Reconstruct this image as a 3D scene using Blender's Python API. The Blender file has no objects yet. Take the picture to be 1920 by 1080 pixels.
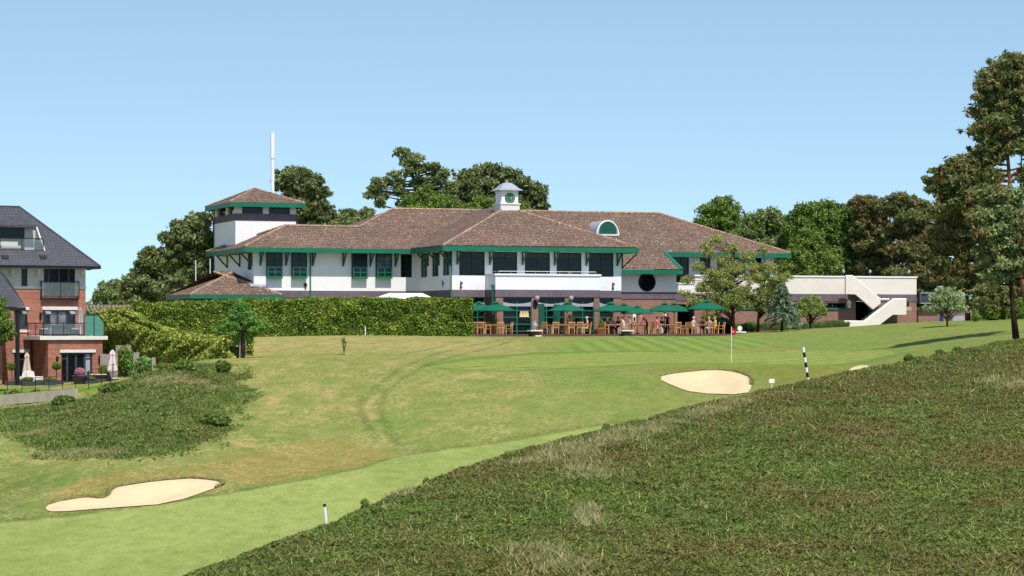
import bpy, bmesh, math, random
import numpy as np
from mathutils import Vector, Matrix
R = math.radians
rnd = random.Random(7)
NR = np.random.RandomState(11)
scene = bpy.context.scene
COL = scene.collection

# ---------------------------------------------------------------- camera, sky, sun, exposure
F = 4500.0; YH = 612.0            # focal length and horizon height in pixels of a 1920 wide frame
cam_d = bpy.data.cameras.new('camera'); cam = bpy.data.objects.new('camera', cam_d); COL.objects.link(cam)
cam_d.sensor_width = 36.0; cam_d.lens = 36.0 * F / 1920.0
cam.location = (0, 0, 0); cam.rotation_euler = (R(90), 0, 0)
cam_d.shift_y = (YH - 540.0) / 1920.0
cam_d.clip_start = 0.5; cam_d.clip_end = 8000
scene.camera = cam
SUN_AZ = 22.0; SUN_EL = 60.0      # azimuth to the right of straight behind the camera
world = bpy.data.worlds.new('World'); scene.world = world; world.use_nodes = True
nt = world.node_tree; nt.nodes.clear()
wo = nt.nodes.new('ShaderNodeOutputWorld'); bg = nt.nodes.new('ShaderNodeBackground')
sky = nt.nodes.new('ShaderNodeTexSky'); sky.sky_type = 'NISHITA'; sky.sun_disc = False
sky.sun_elevation = R(SUN_EL); sky.sun_rotation = R(180 - SUN_AZ)
sky.altitude = 900; sky.air_density = 1.0; sky.dust_density = 0.3; sky.ozone_density = 1.5
bg.inputs['Strength'].default_value = 0.145
tcw = nt.nodes.new('ShaderNodeTexCoord'); mpw = nt.nodes.new('ShaderNodeVectorMath'); mpw.operation = 'MULTIPLY_ADD'
mpw.inputs[1].default_value = (1, 1, 1.1); mpw.inputs[2].default_value = (0, 0, 0.13)      # look a little higher into the sky: the day is clear down to the horizon
nrm_ = nt.nodes.new('ShaderNodeVectorMath'); nrm_.operation = 'NORMALIZE'
nt.links.new(tcw.outputs['Generated'], mpw.inputs[0]); nt.links.new(mpw.outputs[0], nrm_.inputs[0]); nt.links.new(nrm_.outputs[0], sky.inputs['Vector'])
tint = nt.nodes.new('ShaderNodeMix'); tint.data_type = 'RGBA'; tint.blend_type = 'MULTIPLY'; tint.inputs[0].default_value = 1.0; tint.inputs[7].default_value = (1.17, 1.17, 1.0, 1)
nt.links.new(sky.outputs[0], tint.inputs[6]); nt.links.new(tint.outputs[2], bg.inputs[0]); nt.links.new(bg.outputs[0], wo.inputs[0])
sl = bpy.data.lights.new('sun', 'SUN'); sl.energy = 4.3; sl.angle = R(0.55); sl.color = (1.0, 0.955, 0.88)
sun = bpy.data.objects.new('sun', sl); COL.objects.link(sun)
sd = Vector((math.sin(R(SUN_AZ)) * math.cos(R(SUN_EL)), -math.cos(R(SUN_AZ)) * math.cos(R(SUN_EL)), math.sin(R(SUN_EL))))
sun.rotation_euler = sd.to_track_quat('Z', 'Y').to_euler(); sun.location = (60, -60, 120)
vs = scene.view_settings; vs.view_transform = 'Standard'; vs.look = 'None'; vs.exposure = 0.30; vs.gamma = 1.0
scene.render.resolution_x = 1024; scene.render.resolution_y = 576
scene.render.engine = 'CYCLES'
scene.cycles.max_bounces = 6; scene.cycles.diffuse_bounces = 3; scene.cycles.transparent_max_bounces = 12

# ---------------------------------------------------------------- materials
def lin(c):
    return tuple((v / 12.92 if v <= 0.04045 else ((v + 0.055) / 1.055) ** 2.4) for v in [x / 255.0 for x in c])
MATS = {}
class N:
    def __init__(s, name):
        s.m = bpy.data.materials.new(name); s.m.use_nodes = True; s.t = s.m.node_tree
        s.b = s.t.nodes['Principled BSDF']; s.out = s.t.nodes['Material Output']
    def n(s, typ, **kw):
        x = s.t.nodes.new(typ)
        for k, v in kw.items():
            if k.startswith('i_'):
                k = k[2:]
                x.inputs[int(k) if k.isdigit() else k.replace('_', ' ')].default_value = v
            else: setattr(x, k, v)
        return x
    def l(s, a, b): s.t.links.new(a, b)
    def coord(s): return s.n('ShaderNodeTexCoord').outputs['Object']
    def geo(s): return s.n('ShaderNodeNewGeometry')
    def noise(s, vec, scale, detail=3.0, rough=0.55):
        x = s.n('ShaderNodeTexNoise'); x.inputs['Scale'].default_value = scale
        x.inputs['Detail'].default_value = detail; x.inputs['Roughness'].default_value = rough
        if vec is not None: s.l(vec, x.inputs['Vector'])
        return x.outputs['Fac']
    def ramp(s, fac, stops):
        x = s.n('ShaderNodeValToRGB'); e = x.color_ramp.elements
        e[0].position = stops[0][0]; e[0].color = (*stops[0][1], 1)
        e[1].position = stops[-1][0]; e[1].color = (*stops[-1][1], 1)
        for p, c in stops[1:-1]:
            q = e.new(p); q.color = (*c, 1)
        s.l(fac, x.inputs[0]); return x.outputs[0]
    def mix(s, fac, a, b, mode='MIX'):
        x = s.n('ShaderNodeMix'); x.data_type = 'RGBA'; x.blend_type = mode
        for sock, v in ((x.inputs[0], fac), (x.inputs[6], a), (x.inputs[7], b)):
            if isinstance(v, (int, float)): sock.default_value = v
            elif isinstance(v, tuple): sock.default_value = (*v[:3], 1)
            else: s.l(v, sock)
        return x.outputs[2]
    def math(s, op, a, b=0.0, c=None):
        x = s.n('ShaderNodeMath'); x.operation = op
        for i, v in enumerate((a, b) if c is None else (a, b, c)):
            if isinstance(v, (int, float)): x.inputs[i].default_value = v
            else: s.l(v, x.inputs[i])
        return x.outputs[0]
    def bump(s, h, strength=0.3, dist=0.02):
        x = s.n('ShaderNodeBump'); x.inputs['Strength'].default_value = strength; x.inputs['Distance'].default_value = dist
        s.l(h, x.inputs['Height']); s.l(x.outputs[0], s.b.inputs['Normal'])
    def base(s, c):
        if isinstance(c, tuple): s.b.inputs['Base Color'].default_value = (*c, 1)
        else: s.l(c, s.b.inputs['Base Color'])
    def set(s, rough=0.7, spec=0.3, metal=0.0):
        s.b.inputs['Roughness'].default_value = rough
        s.b.inputs['Specular IOR Level'].default_value = spec
        s.b.inputs['Metallic'].default_value = metal

def sc(c, k): return tuple(min(1.0, v * k) for v in c)
def plain(name, rgb, rough=0.6, spec=0.3, var=0.12, scale=6.0, metal=0.0, k=0.8, bump=0.0):
    m = N(name); c = sc(lin(rgb), k); co = m.coord()
    f = m.noise(co, scale, 4)
    m.base(m.ramp(f, [(0.3, sc(c, 1 - var)), (0.7, sc(c, 1 + var))])); m.set(rough, spec, metal)
    if bump: m.bump(m.noise(co, scale * 6, 3), bump, 0.01)
    MATS[name] = m.m; return m.m

def wallvec(m, zs=1.0):
    sp = m.n('ShaderNodeSeparateXYZ'); m.l(m.coord(), sp.inputs[0])
    a = m.math('ADD', sp.outputs[0], sp.outputs[1]); cb = m.n('ShaderNodeCombineXYZ')
    m.l(a, cb.inputs[0]); m.l(m.math('MULTIPLY', sp.outputs[2], zs), cb.inputs[1])
    return cb.outputs[0], sp
def brick(name, c1, c2, mortar, bw=0.225, bh=0.075, k=0.8, soldier=False):
    m = N(name); v, sp = wallvec(m)
    b = m.n('ShaderNodeTexBrick'); m.l(v, b.inputs['Vector'])
    b.inputs['Scale'].default_value = 1.0; b.inputs['Brick Width'].default_value = bh if soldier else bw
    b.inputs['Row Height'].default_value = bw if soldier else bh
    b.inputs['Mortar Size'].default_value = 0.008; b.inputs['Bias'].default_value = 0.0
    if soldier: b.offset = 0.0
    b.inputs['Color1'].default_value = (*sc(lin(c1), k), 1); b.inputs['Color2'].default_value = (*sc(lin(c2), k), 1)
    b.inputs['Mortar'].default_value = (*sc(lin(mortar), k), 1)
    f = m.noise(m.coord(), 0.7, 4)
    w = m.ramp(f, [(0.3, (0.82, 0.82, 0.84)), (0.7, (1.12, 1.08, 1.05))])
    m.base(m.mix(1.0, b.outputs['Color'], w, 'MULTIPLY')); m.set(0.9, 0.1)
    m.bump(b.outputs['Fac'], -0.4, 0.01)
    MATS[name] = m.m
def rooftile(name, c1, c2, c3, speck, zrow=0.135, k=0.8, bw=0.3, amount=0.62):
    m = N(name); v, sp = wallvec(m)
    b = m.n('ShaderNodeTexBrick'); m.l(v, b.inputs['Vector'])
    b.inputs['Scale'].default_value = 1.0; b.inputs['Brick Width'].default_value = bw
    b.inputs['Row Height'].default_value = zrow; b.inputs['Mortar Size'].default_value = 0.018
    b.inputs['Color1'].default_value = (*sc(lin(c1), k), 1); b.inputs['Color2'].default_value = (*sc(lin(c2), k), 1)
    b.inputs['Mortar'].default_value = (*sc(lin(c3), k), 1)
    co = m.coord()
    wide = m.ramp(m.noise(co, 0.35, 5, 0.65), [(0.3, (0.80, 0.80, 0.82)), (0.7, (1.16, 1.08, 1.0))])
    c = m.mix(1.0, b.outputs['Color'], wide, 'MULTIPLY')
    if speck:
        n1 = m.noise(co, 11.0, 1, 0.5); n2 = m.noise(co, 0.8, 2)
        th = m.math('ADD', m.math('MULTIPLY', n2, 0.12), n1)
        mask = m.ramp(th, [(amount, (0, 0, 0)), (amount + 0.03, (1, 1, 1))])
        c = m.mix(mask, c, sc(lin(speck), k))
        n3 = m.ramp(m.noise(co, 3.1, 3, 0.6), [(0.60, (0, 0, 0)), (0.70, (1, 1, 1))])
        c = m.mix(m.math('MULTIPLY', n3, 0.45), c, sc(lin((150, 112, 80)), k))
    m.base(c); m.set(0.85, 0.15)
    fr = m.math('FRACT', m.math('DIVIDE', sp.outputs[2], zrow))
    m.bump(fr, -0.9, 0.045)
    MATS[name] = m.m

rooftile('roof_tile', (134, 108, 95), (112, 89, 78), (78, 62, 54), (222, 212, 196), k=0.80, amount=0.718)
rooftile('ridge_tile', (172, 136, 108), (150, 118, 98), (110, 85, 70), (205, 190, 170), zrow=0.2, k=0.8)
rooftile('slate', (98, 99, 108), (86, 87, 97), (66, 67, 75), None, zrow=0.11, k=0.85, bw=0.25)
brick('red_brick', (158, 116, 102), (132, 92, 80), (170, 146, 134), k=0.92)
brick('house_brick', (190, 116, 94), (152, 84, 66), (210, 178, 156), k=0.80, bh=0.085, bw=0.25)
brick('mauve_brick', (132, 118, 126), (114, 102, 112), (96, 86, 96), k=0.92, soldier=True)
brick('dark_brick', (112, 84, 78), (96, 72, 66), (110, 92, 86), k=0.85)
def render_wall(name, rgb, k=0.85):
    m = N(name); c = sc(lin(rgb), k); co = m.coord()
    sp = m.n('ShaderNodeSeparateXYZ'); m.l(co, sp.inputs[0])
    f = m.noise(co, 0.6, 5, 0.65)
    mp = m.n('ShaderNodeMapping'); mp.inputs['Scale'].default_value = (3.0, 3.0, 0.35); m.l(co, mp.inputs[0])
    st = m.noise(mp.outputs[0], 1.5, 4, 0.6)
    a = m.ramp(f, [(0.3, sc(c, 0.95)), (0.7, sc(c, 1.03))])
    b = m.ramp(st, [(0.35, (0.965, 0.962, 0.955)), (0.6, (1, 1, 1))])
    m.base(m.mix(1.0, a, b, 'MULTIPLY')); m.set(0.85, 0.15)
    ln = m.math('FRACT', m.math('DIVIDE', sp.outputs[2], 0.45))
    ln = m.ramp(ln, [(0.0, (0, 0, 0)), (0.06, (1, 1, 1))])
    m.bump(m.mix(0.25, ln, m.noise(co, 30, 3)), 0.25, 0.012)
    MATS[name] = m.m
render_wall('white_render', (248, 243, 244), 0.92)
render_wall('cream_render', (246, 234, 224), 0.86)
render_wall('house_render', (226, 218, 212), 0.80)
plain('white_paint', (250, 248, 246), 0.5, 0.4, 0.03, k=0.86)
plain('stone_white', (240, 234, 226), 0.8, 0.2, 0.08, k=0.82)
plain('green_paint', (22, 124, 96), 0.5, 0.35, 0.12, scale=1.5, k=0.72)
plain('green_dull', (22, 96, 76), 0.5, 0.4, 0.06, k=0.7)
plain('green_dark', (14, 66, 54), 0.5, 0.3, 0.06, k=0.7)
plain('grey_blind', (176, 180, 188), 0.7, 0.2, 0.06)
plain('lead', (168, 176, 186), 0.55, 0.4, 0.10, scale=3, k=0.75)
plain('black_metal', (26, 26, 30), 0.5, 0.4, 0.1)
plain('dark_grey', (66, 68, 78), 0.5, 0.4, 0.06)
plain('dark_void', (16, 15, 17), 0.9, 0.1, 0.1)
plain('soffit', (190, 192, 190), 0.8, 0.1, 0.05, k=0.7)
plain('canvas_green', (34, 118, 92), 0.85, 0.1, 0.10, scale=3, k=0.62)
plain('canvas_white', (250, 246, 242), 0.85, 0.1, 0.04, k=0.86)
plain('canvas_pink', (236, 216, 214), 0.85, 0.1, 0.05, k=0.8)
plain('canvas_beige', (222, 200, 180), 0.85, 0.1, 0.05, k=0.8)
plain('teak', (214, 162, 110), 0.65, 0.2, 0.14, scale=12, k=0.8)
plain('teak_dark', (120, 72, 46), 0.65, 0.2, 0.14, scale=12, k=0.8)
plain('steel', (190, 196, 200), 0.35, 0.5, 0.05, metal=0.6)
plain('terracotta', (206, 120, 78), 0.8, 0.2, 0.10)
plain('paving', (168, 150, 140), 0.9, 0.1, 0.12, scale=2, bump=0.3)
plain('concrete', (188, 176, 158), 0.9, 0.1, 0.12, scale=2, bump=0.4)
plain('timber_grey', (172, 160, 152), 0.85, 0.1, 0.2, scale=4, bump=0.4)
plain('rattan', (96, 88, 84), 0.85, 0.1, 0.2, scale=20)
plain('cushion', (236, 228, 220), 0.9, 0.1, 0.05)
plain('flag_red', (205, 25, 35), 0.8, 0.2, 0.08)
plain('gold', (232, 206, 130), 0.4, 0.5, 0.05)
plain('magenta', (196, 40, 120), 0.7, 0.2, 0.05)
plain('yellow', (240, 225, 70), 0.7, 0.2, 0.05)
plain('blue_paint', (40, 60, 110), 0.7, 0.2, 0.05)
plain('black_paint', (14, 14, 16), 0.4, 0.4, 0.05)
plain('skin', (224, 168, 140), 0.6, 0.3, 0.05)
plain('hair_grey', (215, 208, 200), 0.8, 0.2, 0.1)
plain('hair_brown', (70, 48, 36), 0.8, 0.2, 0.1)
plain('hair_blond', (200, 165, 115), 0.8, 0.2, 0.1)
for nm, c in (('cloth_red', (214, 70, 84)), ('cloth_navy', (40, 46, 72)), ('cloth_sky', (120, 170, 205)), ('cloth_black', (24, 24, 28)),
              ('cloth_white', (236, 234, 236)), ('cloth_maroon', (150, 26, 62)), ('cloth_pink', (238, 72, 112)), ('cloth_lilac', (190, 192, 220)),
              ('cloth_yellow', (244, 236, 60)), ('cloth_stone', (196, 188, 174)), ('cloth_blue', (60, 74, 110))):
    plain(nm, c, 0.9, 0.1, 0.08)
def bark(name, c1, c2):
    m = N(name); co = m.coord(); mp = m.n('ShaderNodeMapping'); mp.inputs['Scale'].default_value = (1, 1, 0.25); m.l(co, mp.inputs[0])
    f = m.noise(mp.outputs[0], 9, 5, 0.65)
    m.base(m.ramp(f, [(0.35, sc(lin(c1), 0.8)), (0.65, sc(lin(c2), 0.8))])); m.set(0.95, 0.1); m.bump(f, 0.8, 0.05)
    MATS[name] = m.m
bark('bark', (72, 56, 46), (116, 94, 78)); bark('pine_bark', (92, 58, 44), (168, 112, 84)); bark('dark_bark', (40, 30, 26), (84, 62, 50))
def glass(name, rgb, rough=0.06, spec=0.6):
    m = N(name); c = lin(rgb); f = m.noise(m.coord(), 1.3, 3)
    m.base(m.ramp(f, [(0.35, sc(c, 0.6)), (0.7, sc(c, 1.5))])); m.set(rough, spec); MATS[name] = m.m
glass('glass_dark', (20, 22, 28), 0.08, 0.25); glass('glass_blind', (120, 124, 128), 0.2, 0.3); glass('glass_mid', (72, 84, 90), 0.08, 0.5)
def clear_glass(name, rgb, alpha):
    m = N(name); m.base(sc(lin(rgb), 0.8)); m.set(0.05, 0.5); m.b.inputs['Alpha'].default_value = alpha
    MATS[name] = m.m
clear_glass('clear_glass', (150, 165, 165), 0.22); clear_glass('green_glass', (110, 180, 160), 0.62)

def leaf(name, dark, light, k=0.8, trans=0.35, patch=0.5, extra=None):
    m = N(name); g = m.geo(); co = m.coord()
    per = g.outputs['Random Per Island']
    big = m.noise(co, patch, 2)
    f = m.math('ADD', m.math('MULTIPLY', per, 0.55), m.math('MULTIPLY', big, 0.55))
    d, l_ = sc(lin(dark), k), sc(lin(light), k)
    stops = [(0.25, d), (0.8, l_)]
    if extra: stops = [(0.2, d), (0.62, l_), (0.84, sc(lin(extra), k))]
    c = m.ramp(f, stops)
    m.base(c); m.set(0.6, 0.25)
    tr = m.n('ShaderNodeBsdfTranslucent'); m.l(c, tr.inputs['Color'])
    mx = m.n('ShaderNodeMixShader'); mx.inputs[0].default_value = trans
    m.l(m.b.outputs[0], mx.inputs[1]); m.l(tr.outputs[0], mx.inputs[2]); m.l(mx.outputs[0], m.out.inputs['Surface'])
    MATS[name] = m.m
leaf('leaf_hedge', (44, 74, 24), (116, 148, 50), k=0.9, extra=(206, 206, 92), patch=0.8)
leaf('leaf_pine', (78, 88, 50), (142, 150, 90), k=.95, trans=0.35)
leaf('leaf_pine_brown', (84, 82, 46), (146, 136, 82), k=.92, trans=0.35, extra=(158, 128, 82))
leaf('leaf_pine_green', (96, 110, 66), (164, 176, 114), k=1.0, trans=0.35)
leaf('leaf_oak', (72, 98, 38), (136, 160, 74), k=1.0)
leaf('leaf_bright', (88, 112, 42), (154, 174, 82), k=0.9)
leaf('leaf_olive', (108, 120, 58), (176, 184, 108), k=1.0, extra=(178, 160, 104))
leaf('leaf_blue', (86, 106, 76), (162, 180, 146), k=0.9, trans=0.2)
leaf('leaf_young', (78, 120, 50), (146, 186, 92), k=1.0)
leaf('leaf_loose', (84, 104, 34), (172, 184, 78), k=0.92, extra=(216, 212, 110), patch=1.0)
leaf('leaf_blossom', (98, 122, 60), (186, 198, 142), k=0.9, extra=(220, 222, 190))
leaf('leaf_topiary', (90, 110, 40), (176, 190, 90), k=0.8)
leaf('heather', (84, 80, 38), (130, 120, 60), k=0.95, trans=0.3, patch=0.35, extra=(150, 124, 90))
leaf('heath_green', (80, 98, 38), (122, 146, 64), k=0.95, trans=0.35, patch=0.6)
leaf('heath_straw', (140, 136, 80), (196, 188, 132), k=0.92, trans=0.3, patch=0.6)
leaf('petals', (196, 60, 110), (240, 200, 215), k=0.85)
leaf('petals_red', (196, 60, 60), (230, 120, 110), k=0.85)
leaf('lavender', (92, 112, 60), (150, 168, 104), k=0.85)

# ---------------------------------------------------------------- helpers
def tag(o, label=None, cat=None, group=None, kind=None):
    if label: o['label'] = label
    if cat: o['category'] = cat
    if group: o['group'] = group
    if kind: o['kind'] = kind
    return o
def empty(name, loc, rz=0.0, label=None, cat=None, group=None):
    o = bpy.data.objects.new(name, None); COL.objects.link(o); o.location = loc; o.rotation_euler = (0, 0, rz)
    o.empty_display_size = 0.3
    return tag(o, label, cat, group)
LOFF = [0.0, 0.0, 0.0]
class MB:
    def __init__(s): s.v = []; s.f = []
    def add(s, vs_, fs):
        b = len(s.v); s.v += [tuple(p) for p in vs_]; s.f += [tuple(b + i for i in f) for f in fs]; return s
    def box(s, x0, x1, y0, y1, z0, z1):
        if x1 < x0: x0, x1 = x1, x0
        if y1 < y0: y0, y1 = y1, y0
        if z1 < z0: z0, z1 = z1, z0
        return s.add([(x0, y0, z0), (x1, y0, z0), (x1, y1, z0), (x0, y1, z0), (x0, y0, z1), (x1, y0, z1), (x1, y1, z1), (x0, y1, z1)],
                     [(0, 3, 2, 1), (4, 5, 6, 7), (0, 1, 5, 4), (1, 2, 6, 5), (2, 3, 7, 6), (3, 0, 4, 7)])
    def poly(s, pts): return s.add(pts, [tuple(range(len(pts)))])
    def prism(s, pts, d):
        n = len(pts); d = Vector(d); q = [tuple(Vector(p) + d) for p in pts]
        fs = [tuple(range(n - 1, -1, -1)), tuple(range(n, 2 * n))] + [(i, (i + 1) % n, n + (i + 1) % n, n + i) for i in range(n)]
        return s.add(list(pts) + q, fs)
    def tube(s, pts, rad, seg=8, cap=True):
        pts = [Vector(p) for p in pts]; n = len(pts)
        if not hasattr(rad, '__len__'): rad = [rad] * n
        rings = []; last = None
        for i, p in enumerate(pts):
            d = (pts[min(i + 1, n - 1)] - pts[max(i - 1, 0)]).normalized()
            a = last if last is not None else (Vector((1, 0, 0)) if abs(d.x) < 0.8 else Vector((0, 1, 0)))
            a = (a - d * a.dot(d)).normalized(); last = a; b = d.cross(a)
            rings.append([p + (a * math.cos(2 * math.pi * k / seg) + b * math.sin(2 * math.pi * k / seg)) * rad[i] for k in range(seg)])
        vs_ = [q for r in rings for q in r]; fs = []
        for i in range(n - 1):
            for k in range(seg):
                fs.append((i * seg + k, i * seg + (k + 1) % seg, (i + 1) * seg + (k + 1) % seg, (i + 1) * seg + k))
        if cap: fs += [tuple(range(seg - 1, -1, -1)), tuple((n - 1) * seg + k for k in range(seg))]
        return s.add(vs_, fs)
    def beam(s, p0, p1, w, h):
        p0, p1 = Vector(p0), Vector(p1); d = (p1 - p0).normalized()
        up = Vector((0, 0, 1)) if abs(d.z) < 0.95 else Vector((1, 0, 0))
        a = d.cross(up).normalized() * w / 2; b = a.cross(d).normalized() * h / 2
        vs_ = [p0 - a - b, p0 + a - b, p0 + a + b, p0 - a + b, p1 - a - b, p1 + a - b, p1 + a + b, p1 - a + b]
        return s.add(vs_, [(0, 1, 2, 3), (7, 6, 5, 4), (0, 4, 5, 1), (1, 5, 6, 2), (2, 6, 7, 3), (3, 7, 4, 0)])
    def lathe(s, prof, c=(0, 0, 0), seg=16):
        vs_ = []; n = len(prof)
        for r, z in prof:
            for k in range(seg):
                a = 2 * math.pi * k / seg; vs_.append((c[0] + r * math.cos(a), c[1] + r * math.sin(a), c[2] + z))
        fs = [(i * seg + k, i * seg + (k + 1) % seg, (i + 1) * seg + (k + 1) % seg, (i + 1) * seg + k) for i in range(n - 1) for k in range(seg)]
        fs += [tuple(range(seg - 1, -1, -1)), tuple((n - 1) * seg + k for k in range(seg))]
        return s.add(vs_, fs)
    def build(s, name, mat, parent=None, smooth=False, label=None, bevel=0.0):
        me = bpy.data.meshes.new(name); me.from_pydata([(p[0] - LOFF[0], p[1] - LOFF[1], p[2] - LOFF[2]) for p in s.v], [], s.f); me.validate()
        bm = bmesh.new(); bm.from_mesh(me); bmesh.ops.recalc_face_normals(bm, faces=bm.faces); bm.to_mesh(me); bm.free()
        me.materials.append(MATS[mat])
        if smooth: me.polygons.foreach_set('use_smooth', [True] * len(me.polygons))
        o = bpy.data.objects.new(name, me); COL.objects.link(o)
        if parent is not None: o.parent = parent
        if label: o['label'] = label
        if bevel:
            md = o.modifiers.new('bevel', 'BEVEL'); md.width = bevel; md.segments = 2; md.limit_method = 'ANGLE'
        return o
def copy_tree(o, parent=None):
    c = o.copy(); COL.objects.link(c)
    if parent is not None: c.parent = parent
    for ch in list(o.children): copy_tree(ch, c)
    return c

# value noise on numpy points
def _h(i, j, k, seed):
    n = (i * 374761393 + j * 668265263 + k * 2147483647 + seed * 1274126177) & 0x7fffffff
    n = ((n ^ (n >> 13)) * 1274126177) & 0x7fffffff
    return ((n ^ (n >> 16)) & 0xffff) / 65535.0
def vnoise(x, y, seed=0):
    xi = np.floor(x).astype(np.int64); yi = np.floor(y).astype(np.int64); fx = x - xi; fy = y - yi
    fx = fx * fx * (3 - 2 * fx); fy = fy * fy * (3 - 2 * fy)
    a = _h(xi, yi, 0, seed); b = _h(xi + 1, yi, 0, seed); c = _h(xi, yi + 1, 0, seed); d = _h(xi + 1, yi + 1, 0, seed)
    return (a * (1 - fx) + b * fx) * (1 - fy) + (c * (1 - fx) + d * fx) * fy
def fbm(x, y, seed=0, oct_=4):
    s = 0; a = 0.5; t = 0
    for i in range(oct_):
        s = s + a * vnoise(x * 2 ** i, y * 2 ** i, seed + i * 17); t += a; a *= 0.5
    return s / t

# ---------------------------------------------------------------- ground heights
def W(px, py, Y): return Vector(((px - 960) * Y / F, Y, (YH - py) * Y / F))
CP = []   # (px, py, Y) pixels of the photograph with their distance, turned into points of the ground
for t in [(960, 631, 177), (960, 655, 161), (960, 672, 149), (960, 692, 138), (960, 730, 128), (960, 780, 119), (960, 830, 112), (960, 862, 107), (960, 920, 98), (960, 980, 91),
          (1100, 631, 178), (1200, 630, 181), (1371, 629, 184.5), (1371, 655, 160), (1371, 679, 141), (1320, 699, 134), (1320, 740, 126), (1300, 770, 121),
          (1160, 690, 138), (1160, 730, 128), (1160, 770, 121),
          (1700, 605, 192), (1700, 630, 165), (1700, 655, 140), (1600, 614, 196), (1560, 660, 150), (1600, 690, 130), (1500, 617, 196), (1500, 690, 134), (1500, 640, 170),
          (1900, 599, 190), (1900, 613, 150), (1900, 630, 128), (1900, 640, 116), (2050, 596, 170), (2050, 640, 120), (1600, 720, 122),
          (720, 629, 175), (640, 629, 172), (640, 650, 160), (640, 672, 149), (640, 702, 138), (640, 760, 127), (640, 830, 116), (640, 880, 107), (640, 910, 101), (640, 980, 91), (640, 1060, 82),
          (450, 672, 150), (520, 632, 171), (400, 634, 170), (300, 640, 168), (460, 720, 138), (460, 790, 123), (460, 850, 112), (460, 910, 101), (460, 980, 92), (460, 1060, 83),
          (300, 700, 146), (250, 712, 142), (340, 684, 146), (400, 672, 150), (300, 750, 130), (300, 800, 119), (300, 850, 110), (300, 900, 102), (300, 960, 96), (300, 1000, 90), (300, 1070, 82),
          (150, 748, 139), (140, 790, 126), (140, 850, 112), (140, 900, 104), (140, 962, 96), (140, 1010, 90), (140, 1075, 82),
          (20, 762, 142), (20, 800, 125), (20, 860, 112), (20, 930, 102), (20, 985, 94), (20, 1070, 83), (-200, 780, 142), (-200, 880, 110), (-200, 1000, 92),
          (0, 721, 158), (100, 720, 158), (190, 718, 158), (0, 735, 149), (120, 732, 149), (-200, 722, 158), (240, 712, 155), (100, 716, 168), (-100, 716, 168)]:
    CP.append(((t[0] - 960) * t[2] / F, float(t[2]), (YH - t[1]) * t[2] / F))
for t in [(-4, 186, -0.95), (10, 190, -0.95), (-12, 182, -0.9), (0, 205, -0.8), (20, 205, -0.6), (32, 210, 0.2), (45, 205, 0.7), (60, 180, 1.0), (60, 140, 0.6), (60, 110, 0.0),
          (-22, 190, -1.0), (-35, 190, -1.6), (-50, 190, -2.5), (-65, 160, -4.0), (-65, 120, -5.5), (-40, 180, -1.8), (-60, 90, -8.5)]:
    CP.append(t)
CP = np.array(CP); YS = 1.0
def tps(r2): return np.where(r2 > 1e-9, 0.5 * r2 * np.log(np.maximum(r2, 1e-9)), 0.0)
_P = CP[:, :2].copy(); _n = len(_P)
_K = tps(((_P[:, None, :] - _P[None, :, :]) ** 2).sum(-1)) + np.eye(_n) * 2.0
_A = np.zeros((_n + 3, _n + 3)); _A[:_n, :_n] = _K; _A[:_n, _n] = 1; _A[:_n, _n + 1:] = _P; _A[_n, :_n] = 1; _A[_n + 1:, :_n] = _P.T
_W = np.linalg.solve(_A, np.concatenate([CP[:, 2], np.zeros(3)]))
def sstep(a, b, x):
    t = np.clip((x - a) / (b - a), 0, 1); return t * t * (3 - 2 * t)
def far_h(X, Y):
    xc = np.clip(X, -66, 62); yc = np.clip(Y, 80, 208)
    z = np.empty(X.shape)
    for i in range(0, X.size, 40000):
        a = xc.ravel()[i:i + 40000]; b = yc.ravel()[i:i + 40000]
        r2 = (a[:, None] - _P[None, :, 0]) ** 2 + (b[:, None] - _P[None, :, 1]) ** 2
        z.ravel()[i:i + 40000] = tps(r2) @ _W[:_n] + _W[_n] + _W[_n + 1] * a + _W[_n + 2] * b
    z = z - 0.06 * np.maximum(80 - Y, 0)
    t = sstep(205, 300, Y); z = z * (1 - t) + (-0.5) * t
    return z
RX = np.array([-30, -14, -8.7, -5.6, -1.7, 1.9, 6.0, 12.0, 19.6, 24.4, 40, 70.0])
RY = np.array([48, 56, 62.0, 70, 80, 86, 92, 101, 110, 116, 125, 135.0])
RZ = np.array([-8.5, -7.2, -6.45, -5.80, -4.70, -3.90, -3.23, -2.33, -1.17, -0.74, -0.2, 0.2]) - 0.24
def hill_h(X, Y):
    yr = np.interp(X, RX, RY); zr = np.interp(X, RX, RZ); d = Y - yr
    zf = np.minimum(-6.45, zr - 0.35); s = (zr - zf) / np.maximum(yr - 58, 4)
    a = zr + s * d; b = zr - 0.30 * d
    k = 0.35; front = -k * np.logaddexp(-a / k, -b / k) + k * 0.69
    near = np.interp(Y, [-60, 8, 40, 56], [-1.7, -1.7, -7.2, -6.6])
    t = sstep(52, 60, Y); return np.where(Y < 60, near * (1 - t) + front * t, front)
BUMP = lambda X, Y: (fbm(X * 0.25, Y * 0.16, 5) - 0.5) * 0.22
def ground0(X, Y):
    X = np.asarray(X, float); Y = np.asarray(Y, float)
    f = far_h(X, Y); h = hill_h(X, Y); k = 0.12
    z = k * np.logaddexp(f / k, h / k)
    return z + BUMP(X, Y) * sstep(60, 75, Y) * (1 - sstep(150, 172, Y))
def gz(x, y): return float(ground0(np.array([x]), np.array([y]))[0])
def GP(px, py, y0=60.0, y1=215.0):
    Y = np.arange(y0, y1, 0.1); X = (px - 960) * Y / F; zr = (YH - py) * Y / F
    g = ground0(X, Y); i = np.argmax(g >= zr)
    if g[i] < zr[i]: i = int(np.argmin(np.abs(g - zr)))
    return Vector((X[i], Y[i], g[i]))
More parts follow.
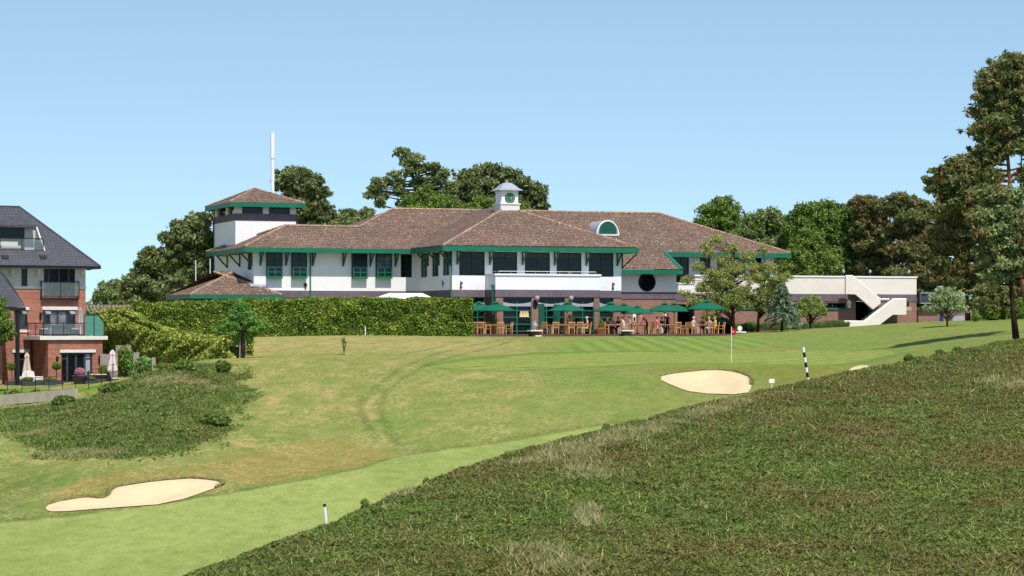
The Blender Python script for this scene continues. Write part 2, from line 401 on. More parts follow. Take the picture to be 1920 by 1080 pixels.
def inside(poly, X, Y):
    r = np.zeros(X.shape, bool); n = len(poly)
    for i in range(n):
        x0, y0 = poly[i]; x1, y1 = poly[(i + 1) % n]
        c = ((y0 > Y) != (y1 > Y)) & (X < (x1 - x0) * (Y - y0) / (y1 - y0 + 1e-12) + x0); r ^= c
    return r
def pdist(poly, X, Y, closed=True):
    d = np.full(X.shape, 1e9); n = len(poly)
    for i in range(n if closed else n - 1):
        a = np.array(poly[i]); b = np.array(poly[(i + 1) % n]); ab = b - a
        t = np.clip(((X - a[0]) * ab[0] + (Y - a[1]) * ab[1]) / (ab @ ab + 1e-12), 0, 1)
        d = np.minimum(d, np.hypot(X - a[0] - t * ab[0], Y - a[1] - t * ab[1]))
    return d
def gpoly(pts, **kw): return [tuple(GP(x, y, **kw)[:2]) for x, y in pts]
def smoothpoly(p, it=2):
    for _ in range(it):
        q = []
        for i in range(len(p)):
            a, b = p[i], p[(i + 1) % len(p)]
            q += [(a[0] * .75 + b[0] * .25, a[1] * .75 + b[1] * .25), (a[0] * .25 + b[0] * .75, a[1] * .25 + b[1] * .75)]
        p = q
    return p

def np_mesh(name, verts, k, mats, midx=None, parent=None, smooth=False):
    me = bpy.data.meshes.new(name); nv = len(verts); nf = nv // k
    me.vertices.add(nv); me.vertices.foreach_set('co', verts.astype(np.float32).ravel())
    me.loops.add(nv); me.loops.foreach_set('vertex_index', np.arange(nv, dtype=np.int32))
    me.polygons.add(nf); me.polygons.foreach_set('loop_start', np.arange(0, nv, k, dtype=np.int32))
    if midx is not None: me.polygons.foreach_set('material_index', midx.astype(np.int32))
    me.update(calc_edges=True)
    for m_ in (mats if isinstance(mats, (list, tuple)) else [mats]): me.materials.append(MATS[m_])
    o = bpy.data.objects.new(name, me); COL.objects.link(o)
    if parent is not None: o.parent = parent
    return o
def unit(v): return v / np.maximum(np.linalg.norm(v, axis=1, keepdims=True), 1e-9)
def leaf_verts(P, size, out=None, outw=0.6, aspect=1.6, flat=0.0):
    n = len(P); d = unit(NR.normal(size=(n, 3)))
    if out is not None: d = unit(d + out * outw)
    if flat: d = unit(d * np.array([1, 1, 1 - flat]) + np.array([0, 0, flat * 0.6]))
    t = unit(np.cross(d, NR.normal(size=(n, 3)))); b = np.cross(d, t)
    s = (size * NR.uniform(0.6, 1.35, n))[:, None]
    t = t * s * aspect * 0.5; b = b * s * 0.5
    V = np.stack([P - t, P - b * 0.9 + t * 0.1, P + t, P + b * 0.9 + t * 0.1], 1)
    return V.reshape(-1, 3)
def sprig_verts(P, h, w, lean=0.5):
    n = len(P); a = NR.uniform(0, 2 * np.pi, n); dx = np.cos(a) * w * 0.5; dy = np.sin(a) * w * 0.5
    A = P.copy(); B = P.copy(); A[:, 0] -= dx; A[:, 1] -= dy; B[:, 0] += dx; B[:, 1] += dy
    T = P.copy(); hh = h * NR.uniform(0.6, 1.3, n)
    T[:, 0] += NR.normal(size=n) * lean * hh; T[:, 1] += NR.normal(size=n) * lean * hh; T[:, 2] += hh
    return np.stack([A, B, T], 1).reshape(-1, 3)

# ---------------------------------------------------------------- ground sheet
def grid_lines(segs):
    r = []
    for a, b, s in segs: r += list(np.arange(a, b, s))
    return np.array(r)
out_ = [-4000, -2000, -1000, -500, -250, -150, -100, -75]
gx = np.concatenate([out_, grid_lines([(-60, -44, 1.0), (-44, 46, 0.17), (46, 66, 1.0)]), [75, 100, 150, 250, 500, 1000, 2000, 4000]])
gy = np.concatenate([[-500, -100, -40], grid_lines([(-10, 56, 1.5), (56, 76, 0.4), (76, 134, 0.2), (134, 200, 0.34), (200, 260, 2.0)]), [270, 300, 350, 450, 700, 1200, 2500, 5000]])
GX, GY = np.meshgrid(gx, gy); GZ = ground0(GX, GY)
B_LEFT = smoothpoly(gpoly([(84, 957), (92, 946), (140, 937), (165, 934), (190, 938), (203, 931), (206, 918), (260, 908), (330, 901), (365, 899), (426, 906), (395, 920), (325, 945), (200, 955), (100, 962)]), 1)
B_RIGHT = smoothpoly(gpoly([(1230, 709), (1270, 700), (1330, 695), (1365, 696), (1402, 706), (1410, 712), (1409, 728), (1400, 740), (1300, 738), (1268, 727)]), 1)
B_SMALL = smoothpoly(gpoly([(1588, 698), (1600, 689), (1620, 685), (1634, 690), (1630, 700)]), 1)
BUNK = [(B_LEFT, 0.34), (B_RIGHT, 0.34), (B_SMALL, 0.12)]
for poly, dip in BUNK:
    a = np.array(poly); x0, y0 = a.min(0) - 1; x1, y1 = a.max(0) + 1
    m = (GX > x0) & (GX < x1) & (GY > y0) & (GY < y1)
    ins = inside(poly, GX[m], GY[m]); d = pdist(poly, GX[m], GY[m])
    z = GZ[m]; z[ins] -= ((dip + 0.35) * sstep(0.28, 0.8, d))[ins]; GZ[m] = z
# colour zones of the turf
def C(r, g, b, k=0.78): return np.array(sc(lin((r, g, b)), k))
c_rough = C(146, 152, 80); c_green = C(130, 148, 72); c_tan = C(190, 168, 110); c_orange = C(168, 146, 80); c_fair = C(176, 182, 106)
c_dark = C(108, 126, 62); c_put = C(168, 170, 92); c_heath = C(94, 90, 54, 0.7); c_lawn = C(120, 146, 44); c_soil = C(150, 124, 96)
n1 = fbm(GX * 0.22, GY * 0.12, 1, 4); n2 = fbm(GX * 0.7, GY * 0.35, 2, 4); n3 = fbm(GX * 2.2, GY * 1.1, 3, 3)
def lay(Z, c, w): return Z * (1 - w[..., None]) + c * w[..., None]
ZC = np.zeros(GX.shape + (3,)) + c_rough
ZC = lay(ZC, c_green, sstep(0.42, 0.62, n1 * 0.6 + n2 * 0.4))
leftish = 1 - sstep(-2, 6, GX + (GY - 140) * 0.05)
tanw = sstep(0.50, 0.66, n2 * 0.55 + n3 * 0.2 + n1 * 0.25)
ZC = lay(ZC, c_tan, tanw * (0.25 + 0.65 * leftish) * sstep(104, 112, GY))
ZC = lay(ZC, c_tan, leftish * sstep(150, 160, GY) * (1 - sstep(168, 176, GY)) * (0.30 + 0.5 * n3) * sstep(-30, -20, GX))
def edge(poly, soft):
    a = np.array(poly); m = (GX > a[:, 0].min() - 3) & (GX < a[:, 0].max() + 3) & (GY > a[:, 1].min() - 6) & (GY < a[:, 1].max() + 6)
    w = np.zeros(GX.shape); x = GX[m] + (n3[m] - 0.5) * soft * 1.2; y = GY[m] + (n2[m] - 0.5) * soft * 2
    ins = inside(poly, x, y); d = pdist(poly, x, y); w[m] = np.where(ins, sstep(0, soft, d), 0)
    return w
P_dry = gpoly([(330, 880), (470, 842), (560, 826), (660, 824), (735, 842), (742, 858), (640, 884), (560, 900), (470, 916), (430, 902), (365, 893), (260, 902), (195, 925), (140, 930), (80, 945), (60, 930), (170, 890)])
ZC = lay(ZC, c_orange, edge(P_dry, 0.8) * (0.45 + 0.5 * n2))
P_dark1 = gpoly([(-40, 900), (60, 880), (170, 885), (80, 925), (60, 950), (-40, 965)])
ZC = lay(ZC, c_dark, edge(P_dark1, 1.5) * 0.6)
P_mid = gpoly([(620, 790), (900, 740), (1100, 745), (1260, 745), (1240, 770), (1060, 810), (900, 838), (740, 858), (650, 840)])
ZC = lay(ZC, C(140, 155, 80), edge(P_mid, 3.0) * 0.6)
P_mid2 = gpoly([(980, 695), (1180, 690), (1230, 712), (1290, 742), (1180, 742), (1000, 730)])
ZC = lay(ZC, C(126, 150, 68), edge(P_mid2, 2.5) * 0.7)
P_b = gpoly([(1180, 698), (1240, 686), (1420, 684), (1600, 684), (1600, 720), (1450, 735), (1415, 735), (1415, 708), (1330, 692), (1235, 704)])
ZC = lay(ZC, C(140, 140, 66), edge(P_b, 0.8) * 0.75)
fb = [tuple(GP(x, y)[:2]) for x, y in [(-60, 984), (120, 969), (280, 948), (430, 925), (560, 902), (640, 884), (740, 858), (860, 840), (960, 827), (1060, 809)]]
P_fair = fb + [(6, 116), (16, 121), (28, 122), (28, 90), (-10, 60), (-30, 66)]
fw = edge(P_fair, 0.35)
ZC = lay(ZC, c_dark * 1.12, np.clip(edge([(x, y + 1.3) for x, y in fb] + P_fair[10:], 0.8) * 1.0, 0, 1) * 0.7)
ZC = lay(ZC, c_fair * 1.0, fw)
ZC = lay(ZC, C(140, 156, 82), fw * sstep(0.5, 0.7, n1) * 0.35)
# approach stripes and putting green
P_app = gpoly([(1020, 652), (1080, 640), (1180, 631), (1420, 630), (1480, 640), (1410, 655), (1300, 664), (1060, 668)])
sA = GX * 0.994 + GY * 0.104 + 0.006 * (GY - 170) ** 2 * 0.3
stripe = sstep(-0.35, 0.35, np.sin(sA * 2 * np.pi / 1.5))
wA = edge(P_app, 1.0)
ZC = lay(ZC, C(150, 166, 84), wA * 0.9); ZC = lay(ZC, C(118, 138, 66), wA * stripe * 0.6)
P_put = gpoly([(800, 687), (900, 673), (1000, 665), (1200, 659), (1500, 657), (1660, 655), (1690, 662), (1600, 681), (1400, 681), (1230, 681), (1100, 688), (960, 694), (860, 693)])
P_fr = gpoly([(770, 686), (900, 668), (1000, 661), (1200, 656), (1660, 652), (1720, 662), (1620, 684), (1400, 684), (1230, 684), (1100, 691), (960, 698), (840, 696)])
ZC = lay(ZC, C(124, 148, 70), edge(P_fr, 0.4) * 0.85)
wP = edge(P_put, 0.3); sP = GY * 0.97 - GX * 0.22 + np.maximum(0, -GX) ** 2 * 0.12
ZC = lay(ZC, c_put, wP); ZC = lay(ZC, C(140, 154, 74), wP * sstep(-0.3, 0.3, np.sin(sP * 2 * np.pi / 2.2)) * 0.7)
P_tee = gpoly([(1435, 640), (1500, 622), (1640, 628), (1690, 640), (1640, 652), (1480, 652)])
ZC = lay(ZC, C(132, 152, 76), edge(P_tee, 1.5) * 0.6)
for tr in ([(1010, 631), (900, 645), (820, 662), (765, 685), (722, 712), (684, 745), (675, 765), (685, 790), (708, 828)],
           [(960, 640), (850, 668), (790, 690), (748, 715), (717, 745), (712, 775), (726, 800), (748, 838)],
           [(870, 640), (800, 656), (742, 668), (700, 672)]):
    d = pdist(gpoly(tr), GX, GY, False)
    ZC = lay(ZC, C(96, 122, 58), (1 - sstep(0.10, 0.30, d)) * np.clip(n3 * 1.4, 0, 1) * 0.75)
ln = pdist(gpoly([(560, 827), (440, 838), (330, 852), (200, 862)]), GX, GY, False)
ZC = lay(ZC, c_tan, (1 - sstep(0.05, 0.25, ln)) * 0.6)
P_HEATH = gpoly([(-60, 772), (60, 762), (150, 752), (200, 728), (260, 706), (340, 688), (415, 684), (450, 702), (462, 740), (435, 768), (445, 800), (410, 830), (330, 852), (230, 864), (120, 862), (40, 835), (-20, 800)])
wH = edge(P_HEATH, 2.2)
ZC = lay(ZC, C(104, 108, 52, 0.7), wH * 0.9)
P_lawn = gpoly([(-200, 724), (190, 721), (200, 725), (150, 737), (0, 744), (-200, 750)])
st = sstep(-0.2, 0.2, np.sin((GX + GY * 0.3) * 2 * np.pi / 1.6))
wL = edge(P_lawn, 0.15); ZC = lay(ZC, c_lawn, wL); ZC = lay(ZC, C(132, 158, 56), wL * st * 0.6)
yr = np.interp(GX, RX, RY); hm = hill_h(GX, GY) - far_h(GX, GY)
hw = sstep(-0.25, 0.1, hm) * (GY < yr + 4) * (GY > -8)
hw = np.where(GY < 56, 1.0, hw) * (GX > -40)
ZC = lay(ZC, c_heath, hw)
for poly, dip in BUNK:
    pass
def grid_mesh(name, X, Y, Z, mat):
    ny, nx = X.shape; me = bpy.data.meshes.new(name)
    V = np.stack([X, Y, Z], -1).reshape(-1, 3); me.vertices.add(len(V)); me.vertices.foreach_set('co', V.astype(np.float32).ravel())
    i = np.arange((ny - 1) * (nx - 1)); r = i // (nx - 1); c = i % (nx - 1); a = r * nx + c
    q = np.stack([a, a + 1, a + nx + 1, a + nx], 1).astype(np.int32)
    me.loops.add(q.size); me.loops.foreach_set('vertex_index', q.ravel()); me.polygons.add(len(q))
    me.polygons.foreach_set('loop_start', np.arange(0, q.size, 4, dtype=np.int32)); me.update(calc_edges=True)
    me.polygons.foreach_set('use_smooth', [True] * len(q)); me.materials.append(MATS[mat])
    o = bpy.data.objects.new(name, me); COL.objects.link(o); return o
m = N('turf'); at_ = m.n('ShaderNodeAttribute', attribute_name='zone'); co = m.coord()
mp = m.n('ShaderNodeMapping'); mp.inputs['Scale'].default_value = (1.0, 0.55, 1.0); m.l(co, mp.inputs[0])
fC = m.ramp(m.noise(mp.outputs[0], 26.0, 3, 0.7), [(0.3, (0.70, 0.76, 0.64)), (0.5, (1.0, 1.0, 1.0)), (0.72, (1.26, 1.2, 1.18))])
fA = m.ramp(m.noise(mp.outputs[0], 1.6, 6, 0.7), [(0.28, (0.74, 0.78, 0.70)), (0.5, (1.0, 1.0, 1.0)), (0.74, (1.26, 1.18, 1.22))])
fB = m.ramp(m.noise(mp.outputs[0], 9.0, 5, 0.75), [(0.28, (0.76, 0.80, 0.72)), (0.5, (1.0, 1.0, 1.0)), (0.75, (1.22, 1.16, 1.22))])
dryf = m.ramp(m.noise(mp.outputs[0], 4.5, 6, 0.75), [(0.44, (0, 0, 0)), (0.62, (1, 1, 1))])
dry2 = m.ramp(m.noise(mp.outputs[0], 0.55, 4, 0.6), [(0.40, (0.15, 0.15, 0.15)), (0.62, (1, 1, 1))])
dr_ = m.math('MULTIPLY', m.math('MULTIPLY', dryf, at_.outputs['Alpha']), dry2)
cz_ = m.mix(dr_, at_.outputs['Color'], tuple(C(202, 176, 124)))
m.base(m.mix(1.0, m.mix(1.0, m.mix(1.0, cz_, fA, 'MULTIPLY'), fB, 'MULTIPLY'), fC, 'MULTIPLY')); m.set(0.95, 0.08)
m.bump(m.noise(co, 16.0, 5, 0.75), 0.85, 0.06); MATS['turf'] = m.m
ground = grid_mesh('ground', GX, GY, GZ, 'turf'); tag(ground, kind='structure', label='mown golf course turf rolling down from the clubhouse terrace')
ca = ground.data.color_attributes.new('zone', 'FLOAT_COLOR', 'POINT')
ZC = ZC * np.array([0.84, 0.90, 0.84]); DRY = (0.20 + 0.55 * leftish) * (1 - fw) * (1 - wA) * (1 - np.clip(edge(P_fr, 0.5), 0, 1)) * (1 - wL) * (1 - hw) * (1 - sstep(20, 30, GX) * .6)
ca.data.foreach_set('color', np.concatenate([ZC, DRY[..., None]], -1).astype(np.float32).ravel())

# ---------------------------------------------------------------- bunkers
m = N('sand'); co = m.coord(); c = lin((248, 226, 186))
m.base(m.ramp(m.noise(co, 1.2, 5, 0.6), [(0.3, (c[0] * .60, c[1] * .575, c[2] * .54)), (0.7, (c[0] * .68, c[1] * .65, c[2] * .61))])); m.set(0.95, 0.05); m.bump(m.noise(co, 9, 4, 0.6), 0.35, 0.03); MATS['sand'] = m.m
from mathutils.geometry import delaunay_2d_cdt
LIP = []
def bunker(poly, dip, label, lip):
    a = np.array(poly); x0, y0 = a.min(0); x1, y1 = a.max(0)
    px_, py_ = np.meshgrid(np.arange(x0, x1, 0.22), np.arange(y0, y1, 0.3)); px_ = px_.ravel(); py_ = py_.ravel()
    ok = inside(poly, px_, py_) & (pdist(poly, px_, py_) > 0.08)
    pts = [Vector(p) for p in poly] + [Vector((x, y)) for x, y in zip(px_[ok], py_[ok])]
    nb = len(poly); r = delaunay_2d_cdt(pts, [(i, (i + 1) % nb) for i in range(nb)], [list(range(nb))], 1, 1e-5)
    v2 = np.array([tuple(v) for v in r[0]]); d = pdist(poly, v2[:, 0], v2[:, 1])
    z = ground0(v2[:, 0], v2[:, 1]) + 0.035 - dip * sstep(0.35, 1.7, d)
    me = bpy.data.meshes.new('bunker_sand'); me.from_pydata([(x, y, q) for (x, y), q in zip(v2, z)], [], [tuple(f) for f in r[2]])
    me.materials.append(MATS['sand']); me.polygons.foreach_set('use_smooth', [True] * len(me.polygons))
    o = bpy.data.objects.new('bunker_sand', me); COL.objects.link(o)
    tag(o, label, kind='structure')
    # raised turf lip along the back
    idx = lip; mb = MB(); pts = []
    L = [poly[i % nb] for i in range(*idx)] if idx else []
    if L:
        for (xa, ya), (xb, yb) in zip(L[:-1], L[1:]):
            for _ in range(int(90 * math.hypot(xb - xa, yb - ya))): t_ = rnd.random(); LIP.append((xa + (xb - xa) * t_ + rnd.gauss(0, .05), ya + (yb - ya) * t_ + abs(rnd.gauss(.02, .12))))
        P = []
        for i, (x, y) in enumerate(L):
            P.append((x, y + 0.03, gz(x, y) + 0.07 + rnd.uniform(-0.02, 0.03)))
        mb.tube(P, [0.02] + [0.05 + rnd.uniform(-0.02, 0.03) for _ in P[2:]] + [0.03], 6)
        e = mb.build('bunker_edge', 'edge_turf', None, True); tag(e, label.replace('sand bunker', 'turf lip of the sand bunker'), kind='structure')
plain('edge_turf', (146, 132, 88), 0.95, 0.05, 0.35, scale=9, k=0.7, bump=0.6)
bunker(B_LEFT, 0.32, 'pale sand bunker with a notched upper edge beside the fairway', (1, 22))
bunker(B_RIGHT, 0.32, 'pale oval sand bunker below the putting green', (0, 12))
bunker(B_SMALL, 0.08, 'small patch of sand bunker behind the heather bank', None)

LP = np.array(LIP); o = np_mesh('lip_grass', sprig_verts(np.stack([LP[:, 0], LP[:, 1], ground0(LP[:, 0], LP[:, 1]) + .03], 1), .13, .03, .8), 3, ['heath_straw', 'heath_green'], (NR.uniform(size=len(LP)) < .6).astype(int)); tag(o, 'ragged grass fringe along the back edges of the bunkers', 'grass', kind='stuff')
# ---------------------------------------------------------------- heather and rough growth (nobody could count it)
def clump_noise(x, y): return fbm(x * 1.6, y * 1.6, 21, 3)
def heath_points(n, xr, yr_, test):
    x = NR.uniform(*xr, n); y = NR.uniform(*yr_, n); k = test(x, y); return x[k], y[k]
def on_hill(x, y):
    r = np.interp(x, RX, RY); vis = (np.abs(x) < y * 0.2134 * 1.05 + 2.5)
    ok = (y > 57) & (y < r + 2.2) & vis
    ok &= (y < r + 0.2 + 2.2 * vnoise(x * 0.8, y * 0.8, 77))
    return ok
hx, hy = heath_points(3300000, (-18, 30), (57, 124), on_hill)
cn = clump_noise(hx, hy) * .6 + .4 * fbm(hx * 3.5, hy * 3.0, 25, 2); big = fbm(hx * 0.12, hy * 0.10, 31, 3); med = fbm(hx * 0.5, hy * 0.4, 33, 3)
# straw streaks where the photograph has pale grass
sx = np.zeros(len(hx))
for (a, b, w) in [((1000, 870), (1250, 800), 1.0), ((1060, 842), (1110, 900), 0.9), ((640, 975), (760, 935), 0.5), ((1000, 1040), (1060, 1075), 1.0), ((1100, 960), (1110, 990), .5), ((1880, 720), (1930, 730), 1.2), ((1290, 790), (1400, 755), .6)]:
    A = GP(*a, y0=57); B_ = GP(*b, y0=57); d = pdist([tuple(A[:2]), tuple(B_[:2])], hx, hy, False); sx = np.maximum(sx, 1 - sstep(0.1, w * 1.6, d))
rr = NR.uniform(size=len(hx))
kind = np.zeros(len(hx), int)
kind[(big * 0.6 + med * 0.4 + (rr - 0.5) * 0.45) > 0.50] = 1
kind[rr < sx * sx * 0.36 * (0.3 + med)] = 2
kind[rr > 0.992] = 2
hz = ground0(hx, hy); hgt = 0.02 + 0.15 * sstep(0.36, 0.66, cn) + 0.05 * fbm(hx * 6, hy * 6, 91, 2)
lev = NR.uniform(0.35, 1.0, len(hx))
P = np.stack([hx, hy, hz + hgt * lev], 1)
def bright(P, kk):
    q = (fbm(P[:, 0] * 1.1, P[:, 1] * .8, 57, 2) > .60) & (kk == 1) & (NR.uniform(size=len(kk)) < .55); return np.where(q, 2, kk)
def heath_mesh(name, P, kk, lab, s0, s1, up=.9):
    a = kk < 2; nb = int(a.sum()); o = np.tile([-.15, -.45, .85], (nb, 1))
    V = leaf_verts(P[a], np.where(kk[a] == 0, s0, s1), o, up, 2.0); b = ~a
    o1 = np_mesh(name, V, 4, ['heather', 'heath_green', 'leaf_bright'], bright(P[a], kk[a])); tag(o1, lab, 'heather', kind='stuff')
    return P[b]
Ps_ = heath_mesh('heather', P, kind, 'dark heather and bracken covering the near bank', 0.043, 0.056)
k_ = NR.uniform(size=len(Ps_)) < .8
o = np_mesh('straw_grass', sprig_verts(Ps_[k_], 0.2, 0.03, 0.8), 3, ['heath_straw']); tag(o, 'pale straw grass streaks growing through the heather bank', 'grass', kind='stuff')
# left mound
def on_mound(x, y):
    q = np.zeros(len(x), bool); a = P_HEATH; q = inside(a, x + (vnoise(x * .9, y * .5, 5) - .5) * 1.6 + NR.normal(size=len(x)) * .25, y + (vnoise(x * .7, y * .35, 6) - .5) * 2.5 + NR.normal(size=len(x)) * .5); return q
mx_, my_ = heath_points(1500000, (-34, -12), (104, 156), on_mound)
cn = clump_noise(mx_, my_); med = fbm(mx_ * 0.35, my_ * 0.25, 43, 3); rr = NR.uniform(size=len(mx_))
kk = np.where(med + (rr - 0.5) * 0.8 > 0.31, 1, 0); kk[rr > 0.97] = 2
kk[(fbm(mx_ * 0.3, my_ * 0.2, 47, 2) > 0.66) & (rr > 0.6)] = 2
dm_ = pdist(P_HEATH, mx_, my_); keep = NR.uniform(size=len(mx_)) < .75 * (0.10 + 0.90 * sstep(0.0, 2.6, dm_ + (fbm(mx_ * .8, my_ * .5, 44, 3) - .5) * 3.5))
P = np.stack([mx_, my_, ground0(mx_, my_) + (0.01 + 0.22 * sstep(0.36, 0.7, cn) * sstep(-.5, 2.5, dm_)) * NR.uniform(0.3, 1.0, len(mx_))], 1)[keep]; kk = kk[keep]
Ps_ = heath_mesh('heath_growth', P, kk, 'green bramble and heather patch on the mound below the brick house', 0.075, 0.10)
o = np_mesh('straw_grass', sprig_verts(Ps_, 0.2, 0.03, 0.7), 3, ['heath_straw']); tag(o, 'straw grass on the mound below the brick house', 'grass', kind='stuff')

# ---------------------------------------------------------------- clubhouse
BE = R(20); CB, SB = math.cos(BE), math.sin(BE)
OY = 186.0; OX = (847 - 960) * OY / F; BZ = -0.6
club = empty('clubhouse', (OX, OY, BZ), BE, 'long white and brick golf clubhouse under brown hipped tile roofs with green eaves', 'clubhouse')
def cu(px, v): k = (px - 960) / F; return (k * (OY + v * CB) - OX + v * SB) / (CB - k * SB)
def cv(px, u): k = (px - 960) / F; return (OX + u * CB - k * (OY + u * SB)) / (SB + k * CB)
def cz(py, u, v): return (YH - py) * (OY + u * SB + v * CB) / F - BZ
def cw(u, v, z=0.0): return Vector((OX + u * CB - v * SB, OY + u * SB + v * CB, BZ + z))
T = 0.424; o_ = 1.05
L = cu(1165, 0); vL = cv(786, 0); uW = cu(476, vL); ze = cz(460.8, -o_, -o_)
vE = vL - o_; uLe = uW - o_; uR = cu(1482, vE)
zW0 = cz(543.3, 0, 0); zB0 = cz(557, 0, 0); FH = 0.36     # bottom of white, bottom of mauve band, fascia height
zb = ze - FH                                               # underside of the fascia
bd = 2.15
zP = cz(514.5, cu(1030, -bd), -bd)                         # balcony parapet top
def P3(plane, c, a, out, z):
    return (a, c - out, z) if plane == 'F' else (c - out, a, z)
def pbox(mb, plane, c, a0, a1, o0, o1, z0, z1):
    p = P3(plane, c, a0, o0, z0); q = P3(plane, c, a1, o1, z1); mb.box(p[0], q[0], p[1], q[1], z0, z1)
def wall(name, mat, parent, plane, c, a0, a1, z0, z1, holes=(), th=0.3, label=None):
    mb = MB(); xs = sorted({a0, a1, *[h[0] for h in holes], *[h[1] for h in holes]}); xs = [x for x in xs if a0 <= x <= a1]
    for i in range(len(xs) - 1):
        m_ = (xs[i] + xs[i + 1]) / 2; hs = sorted([(h[2], h[3]) for h in holes if h[0] < m_ < h[1]]); z = z0
        for h0, h1 in hs:
            if h0 > z + 1e-4: pbox(mb, plane, c, xs[i], xs[i + 1], 0, -th, z, h0)
            z = h1
        if z < z1 - 1e-4: pbox(mb, plane, c, xs[i], xs[i + 1], 0, -th, z, z1)
    return mb.build(name, mat, parent, label=label)
def window(parent, plane, c, a0, a1, z0, z1, cols, rows, mat='green_dark', gl='glass_dark', fw_=0.07, inset=0.12, bar=0.045, name='window', top_blind=0.0, out=0.0):
    mb = MB(); o0, o1 = out - inset + 0.05, out - inset - 0.03
    pbox(mb, plane, c, a0, a0 + fw_, o0, o1, z0, z1); pbox(mb, plane, c, a1 - fw_, a1, o0, o1, z0, z1)
    pbox(mb, plane, c, a0 + fw_, a1 - fw_, o0, o1, z0, z0 + fw_); pbox(mb, plane, c, a0 + fw_, a1 - fw_, o0, o1, z1 - fw_, z1)
    for i in range(1, cols):
        a = a0 + (a1 - a0) * i / cols; pbox(mb, plane, c, a - bar / 2, a + bar / 2, o0 - 0.01, o1 + 0.005, z0 + fw_, z1 - fw_)
    for j in range(1, rows):
        z = z0 + (z1 - z0) * j / rows; pbox(mb, plane, c, a0 + fw_, a1 - fw_, o0 - 0.013, o1 + 0.008, z - bar / 2, z + bar / 2)
    w = mb.build(name, mat, parent)
    g = MB(); pbox(g, plane, c, a0 + fw_ - 0.02, a1 - fw_ + 0.02, o1 + 0.03, o1 + 0.005, z0 + fw_ - 0.02, z1 - fw_ + 0.02); g.build('glass', gl, w)
    if top_blind:
        b = MB(); pbox(b, plane, c, a0 + fw_, a1 - fw_, o1 + 0.045, o1 + 0.034, z1 - fw_ - top_blind * (z1 - z0), z1 - fw_); b.build('blind', 'grey_blind' if top_blind > .3 else 'dark_grey', w)
    return w
def bracket(plane, c, a, side=0.0, length=1.05, mat='green_dull'):
    mb = MB(); w = 0.11
    p0 = Vector(P3(plane, c, a, 0.05, zb - length)); p1 = Vector(P3(plane, c, a, 0.05, zb)); p2 = Vector(P3(plane, c, a, o_ - 0.12, zb - 0.04))
    mb.beam(p0, p1, w, w); mb.beam(p0 + Vector((0, 0, 0.06)), p2, w, w); mb.beam(Vector(P3(plane, c, a, 0.1, zb - 0.05)), Vector(P3(plane, c, a, o_ - 0.14, zb - 0.05)), w, 0.06)
    return mb.build('eaves_bracket', mat, club)
def pxw(plane, c, x0, x1):
    f = cu if plane == 'F' else cv; a, b = f(x0, c), f(x1, c); return (min(a, b), max(a, b))
def zat(plane, c, a, y): return cz(y, a, c) if plane == 'F' else cz(y, c, a)

def facade(plane, c, a0, a1, wins, z_base=0.0, band=True):
    """white upper wall with window openings over a mauve band over brick"""
    holes = []
    for (x0, x1, y0, y1, *_r) in wins:
        p, q = pxw(plane, c, x0, x1); am = (p + q) / 2; holes.append((p, q, zat(plane, c, am, y1), min(zat(plane, c, am, y0), zb - 0.02)))
    wall('wall', 'white_render', club, plane, c, a0, a1, zW0, zb + 0.25, holes)
    if band:
        wall('brick_band', 'mauve_brick', club, plane, c + 0.0, a0, a1, (zW0 + zB0) / 2 - 0.02, zW0 - 0.001)
        mb = MB(); pbox(mb, plane, c, a0, a1, 0.05, -0.25, zB0, (zW0 + zB0) / 2 - 0.022); mb.build('brick_band', 'mauve_brick', club)
    return holes
# bay front
W_bay = [(861, 909, 470, 516.5), (923.5, 970, 470, 519), (984, 1031.5, 470, 519), (1043.6, 1090.5, 471, 519), (1104, 1150.5, 472, 519)]
for h in facade('F', 0, 0, L, W_bay): window(club, 'F', 0, *h, 2, 4, 'green_dark', top_blind=0.17)
W_ret = [(788.5, 801, 473, 520), (809.5, 822, 472, 518.5), (830, 843, 471, 516.5)]
for h in facade('L', 0, 0.3, vL, W_ret): window(club, 'L', 0, *h, 2, 4, 'green_dark', gl='glass_mid')
W_left = [(499, 528, 471, 520), (546, 574, 471, 520), (659, 687, 473, 520.5), (704, 733, 473, 520.5), (751.5, 772.5, 474, 520)]
for i, h in enumerate(facade('F', vL, uW, -0.0, W_left)):
    if i == 4: window(club, 'F', vL, *h, 2, 4, 'green_dark'); continue
    a0, a1, z0, z1 = h; zm = z0 + (z1 - z0) * 0.37
    w = window(club, 'F', vL, a0, a1, zm, z1, 2, 2, 'green_dark', out=0.30, inset=0.05, gl='glass_dark' if i < 2 or i == 2 else 'glass_mid')
    for s in (a0, a1 - 0.06):
        mb = MB(); pbox(mb, 'F', vL, s, s + 0.06, 0.24, 0.0, z0, z1); mb.build('window_cheek', 'green_dark', club)
    mb = MB(); pbox(mb, 'F', vL, a0 - 0.02, a1 + 0.02, 0.43, 0.0, z0 - 0.09, z0 - 0.003); mb.build('window_sill', 'green_paint', club)
    window(club, 'F', vL, a0 + 0.02, a1 - 0.02, z0, zm + 0.12, 2, 2, 'green_paint', out=0.42, inset=0.05, name='lower_sash', fw_=0.08, bar=0.06)
    for q in range(3):
        x = a0 + 0.35 + q * 0.28; MB().lathe([(0.03, 0), (0.07, 0.04), (0.05, 0.12), (0.02, 0.15)], (x, vL - 0.30, z0 + 0.0), 6).build('sill_ornament', 'stone_white', club)
# left wing return and its windows
vB = cv(401, uW)
W_lw = [(432, 439, 474, 508), (464, 472, 472, 506)]
for h in facade('L', uW, vL + 0.3, vB, W_lw): window(club, 'L', uW, *h, 2, 4, 'green_dark')
